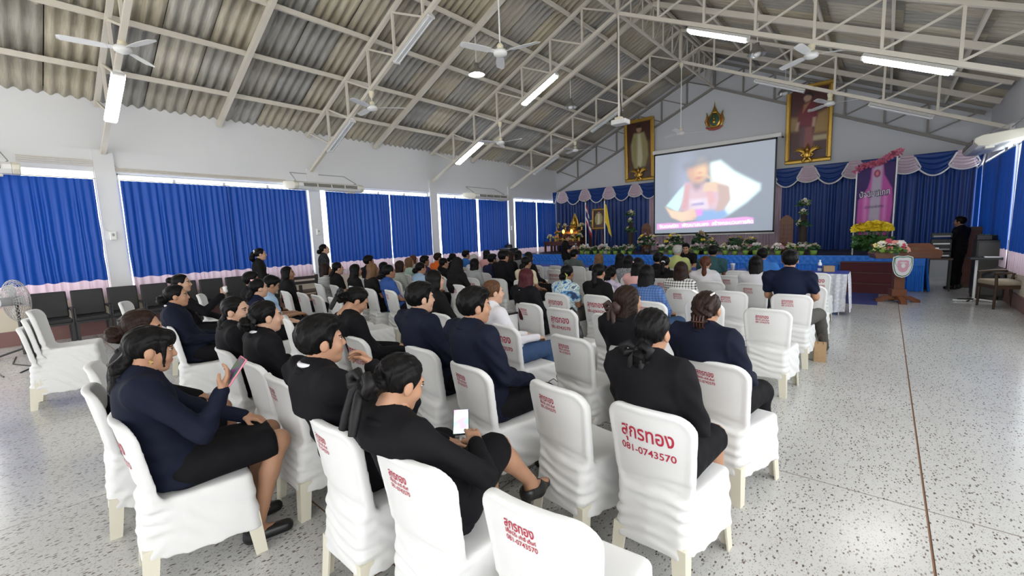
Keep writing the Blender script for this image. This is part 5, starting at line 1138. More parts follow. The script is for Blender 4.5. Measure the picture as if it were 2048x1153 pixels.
CHAIRS = [
('c1', -0.76, 2.08, -4, 'b', 'white covered chair, large red lettering, under the woman with a black bow'),
('c2', -0.78, 1.21, 4, 's', 'empty white covered chair cut off by the bottom edge of the photograph'),
('c3', -1.31, 1.16, 2, 's', 'white covered chair under the woman in high heels reading her phone'),
('c4', -1.84, 1.14, -2, 's', 'white covered chair under the man holding a hand to his mouth'),
('c5', -1.25, 2.09, -10, 's', 'empty white covered chair just left of the large red lettered chair in front'),
('c6', -0.71, 2.97, -10, 's', 'white covered chair under the woman with the hair claw'),
('c7', -1.91, 2.09, -10, 's', 'white covered chair under the young man in a navy blazer'),
('c8', -2.54, 2.20, -6, 's', 'white covered chair under the young man left of the navy blazer'),
('c9', -1.79, 3.06, -8, 's', 'empty white covered chair beside the kraft paper bag'),
('c10', -1.27, 3.05, -5, 'b', 'white covered chair under the woman with the brown ribbon'),
('c11', -2.56, 4.08, -8, 'b', 'empty white covered chair with large red lettering in front of the floral blouse'),
('c12', -3.27, 5.03, -8, 'b', 'white covered chair with large red lettering under the woman in a floral blouse'),
('c13', -2.71, 5.10, -8, 'b', 'white covered chair with large red lettering under the woman in black beside the floral blouse'),
('c14', -1.97, 4.02, -3, 's', 'empty white covered chair left of the woman with the brown ribbon'),
('c15', -3.09, 4.19, -8, 's', 'white covered chair under the dark red haired woman'),
('c16', -2.53, 3.12, -10, 'b', 'white covered chair with large red lettering under the woman in a white shirt and jeans'),
('c17', -5.33, 6.16, -5, 's', 'white covered chair under the man in a black jacket in mid crowd'),
('c18', -5.35, 5.17, -5, 's', 'white covered chair under the person in a black headscarf'),
('c19', -3.50, 3.22, -10, 'n', 'white covered chair under the long-haired woman in a black T-shirt'),
('c20', -5.26, 4.18, -10, 's', 'empty white covered chair between the navy shirt and the front young men'),
('c21', -5.78, 4.18, -12, 's', 'white covered chair under the person in a blue shirt'),
('c22', -6.30, 4.16, -12, 'n', 'white covered chair under the woman with long light brown hair'),
('c24', -7.45, 4.16, -10, 'n', 'white covered chair under the woman in black with sleeve stripes'),
('c25', -6.90, 4.22, -10, 'n', 'white covered chair under the woman with straight black hair in row four'),
('c26', -7.98, 4.14, -10, 'n', 'white covered chair under the woman in a striped top with very long hair'),
('c27', -5.83, 3.29, -8, 's', 'empty white covered chair right of three empty chairs in row three'),
('c28', -6.38, 3.31, -7, 's', 'empty white covered chair, middle of three in row three'),
('c29', -6.90, 3.33, -7, 's', 'empty white covered chair, left of three in row three'),
('c30', -7.42, 3.30, -8, 's', 'white covered chair under the long-haired woman in black near the wall'),
('c31', -7.97, 3.25, -8, 'n', 'empty white covered chair left of the long-haired woman near the wall'),
('c32', -4.78, 2.22, -18, 'n', 'empty white covered chair in front of the woman with a white collar'),
('c33', -5.27, 3.26, -12, 'n', 'empty white covered chair ahead of the woman looking down'),
('c34', -3.30, 2.13, -8, 'b', 'white covered chair with large red lettering under the woman looking down'),
('c34b', -3.86, 2.24, -10, 'n', 'empty white covered chair left of the woman looking down'),
('c35', -3.24, 1.32, -3, 'n', 'white covered chair under the woman with a white collar and ruffled hair tie'),
('c36', -2.72, 1.28, -2, 's', 'empty white covered chair left of the man holding his mouth'),
('c37', -3.81, 1.33, -5, 'n', 'white covered chair under the smiling woman turned to the side'),
('c38', -5.37, 1.36, -16, 'n', 'white covered chair seen from the side under the person in a navy jacket'),
('c39', -8.42, 1.44, -25, 'n', 'empty white covered chair in front of the black wall chairs'),
('c40', -8.30, 2.36, -25, 'n', 'empty white covered chair ahead of the raised hand'),
('c41', -6.95, 1.66, -22, 'n', 'white covered chair under the person raising a hand'),
('c42', -3.42, 0.55, -8, 'n', 'white covered chair behind the woman with a phone, far left foreground'),
('c43', -4.09, 0.63, -12, 'n', 'empty white covered chair at the far left behind the woman with a low bun'),
('c44', -2.71, 0.57, -7, 'b', 'white covered chair under the woman holding up a phone, left foreground'),
('c50', -0.83, 5.00, -1, 's', 'empty white covered chair at the right end behind the navy polo shirt'),
('c51', -0.80, 6.12, 2, 's', 'white covered chair under the man in a navy polo shirt'),
('c52', -1.44, 6.12, -2, 's', 'empty white covered chair left of the navy polo shirt'),
('c53', -1.46, 5.16, -2, 's', 'empty white covered chair left of the empty right end chair'),
('c54', -2.04, 6.13, -2, 's', 'white covered chair under the woman in a plaid shirt'),
('c55', -1.39, 7.05, -2, 's', 'white covered chair under the long-haired woman in white'),
('c56', -1.95, 7.09, -2, 'n', 'white covered chair under the woman in white with an auburn ponytail'),
('c57', -1.91, 8.00, -2, 's', 'empty white covered chair between the two women in white'),
('c58', -2.00, 8.90, -2, 'b', 'empty white covered chair with red lettering left of the blue shirt'),
('c59', -2.68, 7.18, -2, 's', 'white covered chair under the woman in black with a white hair tie'),
('c60', -3.24, 7.20, -4, 'n', 'white covered chair under the person in a grey patterned top'),
('c61', -1.95, 4.93, -8, 's', 'white covered chair under the woman in a blue checked shirt'),
('c63', -0.84, 8.84, 0, 'b', 'empty white covered chair at the right end of the front row'),
('c64', -0.74, 7.05, 0, 'n', 'empty white covered chair ahead of the navy polo shirt'),
('c65', -6.62, 9.02, -5, 'b', 'empty white covered chair, left of the front row behind the tables'),
('c66', -6.02, 9.00, -5, 's', 'empty white covered chair, second in the front row behind the tables'),
('c67', -5.44, 8.10, -5, 'b', 'empty white covered chair with red lettering behind the front row'),
('c68', -5.39, 8.98, -5, 'n', 'white covered chair under the man in a grey-green shirt'),
('c69', -5.92, 6.08, -8, 'b', 'white covered chair with red lettering under the person in a grey top'),
('c70', -6.45, 6.98, -8, 'n', 'white covered chair under the person in a navy sports jersey'),
('c71', -6.98, 5.12, -10, 'n', 'white covered chair under the bobbed woman in a striped top'),
('c72', -6.44, 5.20, -10, 's', 'white covered chair under the woman in a light blue shirt'),
]
for c in CHAIRS: covered_chair(*c)
XCH = [('e20', -4.72, 6.10, 'in a cream shirt'), ('e25', -7.02, 7.10, 'with white hair'), ('e26', -8.20, 8.00, 'in a bright blue shirt'), ('e27', -7.47, 8.00, 'in pink and black'), ('e28', -6.47, 8.00, 'in a grey jacket'), ('e29', -5.92, 7.08, 'just beyond the black jacket'), ('e30', -5.38, 7.10, 'with dark hair beyond the cream shirt'),
 ('e31', -8.28, 7.10, 'in an orange shirt'), ('e32', -7.74, 7.10, 'with a dark bun beyond the headscarf'), ('e33', -7.46, 6.10, 'in a purple shirt'), ('e34', -8.00, 6.10, 'in a mint shirt'), ('e35', -8.85, 6.90, 'with reddish hair by the wall'), ('e38', -6.88, 6.10, 'in black left of the headscarf'), ('e40', -7.50, 5.10, 'in dark clothes beyond the blue shirt'), ('e42', -8.04, 5.12, 'with short hair by the wall'),
 ('e50', -6.35, 2.48, 'in a light blue shirt looking down'), ('e51', -7.05, 2.52, 'half hidden behind the light blue shirt'), ('e52', -5.72, 2.18, 'with a pink hair clip'), ('e56', -2.66, 6.14, 'in a pink top'), ('e59', -3.14, 8.02, 'in dark clothes by the tables'), ('e60', -3.14, 8.98, 'in a yellow-green shirt'), ('e62', -2.55, 8.98, 'in a teal shirt'), ('e65', -1.44, 8.96, 'in a blue patterned shirt'), ('e67', -4.42, 8.02, 'with light brown hair by the tables'), ('e70', -3.86, 8.02, 'with wavy black hair by the tables'), ('e71', -3.22, 6.16, 'in a lilac shirt')]
for k, x, y, lb in XCH: covered_chair(k, x, y, -4, 'n', 'white covered chair, mostly hidden, of the person '+lb)
covered_chair('e61', -3.68, 10.95, 178, 'n', 'white covered chair behind the tables, facing the audience')
# nested stack of three chairs at the far left
for k, (dz, dy, lb) in enumerate(((0.0, 0.0, 'bottom'), (0.085, 0.045, 'middle'), (0.17, 0.09, 'top'))):
    a = math.radians(-13); T = covered_chair('s%d' % k, -6.78-dy*math.sin(a), 0.40+dy*math.cos(a), -13, 'n', 'white covered chair, %s of the nested stack of three at the far left' % lb, dz)

# black chairs along the left wall ---------------------------------------------------------
M_leather = mat('black_leatherette', (0.017, 0.017, 0.018), 0.5, bump=(90, 0.1, (1, 1, 1))); M_darkmetal = mat('dark_grey_steel', (0.05, 0.05, 0.052), 0.4, 0.3)
def black_chair(y, label):
    T = thing('wall_chair', label, 'chair', (-10.98, y, 0), -PI/2, 'black chairs along the wall')    # faces +x
    if 'bc' not in SEATS:
        b = bevel(MB().box((0, 0, 0), (0.44, 0.055, 0.46)).build('backrest', M_leather), 0.02, 3); dg = bpy.context.evaluated_depsgraph_get(); SEATS['bc'] = bpy.data.meshes.new_from_object(b.evaluated_get(dg)); bpy.data.objects.remove(b)
        b = bevel(MB().box((0, 0, 0), (0.44, 0.44, 0.07)).build('seat', M_leather), 0.02, 3); dg = bpy.context.evaluated_depsgraph_get(); SEATS['bs'] = bpy.data.meshes.new_from_object(b.evaluated_get(dg)); bpy.data.objects.remove(b)
    o = obj('backrest', SEATS['bc'], T, (0, -0.20, 0.68)); o.rotation_euler = (0.12, 0, 0)
    obj('seat', SEATS['bs'], T, (0, 0.03, 0.42)); MB().box((0, 0.0, 0.365), (0.40, 0.40, 0.04)).build('seat_frame', M_darkmetal, T)
    for sx in (-1, 1):
        for sy in (-0.20, 0.20): MB().box((sx*0.215, sy, 0.19), (0.035, 0.045, 0.38)).build('leg', M_darkmetal, T)
        MB().box((sx*0.235, 0.02, 0.60), (0.03, 0.42, 0.04)).build('armrest', M_darkmetal, T); MB().box((sx*0.235, 0.2, 0.48), (0.03, 0.04, 0.22)).build('arm_post', M_darkmetal, T)
lbs = ['nearest the pedestal fan', 'second from the pedestal fan', 'third from the pedestal fan, beside a pillar', 'fourth from the pedestal fan', 'fifth from the pedestal fan', 'sixth from the pedestal fan', 'seventh from the pedestal fan', 'eighth from the pedestal fan']
for i in range(8): black_chair(0.60+0.492*i, 'black leatherette chair against the left wall, '+lbs[i])
T = thing('wooden_bench', 'dark brown wooden bench frame by the wall behind the standing woman in lace', 'bench', (-10.9, 5.05, 0))
for yy in (-0.3, 0.3):
    for xx in (-0.2, 0.2): MB().box((xx, yy, 0.3 if xx > 0 else 0.4), (0.06, 0.06, 0.6 if xx > 0 else 0.8)).build('leg', M_darkwood, T)
bevel(box_obj('seat', (0, 0, 0.42), (0.46, 0.7, 0.05), M_brncab, T), 0.01)
for z in (0.62, 0.74): MB().box((-0.2, 0, z), (0.04, 0.66, 0.07)).build('back_slat', M_darkwood, T)

# pedestal fan at the far left ----------------------------------------------------------------
T = thing('pedestal_fan', 'grey industrial pedestal fan standing by the left wall', 'fan', (-10.35, 0.20, 0))
M_wire = mat('grey_wire', (0.42, 0.41, 0.39), 0.4, 0.6)
Mh = Matrix.Translation((0, 0, 0.88)) @ Matrix.Rotation(0.42, 4, 'Z') @ Matrix.Rotation(PI/2, 4, 'X')
for k in range(9):       # guard rings
    r_ = 0.33*math.sin((k+1)*PI/2/9); zc = 0.085*math.cos((k+1)*PI/2/9)
    for s in (-1, 1): MB().tube([Mh @ Vector((r_*math.cos(a), r_*math.sin(a), s*zc)) for a in np.linspace(0, 2*PI, 37)], 0.003, 5, cap=False).build('guard_ring', M_wire, T)
for k in range(24):
    a = 2*PI*k/24
    MB().tube([Mh @ Vector((0.33*math.sin(t)*math.cos(a), 0.33*math.sin(t)*math.sin(a), 0.085*math.cos(t))) for t in np.linspace(0.1, PI-0.1, 13)], 0.003, 5, cap=False).build('guard_wire', M_wire, T)
for k in range(3):
    a = 2*PI*k/3; b = MB(); V = [Mh @ Vector((r_*math.cos(a+da), r_*math.sin(a+da), z_)) for r_, da, z_ in ((0.05, -0.3, -0.02), (0.16, -0.45, -0.03), (0.28, -0.35, -0.02), (0.29, 0.25, 0.03), (0.16, 0.4, 0.03), (0.05, 0.3, 0.02))]; b.add(V, [(0, 1, 2, 3, 4, 5)]); b.build('blade', M_grey, T)
MB().tube([Mh @ Vector((0, 0, -0.06)), Mh @ Vector((0, 0, 0.20))], 0.07, 14).build('motor', M_grey, T)
MB().tube([(0, 0, 0.02), (0, 0, 0.86)], 0.02, 10).build('post', M_darkmetal, T)
for a in (0.4, 0.4+2*PI/3, 0.4+4*PI/3): MB().tube([(0, 0, 0.12), (0.34*math.cos(a), 0.34*math.sin(a), 0.015)], 0.016, 8).build('foot', M_darkmetal, T)
for k, (pts, lb) in enumerate((([(-10.3, 0.1, 0.008), (-9.7, 0.05, 0.008), (-9.2, 0.25, 0.008), (-8.9, 0.1, 0.008)], 'black cable on the floor near the pedestal fan'), ([(-10.2, -0.1, 0.008), (-9.6, -0.15, 0.008), (-8.8, -0.05, 0.008)], 'second black cable on the floor, left of the first'))):
    tag(MB().tube(pts, 0.008, 6).build('floor_cable', M_black), lb, 'cable', 'floor cables')
# =============== people ===============
def skin_mat(name, col):
    m = mat(name, col, 0.5, spec=0.35, noise=(18, 0.9, tuple(c*0.90 for c in col)))
    b = m.node_tree.nodes['Principled BSDF']; b.inputs['Subsurface Weight'].default_value = 0.08; b.inputs['Subsurface Radius'].default_value = (0.02, 0.008, 0.004); return m
SKIN = [skin_mat('skin_light', (0.56, 0.34, 0.235)), skin_mat('skin_mid', (0.43, 0.235, 0.145)), skin_mat('skin_tan', (0.30, 0.15, 0.09))]
M_lip = mat('lips', (0.42, 0.13, 0.12), 0.45); M_eye = mat('eye_dark', (0.02, 0.015, 0.012), 0.2); M_eyew = mat('eye_white', (0.42, 0.38, 0.35), 0.3)
def hair_mat(name, c, c2):
    m = bpy.data.materials.new(name); m.use_nodes = True; n, l = nt(m); b = n['Principled BSDF']; b.inputs['Roughness'].default_value = 0.40; b.inputs['Specular IOR Level'].default_value = 0.10
    tc = n.new('ShaderNodeTexCoord'); mp = n.new('ShaderNodeMapping'); mp.inputs['Scale'].default_value = (130, 130, 9); l.new(tc.outputs['Object'], mp.inputs[0])
    nz = n.new('ShaderNodeTexNoise'); nz.inputs['Scale'].default_value = 1; nz.inputs['Detail'].default_value = 3; l.new(mp.outputs[0], nz.inputs[0])
    rp = n.new('ShaderNodeValToRGB'); rp.color_ramp.elements[0].position = 0.35; rp.color_ramp.elements[1].position = 0.7; rp.color_ramp.elements[0].color = (*c, 1); rp.color_ramp.elements[1].color = (*c2, 1)
    l.new(nz.outputs['Fac'], rp.inputs[0]); l.new(rp.outputs[0], b.inputs['Base Color'])
    bp = n.new('ShaderNodeBump'); bp.inputs['Strength'].default_value = 0.35; bp.inputs['Distance'].default_value = 0.004; l.new(nz.outputs['Fac'], bp.inputs['Height']); l.new(bp.outputs[0], b.inputs['Normal']); return m
HAIR = {'k': hair_mat('black_hair', (0.003, 0.003, 0.0032), (0.008, 0.007, 0.007)), 'd': hair_mat('dark_brown_hair', (0.012, 0.007, 0.0055), (0.030, 0.016, 0.012)), 'b': hair_mat('brown_hair', (0.06, 0.028, 0.015), (0.12, 0.06, 0.032)),
        'l': hair_mat('light_brown_hair', (0.10, 0.052, 0.026), (0.19, 0.11, 0.058)), 'r': hair_mat('dark_red_hair', (0.035, 0.008, 0.010), (0.075, 0.016, 0.02)), 'g': hair_mat('grey_hair', (0.26, 0.26, 0.25), (0.48, 0.48, 0.46)), 'a': hair_mat('auburn_hair', (0.05, 0.018, 0.012), (0.11, 0.04, 0.025))}
def cloth(name, c, c2=None, kind=None, scale=1.0, rough=0.75):
    if name in MATS: return MATS[name]
    c2 = c2 or tuple(x*0.75 for x in c)
    m = mat(name, c, rough, noise=(9, 0.8, c2) if kind is None else None, bump=(14, 0.25, (1, 1, 1)), spec=0.12)
    n, l = nt(m); b = n['Principled BSDF']; tc = n.new('ShaderNodeTexCoord')
    if kind == 'stripe':
        w_ = n.new('ShaderNodeTexWave'); w_.bands_direction = 'Z'; w_.inputs['Scale'].default_value = 9*scale; w_.inputs['Distortion'].default_value = 0.6; w_.inputs['Detail Scale'].default_value = 0.5; l.new(tc.outputs['Object'], w_.inputs['Vector'])
        rp = n.new('ShaderNodeValToRGB'); rp.color_ramp.interpolation = 'CONSTANT'; rp.color_ramp.elements[0].color = (*c, 1); rp.color_ramp.elements[1].position = 0.6; rp.color_ramp.elements[1].color = (*c2, 1); l.new(w_.outputs['Fac'], rp.inputs[0]); l.new(rp.outputs[0], b.inputs['Base Color'])
    if kind == 'plaid':
        cur = None
        for ax in ('X', 'Z'):
            w_ = n.new('ShaderNodeTexWave'); w_.bands_direction = ax; w_.inputs['Scale'].default_value = 7*scale; l.new(tc.outputs['Object'], w_.inputs['Vector'])
            g_ = n.new('ShaderNodeMath'); g_.operation = 'GREATER_THAN'; g_.inputs[1].default_value = 0.68; l.new(w_.outputs['Fac'], g_.inputs[0])
            if cur is None: cur = g_
            else:
                a_ = n.new('ShaderNodeMath'); a_.operation = 'ADD'; l.new(cur.outputs[0], a_.inputs[0]); l.new(g_.outputs[0], a_.inputs[1]); cur = a_
        h_ = n.new('ShaderNodeMath'); h_.operation = 'MULTIPLY'; h_.inputs[1].default_value = 0.5; l.new(cur.outputs[0], h_.inputs[0])
        mx = n.new('ShaderNodeMix'); mx.data_type = 'RGBA'; l.new(h_.outputs[0], mx.inputs[0]); mx.inputs[6].default_value = (*c, 1); mx.inputs[7].default_value = (*c2, 1); l.new(mx.outputs[2], b.inputs['Base Color'])
    if kind == 'floral':
        v = n.new('ShaderNodeTexNoise'); v.inputs['Scale'].default_value = 9; v.inputs['Detail'].default_value = 2; l.new(tc.outputs['Object'], v.inputs['Vector']); rp = n.new('ShaderNodeValToRGB'); rp.color_ramp.interpolation = 'CONSTANT'
        e = rp.color_ramp.elements; e[0].color = (0.05, 0.08, 0.16, 1); e[1].position = 0.40; e[1].color = (0.12, 0.30, 0.55, 1)
        for p, q in ((0.46, (0.55, 0.66, 0.70)), (0.52, (0.30, 0.42, 0.40)), (0.57, (0.62, 0.70, 0.74)), (0.63, (0.10, 0.16, 0.20)), (0.68, (0.20, 0.40, 0.62))): x_ = e.new(p); x_.color = (*q, 1)
        l.new(v.outputs['Fac'], rp.inputs[0]); l.new(rp.outputs[0], b.inputs['Base Color'])
    if kind == 'speck':
        v = n.new('ShaderNodeTexVoronoi'); v.inputs['Scale'].default_value = 40; l.new(tc.outputs['Object'], v.inputs['Vector']); rp = n.new('ShaderNodeValToRGB'); rp.color_ramp.elements[0].position = 0.3; rp.color_ramp.elements[0].color = (*c2, 1); rp.color_ramp.elements[1].position = 0.4; rp.color_ramp.elements[1].color = (*c, 1); l.new(v.outputs['Distance'], rp.inputs[0]); l.new(rp.outputs[0], b.inputs['Base Color'])
    return m
CL = {'black': cloth('black_suiting', (0.0055, 0.0055, 0.007), (0.008, 0.008, 0.010)), 'navy': cloth('navy_suiting', (0.0065, 0.0085, 0.020), (0.009, 0.012, 0.026)), 'blacktee': cloth('black_cotton', (0.007, 0.0065, 0.007), (0.010, 0.0095, 0.010)),
      'white': cloth('white_shirting', (0.68, 0.67, 0.70), (0.62, 0.61, 0.65)), 'jeans': cloth('blue_denim', (0.035, 0.07, 0.15), (0.05, 0.09, 0.18)), 'greytr': cloth('grey_trousers', (0.10, 0.095, 0.085), (0.085, 0.08, 0.072)), 'navypolo': cloth('navy_polo', (0.006, 0.010, 0.028), (0.008, 0.012, 0.032)),
      'cream': cloth('cream_shirt', (0.66, 0.58, 0.40), (0.60, 0.52, 0.36)), 'floral': cloth('blue_floral', (0.3, 0.4, 0.5), None, 'floral'), 'bluecheck': cloth('blue_check', (0.09, 0.17, 0.38), (0.045, 0.08, 0.20), 'plaid', 1.6), 'plaid': cloth('black_white_plaid', (0.70, 0.70, 0.68), (0.02, 0.02, 0.02), 'plaid', 1.3),
      'stripe': cloth('white_stripe', (0.62, 0.64, 0.62), (0.04, 0.05, 0.06), 'stripe', 1.4), 'stripe2': cloth('green_stripe', (0.58, 0.62, 0.55), (0.03, 0.035, 0.035), 'stripe', 2.6), 'blue': cloth('royal_blue_shirt', (0.03, 0.075, 0.25), (0.035, 0.085, 0.28)), 'lblue': cloth('light_blue_shirt', (0.36, 0.50, 0.68), (0.32, 0.46, 0.64)),
      'orange': cloth('orange_shirt', (0.75, 0.16, 0.03), (0.68, 0.13, 0.02)), 'mint': cloth('mint_shirt', (0.42, 0.56, 0.47), (0.38, 0.52, 0.44)), 'grey': cloth('grey_top', (0.36, 0.37, 0.38), (0.32, 0.33, 0.34)), 'jersey': cloth('navy_jersey', (0.012, 0.018, 0.05), (0.016, 0.022, 0.06)), 'bblue': cloth('bright_blue_shirt', (0.04, 0.16, 0.48), (0.04, 0.15, 0.44)),
      'pink': cloth('pink_top', (0.70, 0.40, 0.38), (0.66, 0.37, 0.36)), 'speck': cloth('grey_pattern', (0.26, 0.27, 0.29), (0.08, 0.08, 0.09), 'speck'), 'lime': cloth('yellow_green_shirt', (0.46, 0.50, 0.20), (0.42, 0.46, 0.18)), 'teal': cloth('dark_teal_shirt', (0.03, 0.075, 0.085), (0.035, 0.085, 0.095)), 'sage': cloth('grey_green_shirt', (0.085, 0.10, 0.095), (0.095, 0.11, 0.105)),
      'lilac': cloth('lilac_shirt', (0.58, 0.52, 0.68), (0.55, 0.49, 0.65)), 'greyj': cloth('grey_jacket', (0.18, 0.18, 0.19), (0.16, 0.16, 0.17)), 'lace': cloth('black_lace', (0.02, 0.02, 0.022), (0.06, 0.06, 0.065), 'speck'), 'dark': cloth('near_black_clothes', (0.008, 0.008, 0.010)), 'purple': cloth('dark_purple_shirt', (0.05, 0.03, 0.07))}
M_shoe = mat('black_leather_shoe', (0.008, 0.008, 0.009), 0.35)

# ---- cached heads, hair, hands (head frame: origin between the ears, +y face, +z up)
def head_fn(X, Y, Z):
    d = ell(X, Y, Z, (0, -0.012, 0.030), (0.074, 0.092, 0.086))
    d = smin(d, ell(X, Y, Z, (0, 0.030, -0.030), (0.058, 0.062, 0.078)), 0.03)
    d = smin(d, ell(X, Y, Z, (0, 0.060, -0.088), (0.026, 0.024, 0.020)), 0.025)
    for s in (-1, 1):
        d = smin(d, ell(X, Y, Z, (s*0.034, 0.060, -0.026), (0.025, 0.024, 0.024)), 0.02)
        d = smin(d, ell(X, Y, Z, (s*0.077, -0.006, -0.006), (0.010, 0.021, 0.031)), 0.006)
        d = smax(d, -ell(X, Y, Z, (s*0.031, 0.098, 0.010), (0.016, 0.014, 0.009)), 0.008)
    d = smin(d, cone(X, Y, Z, (-0.036, 0.076, 0.030), (0.036, 0.076, 0.030), 0.010, 0.010), 0.015)
    d = smin(d, cone(X, Y, Z, (0, 0.086, 0.014), (0, 0.102, -0.020), 0.008, 0.0125), 0.010)
    for s in (-1, 1): d = smin(d, ell(X, Y, Z, (s*0.011, 0.094, -0.025), (0.008, 0.009, 0.007)), 0.006)
    d = smin(d, ell(X, Y, Z, (0, 0.089, -0.049), (0.020, 0.009, 0.006)), 0.005); d = smin(d, ell(X, Y, Z, (0, 0.087, -0.059), (0.017, 0.009, 0.006)), 0.005)
    return smin(d, cone(X, Y, Z, (0, -0.015, -0.045), (0, -0.035, -0.17), 0.052, 0.055), 0.025)
HC = {}
def head_mesh(h):
    if h in HC: return HC[h]
    V, F = grid_mesh(head_fn, (-0.10, -0.12, -0.19), (0.10, 0.13, 0.13), h)
    c = V[F].mean(1); mi = np.zeros(len(F), int)
    mi[(np.abs(c[:, 0]) < 0.021) & (c[:, 2] < -0.044) & (c[:, 2] > -0.065) & (c[:, 1] > 0.084)] = 1
    mi[(np.abs(np.abs(c[:, 0])-0.031) < 0.017) & (np.abs(c[:, 2]-0.030+0.15*np.abs(np.abs(c[:, 0])-0.03)) < 0.0045) & (c[:, 1] > 0.06)] = 2
    b = MB()
    for s in (-1, 1): b.ball((s*0.031, 0.077, 0.010), (0.0125, 0.011, 0.0058), 8, 6, 3); b.ball((s*0.031, 0.0835, 0.010), (0.0064, 0.0065, 0.0062), 6, 5, 2); b.tube([(s*0.018, 0.086, 0.014), (s*0.031, 0.090, 0.0185), (s*0.046, 0.082, 0.014)], 0.0016, 4, 2, False)
    EF = np.array([f if len(f) == 4 else (*f, f[-1]) for f in b.f if len(f) == 4]); EM = np.array([m_ for f, m_ in zip(b.f, b.mi) if len(f) == 4])
    HC[h] = (np.concatenate([V, np.array(b.v)]), np.concatenate([F, EF+len(V)]), np.concatenate([mi, EM])); return HC[h]
def hair_fn(style):
    def fn(X, Y, Z):
        st_ = 0.0017*np.sin(np.arctan2(X, Z+0.16)*62+4*np.sin(Y*26))+0.0010*np.sin(X*520+Y*90)
        if style == 'hijab':
            d = ell(X, Y, Z, (0, -0.012, 0.03), (0.092, 0.110, 0.105)); d = smin(d, cone(X, Y, Z, (0, -0.02, -0.03), (0, -0.03, -0.17), 0.088, 0.115), 0.05); d = smin(d, cone(X, Y, Z, (0, -0.05, -0.17), (0, -0.07, -0.34), 0.15, 0.19, 1.3), 0.06)
            d = smax(d, -ell(X, Y, Z, (0, 0.11, -0.02), (0.058, 0.07, 0.085)), 0.01); return d+0.003*np.sin(Z*70+8*X)
        short = style in ('short', 'shortgrey')
        base = ell(X, Y, Z, (0, -0.014, 0.036), (0.089, 0.108, 0.101) if short else (0.084, 0.102, 0.093))
        front = 0.036+0.30*Z
        if style == 'bangs': front = 0.062+0.36*Z
        cut = Y-front; low = (-0.070 if short else -0.082)-Z
        d = smax(smax(base, cut, 0.012), low, 0.012)
        if style in ('short', 'shortgrey', 'pony', 'lowpony', 'bun', 'claw', 'bangs', 'topbun', 'scrunch'): d = smax(d, -ell(np.abs(X), Y, Z, (0.090, 0.002, -0.022), (0.034, 0.027, 0.038)), 0.006)    # keep the ear free
        if short:
            d = smin(d, smax(ell(X, Y, Z, (0.012, 0.032, 0.088), (0.072, 0.062, 0.042)), Y-0.088, 0.01), 0.02); d = d-0.002*np.sin(X*140+Y*60)*np.sin(Z*80)
        def chain(pts, k=0.03, sy=1.0):
            nonlocal d
            for (a, ra), (b, rb) in zip(pts[:-1], pts[1:]): d = smin(d, cone(X, Y, Z, a, b, ra, rb, sy), k)
        if style == 'bun': chain([((0, -0.085, -0.01), 0.03), ((0, -0.128, -0.03), 0.054)], 0.015); d = d-0.005*np.sin(X*90+Z*110)*np.clip((-Y-0.09)*40, 0, 1)
        if style == 'topbun': chain([((0, -0.085, 0.04), 0.03), ((0, -0.125, 0.05), 0.042)], 0.015)
        if style in ('lowpony', 'bangs'): chain([((0, -0.085, -0.045), 0.035), ((0, -0.115, -0.09), 0.036), ((0, -0.115, -0.19), 0.032), ((0, -0.10, -0.27), 0.012)], 0.02)
        if style == 'pony': chain([((0, -0.09, 0.02), 0.028), ((0, -0.135, -0.0), 0.030), ((0, -0.140, -0.13), 0.036), ((0, -0.115, -0.30), 0.014)], 0.015)
        if style == 'scrunch': chain([((0, -0.085, 0.045), 0.03), ((0, -0.135, 0.02), 0.035), ((0, -0.150, -0.07), 0.050), ((0, -0.13, -0.14), 0.02)], 0.015)
        if style == 'bangs':
            d = smin(d, smax(ell(X, Y, Z, (0, 0.062, 0.062), (0.066, 0.040, 0.048)), 0.030-Z, 0.008), 0.012)
            for s in (-1, 1): chain2 = cone(X, Y, Z, (s*0.066, 0.050, 0.05), (s*0.064, 0.058, -0.075), 0.013, 0.005); d = smin(d, chain2, 0.008)
        if style == 'claw':
            d = smin(d, ell(X, Y, Z, (0, -0.095, -0.005), (0.068, 0.038, 0.070))-0.010*np.sin(X*75+2*np.sin(Z*50))*np.sin(Z*65+X*30), 0.02); chain([((0, -0.11, -0.06), 0.03), ((0.0, -0.12, -0.12), 0.012)], 0.015)
        if style in ('long', 'vlong', 'half', 'bob'):
            L = {'long': -0.34, 'vlong': -0.46, 'half': -0.30, 'bob': -0.115}[style]
            for s in (-1, 1): chain([((s*0.050, -0.005, 0.03), 0.040), ((s*0.062, -0.008, -0.06), 0.030), ((s*0.060, -0.035, max(L, -0.2)), 0.026)], 0.03)
            chain([((0, -0.045, -0.02), 0.078), ((0, -0.062, -0.10), 0.080)], 0.03, 1.5)
            if L < -0.2: chain([((0, -0.062, -0.10), 0.080), ((0, -0.095, -0.20), 0.078), ((0, -0.115, L), 0.050)], 0.03, 1.9)
            d = smax(d, -ell(X, Y, Z, (0, 0.11, -0.03), (0.062, 0.085, 0.105)), 0.012)
        return d+st_
    return fn
HB = {'hijab': ((-0.22, -0.24, -0.50), (0.22, 0.16, 0.16)), 'vlong': ((-0.12, -0.21, -0.55), (0.12, 0.12, 0.15)), 'long': ((-0.12, -0.20, -0.42), (0.12, 0.12, 0.15)), 'half': ((-0.12, -0.20, -0.38), (0.12, 0.12, 0.15)), 'bob': ((-0.12, -0.17, -0.2), (0.12, 0.12, 0.15)), 'short': ((-0.11, -0.14, -0.1), (0.11, 0.12, 0.15)), 'shortgrey': ((-0.11, -0.14, -0.1), (0.11, 0.12, 0.15))}
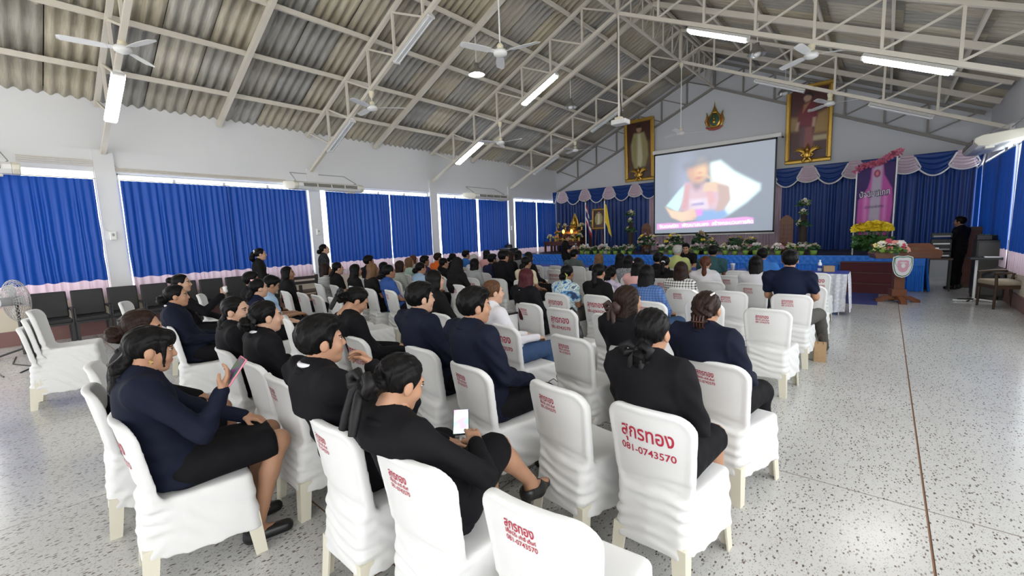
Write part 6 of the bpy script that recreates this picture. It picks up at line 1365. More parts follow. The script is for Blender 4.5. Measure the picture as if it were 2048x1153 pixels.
def hair_mesh(style, h):
    k = ('h', style, h)
    if k not in HC: lo, hi = HB.get(style, ((-0.12, -0.21, -0.33), (0.12, 0.14, 0.15))); HC[k] = grid_mesh(hair_fn(style), lo, hi, h)
    return HC[k]
def hand_fn(curl, spread=0.0):
    def fn(X, Y, Z):
        d = rbox(X, Y, Z, (0, 0.045, 0), (0.038, 0.046, 0.013), 0.012); d = smin(d, cone(X, Y, Z, (0, -0.04, 0), (0, 0.02, 0), 0.026, 0.028, 1.0), 0.02)
        for x, L, q in ((-0.029, 0.070, 0.9), (-0.010, 0.080, 1.0), (0.010, 0.076, 1.05), (0.029, 0.060, 1.15)):
            p = np.array((x, 0.088, 0.0)); a = curl*q*0.8; s = 1+spread*8
            for sg, (fr, ra, rb) in enumerate(((0.45, 0.0095, 0.0088), (0.32, 0.0088, 0.0078), (0.23, 0.0078, 0.0066))):
                q2 = p+np.array((x*spread*0.6, math.cos(a), -math.sin(a)))*L*fr; d = smin(d, cone(X, Y, Z, p, q2, ra, rb), 0.004); p = q2; a += curl*q*(0.75, 0.6, 0)[sg]
        d = smin(d, cone(X, Y, Z, (-0.028, 0.018, -0.004), (-0.052, 0.050, -0.012-0.02*curl), 0.015, 0.0115), 0.012); d = smin(d, cone(X, Y, Z, (-0.052, 0.050, -0.012-0.02*curl), (-0.050+0.012*curl, 0.082, -0.018-0.035*curl), 0.0105, 0.0085), 0.005)
        return d
    return fn
def hand_mesh(curl, h):
    k = ('hand', curl, h)
    if k not in HC: HC[k] = grid_mesh(hand_fn(curl), (-0.08, -0.07, -0.13), (0.06, 0.19, 0.04), h)
    return HC[k]
def frame_from(yd, zd):
    y = np.array(yd, float); y /= np.linalg.norm(y); z = np.array(zd, float); z = z-y*np.dot(z, y); z /= np.linalg.norm(z)+1e-9; return np.stack([np.cross(y, z), y, z], 1)
def shoe_mesh():
    if 'shoe' not in HC:
        def fn(X, Y, Z):
            d = cone(X, Y, Z, (0, -0.05, 0.035), (0, 0.13, 0.028), 0.040, 0.036); d = smin(d, cone(X, Y, Z, (0, -0.04, 0.05), (0, -0.045, 0.095), 0.040, 0.044), 0.02); return smax(smax(d, 0.001-Z, 0.004), Z-0.105, 0.004)
        V, F = grid_mesh(fn, (-0.07, -0.12, -0.01), (0.07, 0.2, 0.13), 0.009); HC['shoe'] = mesh_np('shoe', V, F, M_shoe)
    return HC['shoe']
def bow(parent, p, m_, s=1.0, rz=0.0, tail=0.16, name='hair_bow'):
    b = MB()
    for q in (-1, 1):
        b.tube([(q*0.005*s, 0, 0), (q*0.05*s, -0.02*s, 0.035*s), (q*0.09*s, -0.02*s, 0.01*s), (q*0.075*s, -0.015*s, -0.03*s), (q*0.005*s, 0, -0.005*s)], [0.012*s, 0.026*s, 0.028*s, 0.024*s, 0.012*s], 7)
        b.tube([(q*0.008*s, -0.01*s, -0.005), (q*0.03*s, -0.022*s, -0.05*s), (q*0.04*s, -0.015*s, -tail*0.7), (q*0.05*s, -0.01*s, -tail)], [0.012*s, 0.022*s, 0.024*s, 0.018*s], 6)
    b.ball((0, -0.012*s, 0), (0.02*s, 0.018*s, 0.022*s), 8, 6); o = b.build(name, m_, parent, p, rz); return o

def person(name_label, seat, head, yaw=0.0, hyaw=0.0, hpitch=0.0, hroll=0.0, hair='long', hc='k', top='black', sleeve='long', bottom='black', skirt=False, skin=1, h=0.012, arms=None, curl=(0.7, 0.7), male=False, legs=None, acc=(), collar=None, group='people seated in the audience', handz=None, z0=0.0, bw=1.0, shoes=True, cat='person', stand=False):
    """seat = world (x,y) of the pelvis on the floor plan, head = world position of the crown"""
    T = thing('person', name_label, cat, (seat[0], seat[1], z0), math.radians(yaw), group)
    c, s = math.cos(math.radians(yaw)), math.sin(math.radians(yaw)); dx, dy = head[0]-seat[0], head[1]-seat[1]
    H = np.array((dx*c+dy*s, -dx*s+dy*c, head[2]-z0)); k = 0.5 if male else 0.0
    sh_w = (0.183 if male else 0.155)*bw; hs = 1.0 if male else 0.965
    pel = np.array((0, -0.08 if not stand else 0, 0.545 if not stand else H[2]*0.545)); Hc = H+np.array((0, 0.0, -0.122*hs))
    back = np.array((0, -0.045*math.cos(math.radians(hpitch)), 0)); nb = Hc+np.array((0, -0.035-0.06*math.sin(math.radians(-hpitch)), -0.130*hs))
    che = nb+np.array(((pel[0]-nb[0])*0.3, -0.015+(pel[1]-nb[1])*0.22, -0.15)); wai = (pel+che)/2+np.array((0, -0.01, 0))
    ax = np.array((1.0, 0, 0)); jk = 1.0 if (sleeve == 'long' and top in ('black', 'navy')) else 0.0; shc = nb+np.array((0, -0.01, -0.055+0.018*jk)); ar = 1.0 if male else 0.83
    SH = [shc-ax*sh_w, shc+ax*sh_w]
    if arms is None:
        arms = [((-sh_w-0.025, che[1]+0.07, che[2]-0.14), (-0.10, pel[1]+0.32, 0.645)), ((sh_w+0.025, che[1]+0.07, che[2]-0.14), (0.09, pel[1]+0.31, 0.65))] if not stand else [((-sh_w-0.05, 0.0, SH[0][2]-0.28), (-0.1, 0.22, SH[0][2]-0.33)), ((sh_w+0.05, 0.0, SH[0][2]-0.28), (0.1, 0.22, SH[0][2]-0.33))]
    EL = [np.array(a[0], float) for a in arms]; WR = [np.array(a[1], float) for a in arms]
    if legs is None:
        legs = [((-0.085, pel[1]+0.04, 0.535), (-0.11, 0.36, 0.525), (-0.11, 0.33, 0.09)), ((0.085, pel[1]+0.04, 0.535), (0.11, 0.36, 0.525), (0.11, 0.33, 0.09))] if not stand else [((-0.085, 0, pel[2]-0.04), (-0.09, 0.02, pel[2]*0.52), (-0.10, -0.02, 0.09)), ((0.085, 0, pel[2]-0.04), (0.09, 0.02, pel[2]*0.52), (0.10, 0.0, 0.09))]
    LG = [[np.array(q, float) for q in l] for l in legs]
    neck = lambda X, Y, Z: cone(X, Y, Z, nb+np.array((0, 0, -0.05)), Hc+np.array((0, -0.015, -0.05)), 0.062, 0.050)
    def torso(X, Y, Z, inf):
        d = cone(X, Y, Z, pel, wai, 0.128*bw+inf, 0.112*bw+inf, 1.15); d = smin(d, cone(X, Y, Z, wai, che, 0.112*bw+inf, (0.135 if not male else 0.140)*bw+inf, 1.22), 0.05)
        d = smin(d, cone(X, Y, Z, SH[0]*0.88+SH[1]*0.12, SH[1]*0.88+SH[0]*0.12, 0.055+inf, 0.055+inf), 0.06); d = smin(d, cone(X, Y, Z, (SH[0]+SH[1])/2+np.array((0, 0, -0.02)), nb, 0.10+inf, 0.060+inf, 1.2), 0.05)
        return d
    def arm(X, Y, Z, i, inf, upto=2.0):
        if upto <= 1.0: e = SH[i]+(EL[i]-SH[i])*upto; return cone(X, Y, Z, SH[i], e, 0.058*ar+inf, 0.050*ar+inf)
        d = cone(X, Y, Z, SH[i], EL[i], 0.056*ar+inf, 0.043*ar+inf); e = EL[i]+(WR[i]-EL[i])*min(1.0, upto-1.0); return smin(d, cone(X, Y, Z, EL[i], e, 0.043*ar+inf, 0.043*ar+inf+(0.028-0.043)*min(1.0, upto-1.0)+0.004*(inf > 0)), 0.02)
    def leg(X, Y, Z, i, inf):
        a, b_, c_ = LG[i]; d = cone(X, Y, Z, a, b_, 0.085*bw+inf, 0.058+inf); m_ = b_+(c_-b_)*0.35+np.array((0, -0.012, 0))
        d = smin(d, cone(X, Y, Z, b_, m_, 0.054+inf, 0.050+inf), 0.025); return smin(d, cone(X, Y, Z, m_, c_, 0.050+inf, 0.034+inf), 0.03)
    def lean(d, Y, Z, g=0.0):          # what presses against the chair back is flattened by it
        return d if stand else smax(d, (-0.186-g-0.175*(Z-0.45))-Y-2.5*np.maximum(Z-0.83, 0), 0.012)
    pts = np.array([*SH, *EL, *WR, pel, Hc, nb, *[q for l in LG for q in l]])
    # ---- body (one continuous surface, head and hands welded on in the same mesh)
    def body(X, Y, Z):
        d = torso(X, Y, Z, -0.006); d = smin(d, neck(X, Y, Z), 0.02)
        for i in (0, 1): d = smin(d, arm(X, Y, Z, i, -0.002), 0.03)
        for i in (0, 1):
            d = smin(d, leg(X, Y, Z, i, 0.0), 0.03); an = LG[i][2]; fd = np.array((0, 0.13, -0.055))
            d = smin(d, cone(X, Y, Z, an+np.array((0, -0.02, -0.03)), an+fd, 0.034, 0.022), 0.02)
        return lean(d, Y, Z, -0.012)
    lo = pts.min(0)-0.17; hi = pts.max(0)+0.17; lo[2] = -0.02; hi[1] += 0.08; hi[2] = nb[2]+0.16
    hb = h*1.7; V, F = grid_mesh(body, lo, hi, hb); MI = np.zeros(len(F), int)
    yr, pr_, rr = math.radians(hyaw), math.radians(hpitch), math.radians(hroll)
    HR = np.array(Matrix.Rotation(yr, 3, 'Z') @ Matrix.Rotation(pr_, 3, 'X') @ Matrix.Rotation(rr, 3, 'Y'))
    hh = 0.0062 if h < 0.011 else 0.0095 if h < 0.014 else 0.0135
    hv, hf, hm = head_mesh(hh); hvw = (hv*hs) @ HR.T+Hc
    parts_v = [V, hvw]; parts_f = [F, hf+len(V)]; MI = np.concatenate([MI, hm]); off = len(V)+len(hvw)
    for i in (0, 1):
        dirn = WR[i]-EL[i]; up = (handz[i] if handz and handz[i] is not None else (0, 0.2, 1)); fd = dirn/np.linalg.norm(dirn)
        if handz is None: fd = fd*0.6+np.array((0.25*(1 if i == 0 else -1), 0.6, -0.2))
        Rh = frame_from(fd, up); av, af = hand_mesh(curl[i], 0.0052 if h < 0.011 else 0.0095); av = av.copy()
        if i == 0: av[:, 0] *= -1; af = af[:, ::-1]          # thumb towards the body
        av = av*(0.96 if male else 0.88)
        parts_v.append(av @ Rh.T+WR[i]); parts_f.append(af+off); MI = np.concatenate([MI, np.zeros(len(af), int)]); off += len(av)
    me = mesh_np('body', np.concatenate(parts_v), np.concatenate(parts_f), [SKIN[skin], M_lip, M_eye, M_eyew]); me.polygons.foreach_set('material_index', MI.astype(np.int32)); obj('body', me, T)
    # ---- hair
    hv, hf = hair_mesh(hair, hh*1.0 if h < 0.011 else hh); ho = obj('headscarf' if hair == 'hijab' else 'hair', mesh_np('hair', (hv*hs) @ HR.T, hf, CL['blacktee'] if hair == 'hijab' else HAIR[hc]), T, tuple(Hc))
    rs = np.random.RandomState(int(abs(seat[0]*977+seat[1]*131)) % 9999); ph = rs.uniform(0, 6, 6)
    # ---- top
    inf = 0.020 if sleeve == 'long' and top in ('black', 'navy') else 0.012
    upto = {'long': 1.97, 'short': 0.62, 'elbow': 1.0, 'three': 1.55}[sleeve]
    hemz = (0.47 if not stand else pel[2]-0.10)
    def shirt(X, Y, Z):
        d = torso(X, Y, Z, inf)
        for i in (0, 1): d = smin(d, arm(X, Y, Z, i, inf*0.62, upto), 0.05)
        d = smin(d, cone(X, Y, Z, pel+np.array((0, 0.0, 0.06)), pel+np.array((0, 0.02, -0.08)), 0.135*bw+inf, 0.150*bw+inf, 1.12), 0.05)
        d = smin(d, cone(X, Y, Z, nb+np.array((0, -0.012, -0.04)), nb+np.array((0, -0.004, -0.004)), 0.082, 0.070+0.25*inf), 0.02)
        f = 0.0050*np.sin((Z*1.0+0.5*X)*62+3*np.sin(X*16+ph[0])+ph[1])*np.clip((che[2]-Z)*6+0.2, 0, 1)*np.sin(X*21+Z*8+ph[2])
        f += 0.0045*np.sin((X+Z*1.3+Y)*52+ph[3])*np.clip(np.abs(X)*8-1.0, 0, 1)
        d = lean(d, Y, Z); d = smax(d, hemz-Z, 0.01); d = smax(d, -(cone(X, Y, Z, nb+np.array((0, 0.028, 0.03)), nb+np.array((0, 0.045, 0.12)), 0.048, 0.060)), 0.006); f += -0.0045*np.exp(-((np.abs(X-shc[0])-sh_w*1.02)/0.010)**2)*np.clip((Z-che[2]+0.02)*20, 0, 1)*jk; return d+f
    ptm = np.array([*SH, *EL, *(WR if upto > 1.2 else []), pel, nb]); lo = ptm.min(0)-0.20; hi = ptm.max(0)+0.17; lo[2] = hemz-0.03; hi[2] = max(nb[2]+0.06, ptm[:, 2].max()+0.08)
    V, F = grid_mesh(shirt, lo, hi, h); tm = CL[top]
    obj('jacket' if sleeve == 'long' and top in ('black', 'navy', 'greyj') else 'shirt', mesh_np('top', V, F, tm), T)
    if jk:
        a = np.linspace(0, 2*PI, 25); MB().tube([(nb[0]+0.076*math.cos(t), nb[1]-0.002+0.080*math.sin(t), nb[2]+0.004-0.045*max(0, math.sin(t))-0.01*math.cos(2*t)) for t in a], [0.014+0.004*max(0, -math.sin(t)) for t in a], 7, cap=False).build('jacket_collar', CL[top], T)
    if collar:
        a = np.linspace(0, 2*PI, 25); MB().tube([(nb[0]+0.068*math.cos(t), nb[1]+0.0+0.070*math.sin(t), nb[2]+0.030+0.012*math.cos(t-PI/2)*-1) for t in a], 0.012, 7, cap=False).build('shirt_collar', CL[collar], T)
    # ---- bottom
    if bottom:
        def lower(X, Y, Z):
            d = cone(X, Y, Z, pel+np.array((0, 0, 0.03)), pel+np.array((0, 0.02, -0.02)), 0.135*bw, 0.142*bw, 1.1)
            if skirt:
                for i in (0, 1): d = smin(d, cone(X, Y, Z, LG[i][0], LG[i][1], 0.100*bw, 0.080), 0.05)
                m0 = (LG[0][0]+LG[1][0])/2; m1 = (LG[0][1]+LG[1][1])/2; d = smin(d, cone(X, Y, Z, m0, m1, 0.098, 0.080), 0.06)
                nrm = (m1-m0)/np.linalg.norm(m1-m0); cutp = m1-nrm*0.015; d = smax(d, (X-cutp[0])*nrm[0]+(Y-cutp[1])*nrm[1]+(Z-cutp[2])*nrm[2], 0.01)
            else:
                for i in (0, 1): d = smin(d, leg(X, Y, Z, i, 0.016), 0.03)
                d = smax(d, 0.07-Z, 0.005)
            return lean(d, Y, Z, -0.004)+0.0025*np.sin(Y*60+X*25+ph[4])*np.sin(Z*44+ph[5])
        pl = np.array([pel, *[q for l in LG for q in (l if not skirt else l[:2])]]); lo = pl.min(0)-0.18; hi = pl.max(0)+0.16; hi[2] = min(hi[2], pel[2]+0.20); lo[2] = max(lo[2], 0.03)
        V, F = grid_mesh(lower, lo, hi, h*1.5); obj('skirt' if skirt else 'trousers', mesh_np('bottom', V, F, CL[bottom]), T)
    if shoes:
        for i in (0, 1): obj('shoe', shoe_mesh(), T, (LG[i][2][0], LG[i][2][1]+0.01, max(0.0, LG[i][2][2]-0.09)), -0.1 if i else 0.1)
    # ---- hair accessories (head frame positions)
    for a in acc:
        kind, p, *rest = a; pw = tuple((np.array(p)*hs) @ HR.T)
        if kind == 'bow': o = bow(ho, pw, rest[0], rest[1], 0, rest[2] if len(rest) > 2 else 0.16); o.rotation_euler = (math.radians(hpitch), 0, math.radians(hyaw+(rest[3] if len(rest) > 3 else 0)))
        if kind == 'clip': o = bevel(MB().box((0, 0, 0), rest[1]).build('hair_clip', rest[0], ho, pw), 0.004); o.rotation_euler = (rest[2] if len(rest) > 2 else 0, rest[3] if len(rest) > 3 else 0, math.radians(hyaw)+(rest[4] if len(rest) > 4 else 0))
        if kind == 'ring': 
            b = MB(); n_ = 22; b.tube([(rest[1]*math.cos(t)*(1+0.12*math.sin(7*t)), 0.008*math.sin(5*t), rest[1]*math.sin(t)*(1+0.12*math.sin(7*t))) for t in np.linspace(0, 2*PI, n_)], rest[2], 7, cap=False); o = b.build('hair_tie', rest[0], ho, pw, math.radians(hyaw))
        if kind == 'claw':
            b = MB()
            for q in (-3, -1, 1, 3):
                for s_ in (-1, 1): b.tube([(s_*0.008, -0.05, 0.012*q), (s_*0.04, -0.045, 0.012*q), (s_*0.062, -0.005, 0.014*q)], [0.006, 0.006, 0.003], 5)
            b.tube([(0, -0.052, -0.045), (0, -0.055, 0.045)], 0.007, 6); o = b.build('hair_claw', rest[0], ho, pw, math.radians(hyaw)); o.scale = (0.75, 0.75, 0.75); o.rotation_euler = (0, PI/2, math.radians(hyaw))
    return T
# =============== who sits where ===============
HD = {'p1':(-0.82,1.98,1.28), 'p2':(-0.83,2.85,1.255), 'p3':(-1.39,2.92,1.255), 'p4':(-1.45,1.00,1.19), 'p5':(-2.04,0.98,1.29), 'p6':(-1.99,1.97,1.315), 'p7':(-2.68,2.08,1.305), 'p12':(-3.85,1.20,1.24), 'p13':(-3.30,1.21,1.245), 'p14':(-3.46,2.00,1.24), 'p15':(-2.76,2.98,1.23), 'p16':(-3.70,3.08,1.295), 'p17':(-3.22,4.07,1.245), 'p18':(-3.21,4.93,1.22), 'p19':(-2.78,5.00,1.24), 'p20':(-4.74,6.00,1.26), 'p21':(-5.32,6.06,1.36), 'p22':(-5.48,5.07,1.29), 'p23':(-5.98,5.98,1.21), 'p24':(-6.36,6.88,1.24), 'p25':(-7.02,7.00,1.23), 'p26':(-8.21,7.90,1.27), 'p27':(-7.47,7.90,1.28), 'p28':(-6.47,7.90,1.27), 'p29':(-5.96,7.00,1.29), 'p30':(-5.47,7.00,1.28), 'p31':(-8.25,7.00,1.25), 'p32':(-7.71,7.00,1.25), 'p33':(-7.51,6.00,1.25), 'p34':(-8.05,6.00,1.21), 'p35':(-8.94,6.80,1.21), 'p36':(-7.02,5.02,1.22), 'p37':(-6.51,5.10,1.19), 'p38':(-6.90,6.00,1.21), 'p39':(-6.01,4.08,1.23), 'p40':(-7.52,5.00,1.19), 'p41':(-6.44,4.06,1.25), 'p42':(-8.06,5.00,1.31), 'p44':(-7.07,4.12,1.22), 'p45':(-7.57,4.06,1.25), 'p46':(-7.97,4.04,1.23), 'p49':(-7.60,3.19,1.24), 'p50':(-6.28,2.40,1.20), 'p51':(-6.95,2.40,1.235), 'p52':(-5.73,2.05,1.22), 'p10':(-5.53,1.20,1.25), 'p11':(-6.75,1.53,1.29), 'p54':(-2.10,6.03,1.20), 'p55':(-2.07,4.83,1.25), 'p56':(-2.71,6.02,1.25), 'p57':(-3.37,7.10,1.22), 'p58':(-2.73,7.08,1.21), 'p59':(-3.17,7.90,1.22), 'p60':(-3.16,8.85,1.31), 'p62':(-2.49,8.85,1.30), 'p63':(-2.07,6.99,1.22), 'p64':(-1.38,6.95,1.23), 'p65':(-1.66,8.85,1.24), 'p66':(-0.84,6.02,1.35), 'p67':(-4.38,7.90,1.20), 'p68':(-5.59,8.88,1.23), 'p70':(-3.92,7.90,1.21), 'p71':(-3.13,6.00,1.11), 'p61':(-3.68,10.88,1.28), 'p8':(-2.74,0.46,1.26), 'p9':(-3.38,0.547,1.275)}
M_bowk = mat('black_ribbon', (0.005, 0.005, 0.006), 0.5, spec=0.25); M_bowb = mat('brown_ribbon', (0.045, 0.022, 0.018), 0.6); M_pearl = mat('pearl_clip', (0.75, 0.74, 0.72), 0.3); M_pinkclip = mat('pink_clip', (0.80, 0.42, 0.45), 0.4); M_amber = mat('amber_claw', (0.06, 0.022, 0.014), 0.25); M_yelg = mat('yellow_green_tie', (0.52, 0.55, 0.12), 0.7)
def sit(k, ch, label, hy=None, **kw):
    x, y, yaw = SEATS[ch]; H = HD[k]; px = x+max(-0.12, min(0.12, 0.5*(H[0]-x)))
    # look towards the projection screen unless told otherwise
    look = math.degrees(math.atan2(H[0]+4.7, 16-H[1])); ya = kw.pop('yaw', yaw)
    if hy is None: hy = 0.65*(look-ya)
    d = math.hypot(H[0], H[1]); kw.setdefault('h', 0.0098 if d < 4.3 else 0.0145 if d < 7.2 else 0.020)
    return person(label, (px, y), H, ya, hyaw=hy, **kw)
# foreground
sit('p1', 'c1', 'woman in a black jacket with a black satin bow on a low ponytail, right foreground', hy=0, hair='lowpony', top='black', skin=1, bw=1.06, acc=[('bow', (-0.015, -0.118, -0.06), M_bowk, 0.78, 0.15)], skirt=True, bottom='black')
sit('p2', 'c6', 'woman in a navy blazer with curled brown hair held up by a claw clip', hy=6, hair='claw', hc='d', top='navy', skin=1, bw=1.14, acc=[('claw', (0, -0.105, -0.055), M_amber), ('clip', (-0.045, -0.045, 0.112), M_pearl, (0.07, 0.018, 0.01), 0.5, 0.5), ('clip', (0.045, -0.055, 0.108), M_pearl, (0.05, 0.014, 0.01), 0.5, -0.6)])
sit('p3', 'c10', 'woman in black with brown hair and a dull brown ribbon, looking right', hy=-22, hair='half', hc='d', top='black', skin=1, acc=[('bow', (-0.02, -0.118, -0.03), M_bowb, 0.8, 0.19), ('clip', (-0.055, -0.075, 0.055), M_pearl, (0.045, 0.012, 0.02), 0, 0, -0.6)])
p4 = sit('p4', 'c3', 'woman in a black suit with crossed bare legs and black heels, looking at her phone', hy=-8, hpitch=-22, hair='bun', top='black', bottom='black', skirt=True, skin=1, shoes=False, acc=[('bow', (-0.02, -0.150, -0.02), M_bowk, 0.85, 0.19)],
    arms=[((-0.30, 0.0, 0.72), (-0.20, 0.17, 0.66)), ((0.215, 0.0, 0.70), (0.06, 0.115, 0.745))], handz=[(0, 0.1, 1), (0, 0.1, 1)], curl=(0.5, 0.35), legs=[((-0.085, -0.03, 0.535), (-0.12, 0.38, 0.52), (-0.08, 0.36, 0.09)), ((0.085, -0.03, 0.545), (-0.02, 0.355, 0.61), (0.05, 0.53, 0.36))])
sit('p5', 'c4', 'young man in a black jacket with white collar resting a hand on his mouth', hy=-12, hair='short', top='black', skin=1, male=True, collar='white', arms=[((-0.33, -0.02, 0.76), (-0.15, 0.24, 0.66)), ((0.20, 0.10, 0.84), (-0.03, 0.055, 1.005))], handz=[(0, 0.2, 1), (0.3, 1, 0.2)], curl=(0.6, 0.9), bw=1.03)
sit('p6', 'c7', 'young man in a navy blazer with thick black hair in the middle foreground', hy=-16, hair='short', top='navy', skin=1, male=True, bw=1.04)
sit('p7', 'c8', 'young man with cropped hair in a dark navy jacket beside the navy blazer', hy=-10, hair='short', top='navy', skin=0, male=True, bw=1.02)
p8 = sit('p8', 'c44', 'woman with a fringe in a navy jacket holding up a phone, left foreground', hy=-2, hpitch=-10, hair='bangs', hc='k', top='navy', bottom='black', skirt=True, skin=1, arms=[((-0.24, 0.04, 0.74), (-0.08, 0.27, 0.66)), ((0.235, 0.03, 0.735), (0.185, 0.135, 0.912))], handz=[(0, 0.2, 1), (0.35, 0.75, -0.1)], legs=[((-0.085, -0.03, 0.535), (-0.09, 0.385, 0.535), (-0.11, 0.25, 0.09)), ((0.085, -0.03, 0.535), (0.12, 0.385, 0.54), (0.11, 0.24, 0.09))], curl=(0.6, 0.55), acc=[('ring', (0.084, 0.004, -0.045), mat('gold_earring', (0.7, 0.5, 0.2), 0.3, 0.9), 0.009, 0.0015)])
sit('p9', 'c42', 'woman with a low bun in a black jacket behind the fringe woman, far left', hy=-14, hpitch=-6, hair='bun', hc='d', top='black', bottom='black', skirt=True, skin=1)
sit('p10', 'c38', 'person in a navy jacket with white collar, hair pulled back, sitting sideways on the left', hy=-6, hair='bun', top='navy', skin=1, collar='white', h=0.0115, bw=1.08)
p11 = sit('p11', 'c41', 'person in black raising a hand with a white tissue on the left', hy=-4, hair='topbun', top='black', skin=0, h=0.0125, arms=[((-0.24, 0.04, 0.74), (-0.08, 0.27, 0.66)), ((0.25, 0.14, 0.80), (0.17, 0.33, 1.0))], handz=[None, (0.3, 0.8, 0.1)], curl=(0.6, 1.1))
sit('p12', 'c37', 'smiling woman in black turning her face towards the aisle', hy=-42, hair='lowpony', top='black', skin=0, h=0.0105)
sit('p13', 'c35', 'woman in a black jacket with white collar and a ruffled black hair tie', hy=-4, hair='bun', top='black', skin=0, collar='white', acc=[('ring', (0, -0.10, -0.02), M_bowk, 0.05, 0.018)])
sit('p14', 'c34', 'woman in a black suit with a thin black ribbon bowing her head', hy=-14, hpitch=-34, hair='bun', top='black', bottom='black', skirt=True, skin=1, acc=[('bow', (0, -0.15, 0.0), M_bowk, 0.7, 0.16)])
sit('p15', 'c16', 'woman in a white shirt and blue jeans with a brown ponytail', hy=-18, hair='lowpony', hc='b', top='white', bottom='jeans', skin=0)
sit('p16', 'c19', 'woman with long black hair in a black T-shirt leaning an elbow out', hy=-5, hair='long', top='blacktee', sleeve='elbow', skin=0, bw=1.1)
# middle rows
sit('p17', 'c15', 'woman with long dark red hair and a white clip', hair='vlong', hc='r', top='black', acc=[('clip', (-0.02, -0.135, -0.16), M_pearl, (0.025, 0.01, 0.06), 0, 0.3)])
sit('p18', 'c12', 'woman in a blue floral blouse with a low bun and yellow-green hair tie', hair='bun', top='floral', sleeve='short', skin=2, bw=1.1, bottom='greytr', acc=[('ring', (0, -0.10, -0.03), M_yelg, 0.04, 0.014)])
sit('p19', 'c13', 'woman in black with a long black ponytail beside the floral blouse', hair='pony', top='blacktee', sleeve='long', bw=1.05, acc=[('clip', (0, -0.115, 0.02), M_pearl, (0.03, 0.012, 0.02))])
sit('p20', 'e20', 'person in a cream shirt with dark tied-back hair', hair='lowpony', top='cream', sleeve='short', skin=2, bw=1.1)
sit('p21', 'c17', 'man in a black jacket with short hair in mid crowd', hair='short', top='black', male=True, h=0.0135)
sit('p22', 'c18', 'person wearing a black headscarf', hair='hijab', top='blacktee', h=0.0135, bw=1.1)
sit('p23', 'c69', 'person in a grey top with bobbed black hair', hair='bob', top='grey', sleeve='elbow', skin=0)
sit('p24', 'c70', 'man in a navy sports jersey with white shoulder flashes', hair='short', top='jersey', sleeve='short', male=True, skin=2)
sit('p25', 'e25', 'person with white hair in mid crowd', hair='bob', hc='g', top='white', sleeve='short')
sit('p26', 'e26', 'boy in a bright blue shirt with a high fringe', hair='short', top='bblue', sleeve='short', male=True)
sit('p27', 'e27', 'person in a pink and black top near the far loudspeaker', hair='bob', top='pink', sleeve='short')
sit('p28', 'e28', 'person in a grey jacket with black bobbed hair', hair='bob', top='greyj', skin=0)
sit('p29', 'e29', 'person in black beyond the man in a black jacket', hair='long', hc='d', top='black')
sit('p30', 'e30', 'person with dark hair beyond the cream shirt', hair='long', top='dark')
sit('p31', 'e31', 'person in a bright orange shirt', hair='short', hc='d', top='orange', sleeve='short', male=True)
sit('p32', 'e32', 'person with a dark bun beyond the headscarf', hair='bun', top='dark')
sit('p33', 'e33', 'person in a dark purple shirt in profile', hair='short', top='purple', skin=2)
sit('p34', 'e34', 'person in a mint green shirt with light brown bobbed hair', hair='bob', hc='l', top='mint', sleeve='short')
sit('p35', 'e35', 'person with reddish hair close to the wall', hair='bob', hc='a', top='grey', skin=0)
sit('p36', 'c71', 'woman in a green and black striped top with bobbed brown hair', hair='bob', hc='d', top='stripe2', sleeve='elbow')
sit('p37', 'c72', 'woman in a light blue shirt with a low black bun', hair='bun', top='lblue', sleeve='short')
sit('p38', 'e38', 'person in black left of the headscarf, in profile', hair='lowpony', top='dark')
sit('p39', 'c21', 'person in a royal blue shirt with black hair tied up', hair='bun', top='blue', sleeve='short', skin=2, bw=1.08)
sit('p40', 'e40', 'person in dark clothes beyond the royal blue shirt', hair='long', top='dark')
sit('p41', 'c22', 'woman with very long light brown hair in black', hair='vlong', hc='l', top='blacktee', sleeve='short', skin=2)
sit('p42', 'e42', 'person with short spiky hair by the pink curtain hem', hair='short', top='dark', male=True, skin=2)
sit('p44', 'c25', 'woman with straight black hair to her shoulders in black', hair='long', top='blacktee', sleeve='short')
sit('p45', 'c24', 'woman in a black shirt with white sleeve stripes, hair tied back', hair='lowpony', top='blacktee', sleeve='short', skin=0)
sit('p46', 'c26', 'woman with very long dark hair in a striped top', hair='vlong', hc='d', top='stripe', sleeve='short')
sit('p49', 'c30', 'woman with long black hair in a loose black T-shirt near the wall', hair='vlong', top='blacktee', sleeve='elbow', skin=2, bw=1.12, hy=-25)
sit('p50', 'e50', 'man with short hair in a light blue shirt looking down', hpitch=-25, hair='short', top='lblue', sleeve='short', male=True)
sit('p51', 'e51', 'man with short hair half hidden behind the light blue shirt', hair='short', top='dark', male=True, skin=2)
sit('p52', 'e52', 'woman with a pink flower clip and hands clasped', hair='lowpony', top='navypolo', sleeve='short', skin=0, acc=[('clip', (0.0, -0.06, 0.105), M_pinkclip, (0.045, 0.04, 0.03))])
# right block
sit('p54', 'c54', 'woman in a black and white plaid shirt with long brown hair', hair='long', hc='d', top='plaid', bw=1.05)
sit('p55', 'c61', 'woman with long black hair in a blue checked shirt', hair='vlong', top='bluecheck', sleeve='elbow', skin=2, bw=1.1, bottom='jeans')
sit('p56', 'e56', 'woman in a pink top with a pink clip', hair='long', top='pink', sleeve='short', acc=[('clip', (-0.01, -0.098, 0.06), M_pinkclip, (0.07, 0.014, 0.02))])
sit('p57', 'c60', 'person in a grey patterned top with black hair', hair='bob', top='speck', sleeve='elbow', bw=1.08)
sit('p58', 'c59', 'woman in black with a white hair tie', hair='pony', top='blacktee', acc=[('ring', (0, -0.115, 0.015), M_pearl, 0.022, 0.012)])
sit('p59', 'e59', 'person in dark clothes just left of the yellow-green shirt', hair='short', top='dark', male=True)
sit('p60', 'e60', 'grey-haired man in a yellow-green shirt at the tables', hair='shortgrey', hc='g', top='lime', sleeve='short', male=True, bw=1.1)
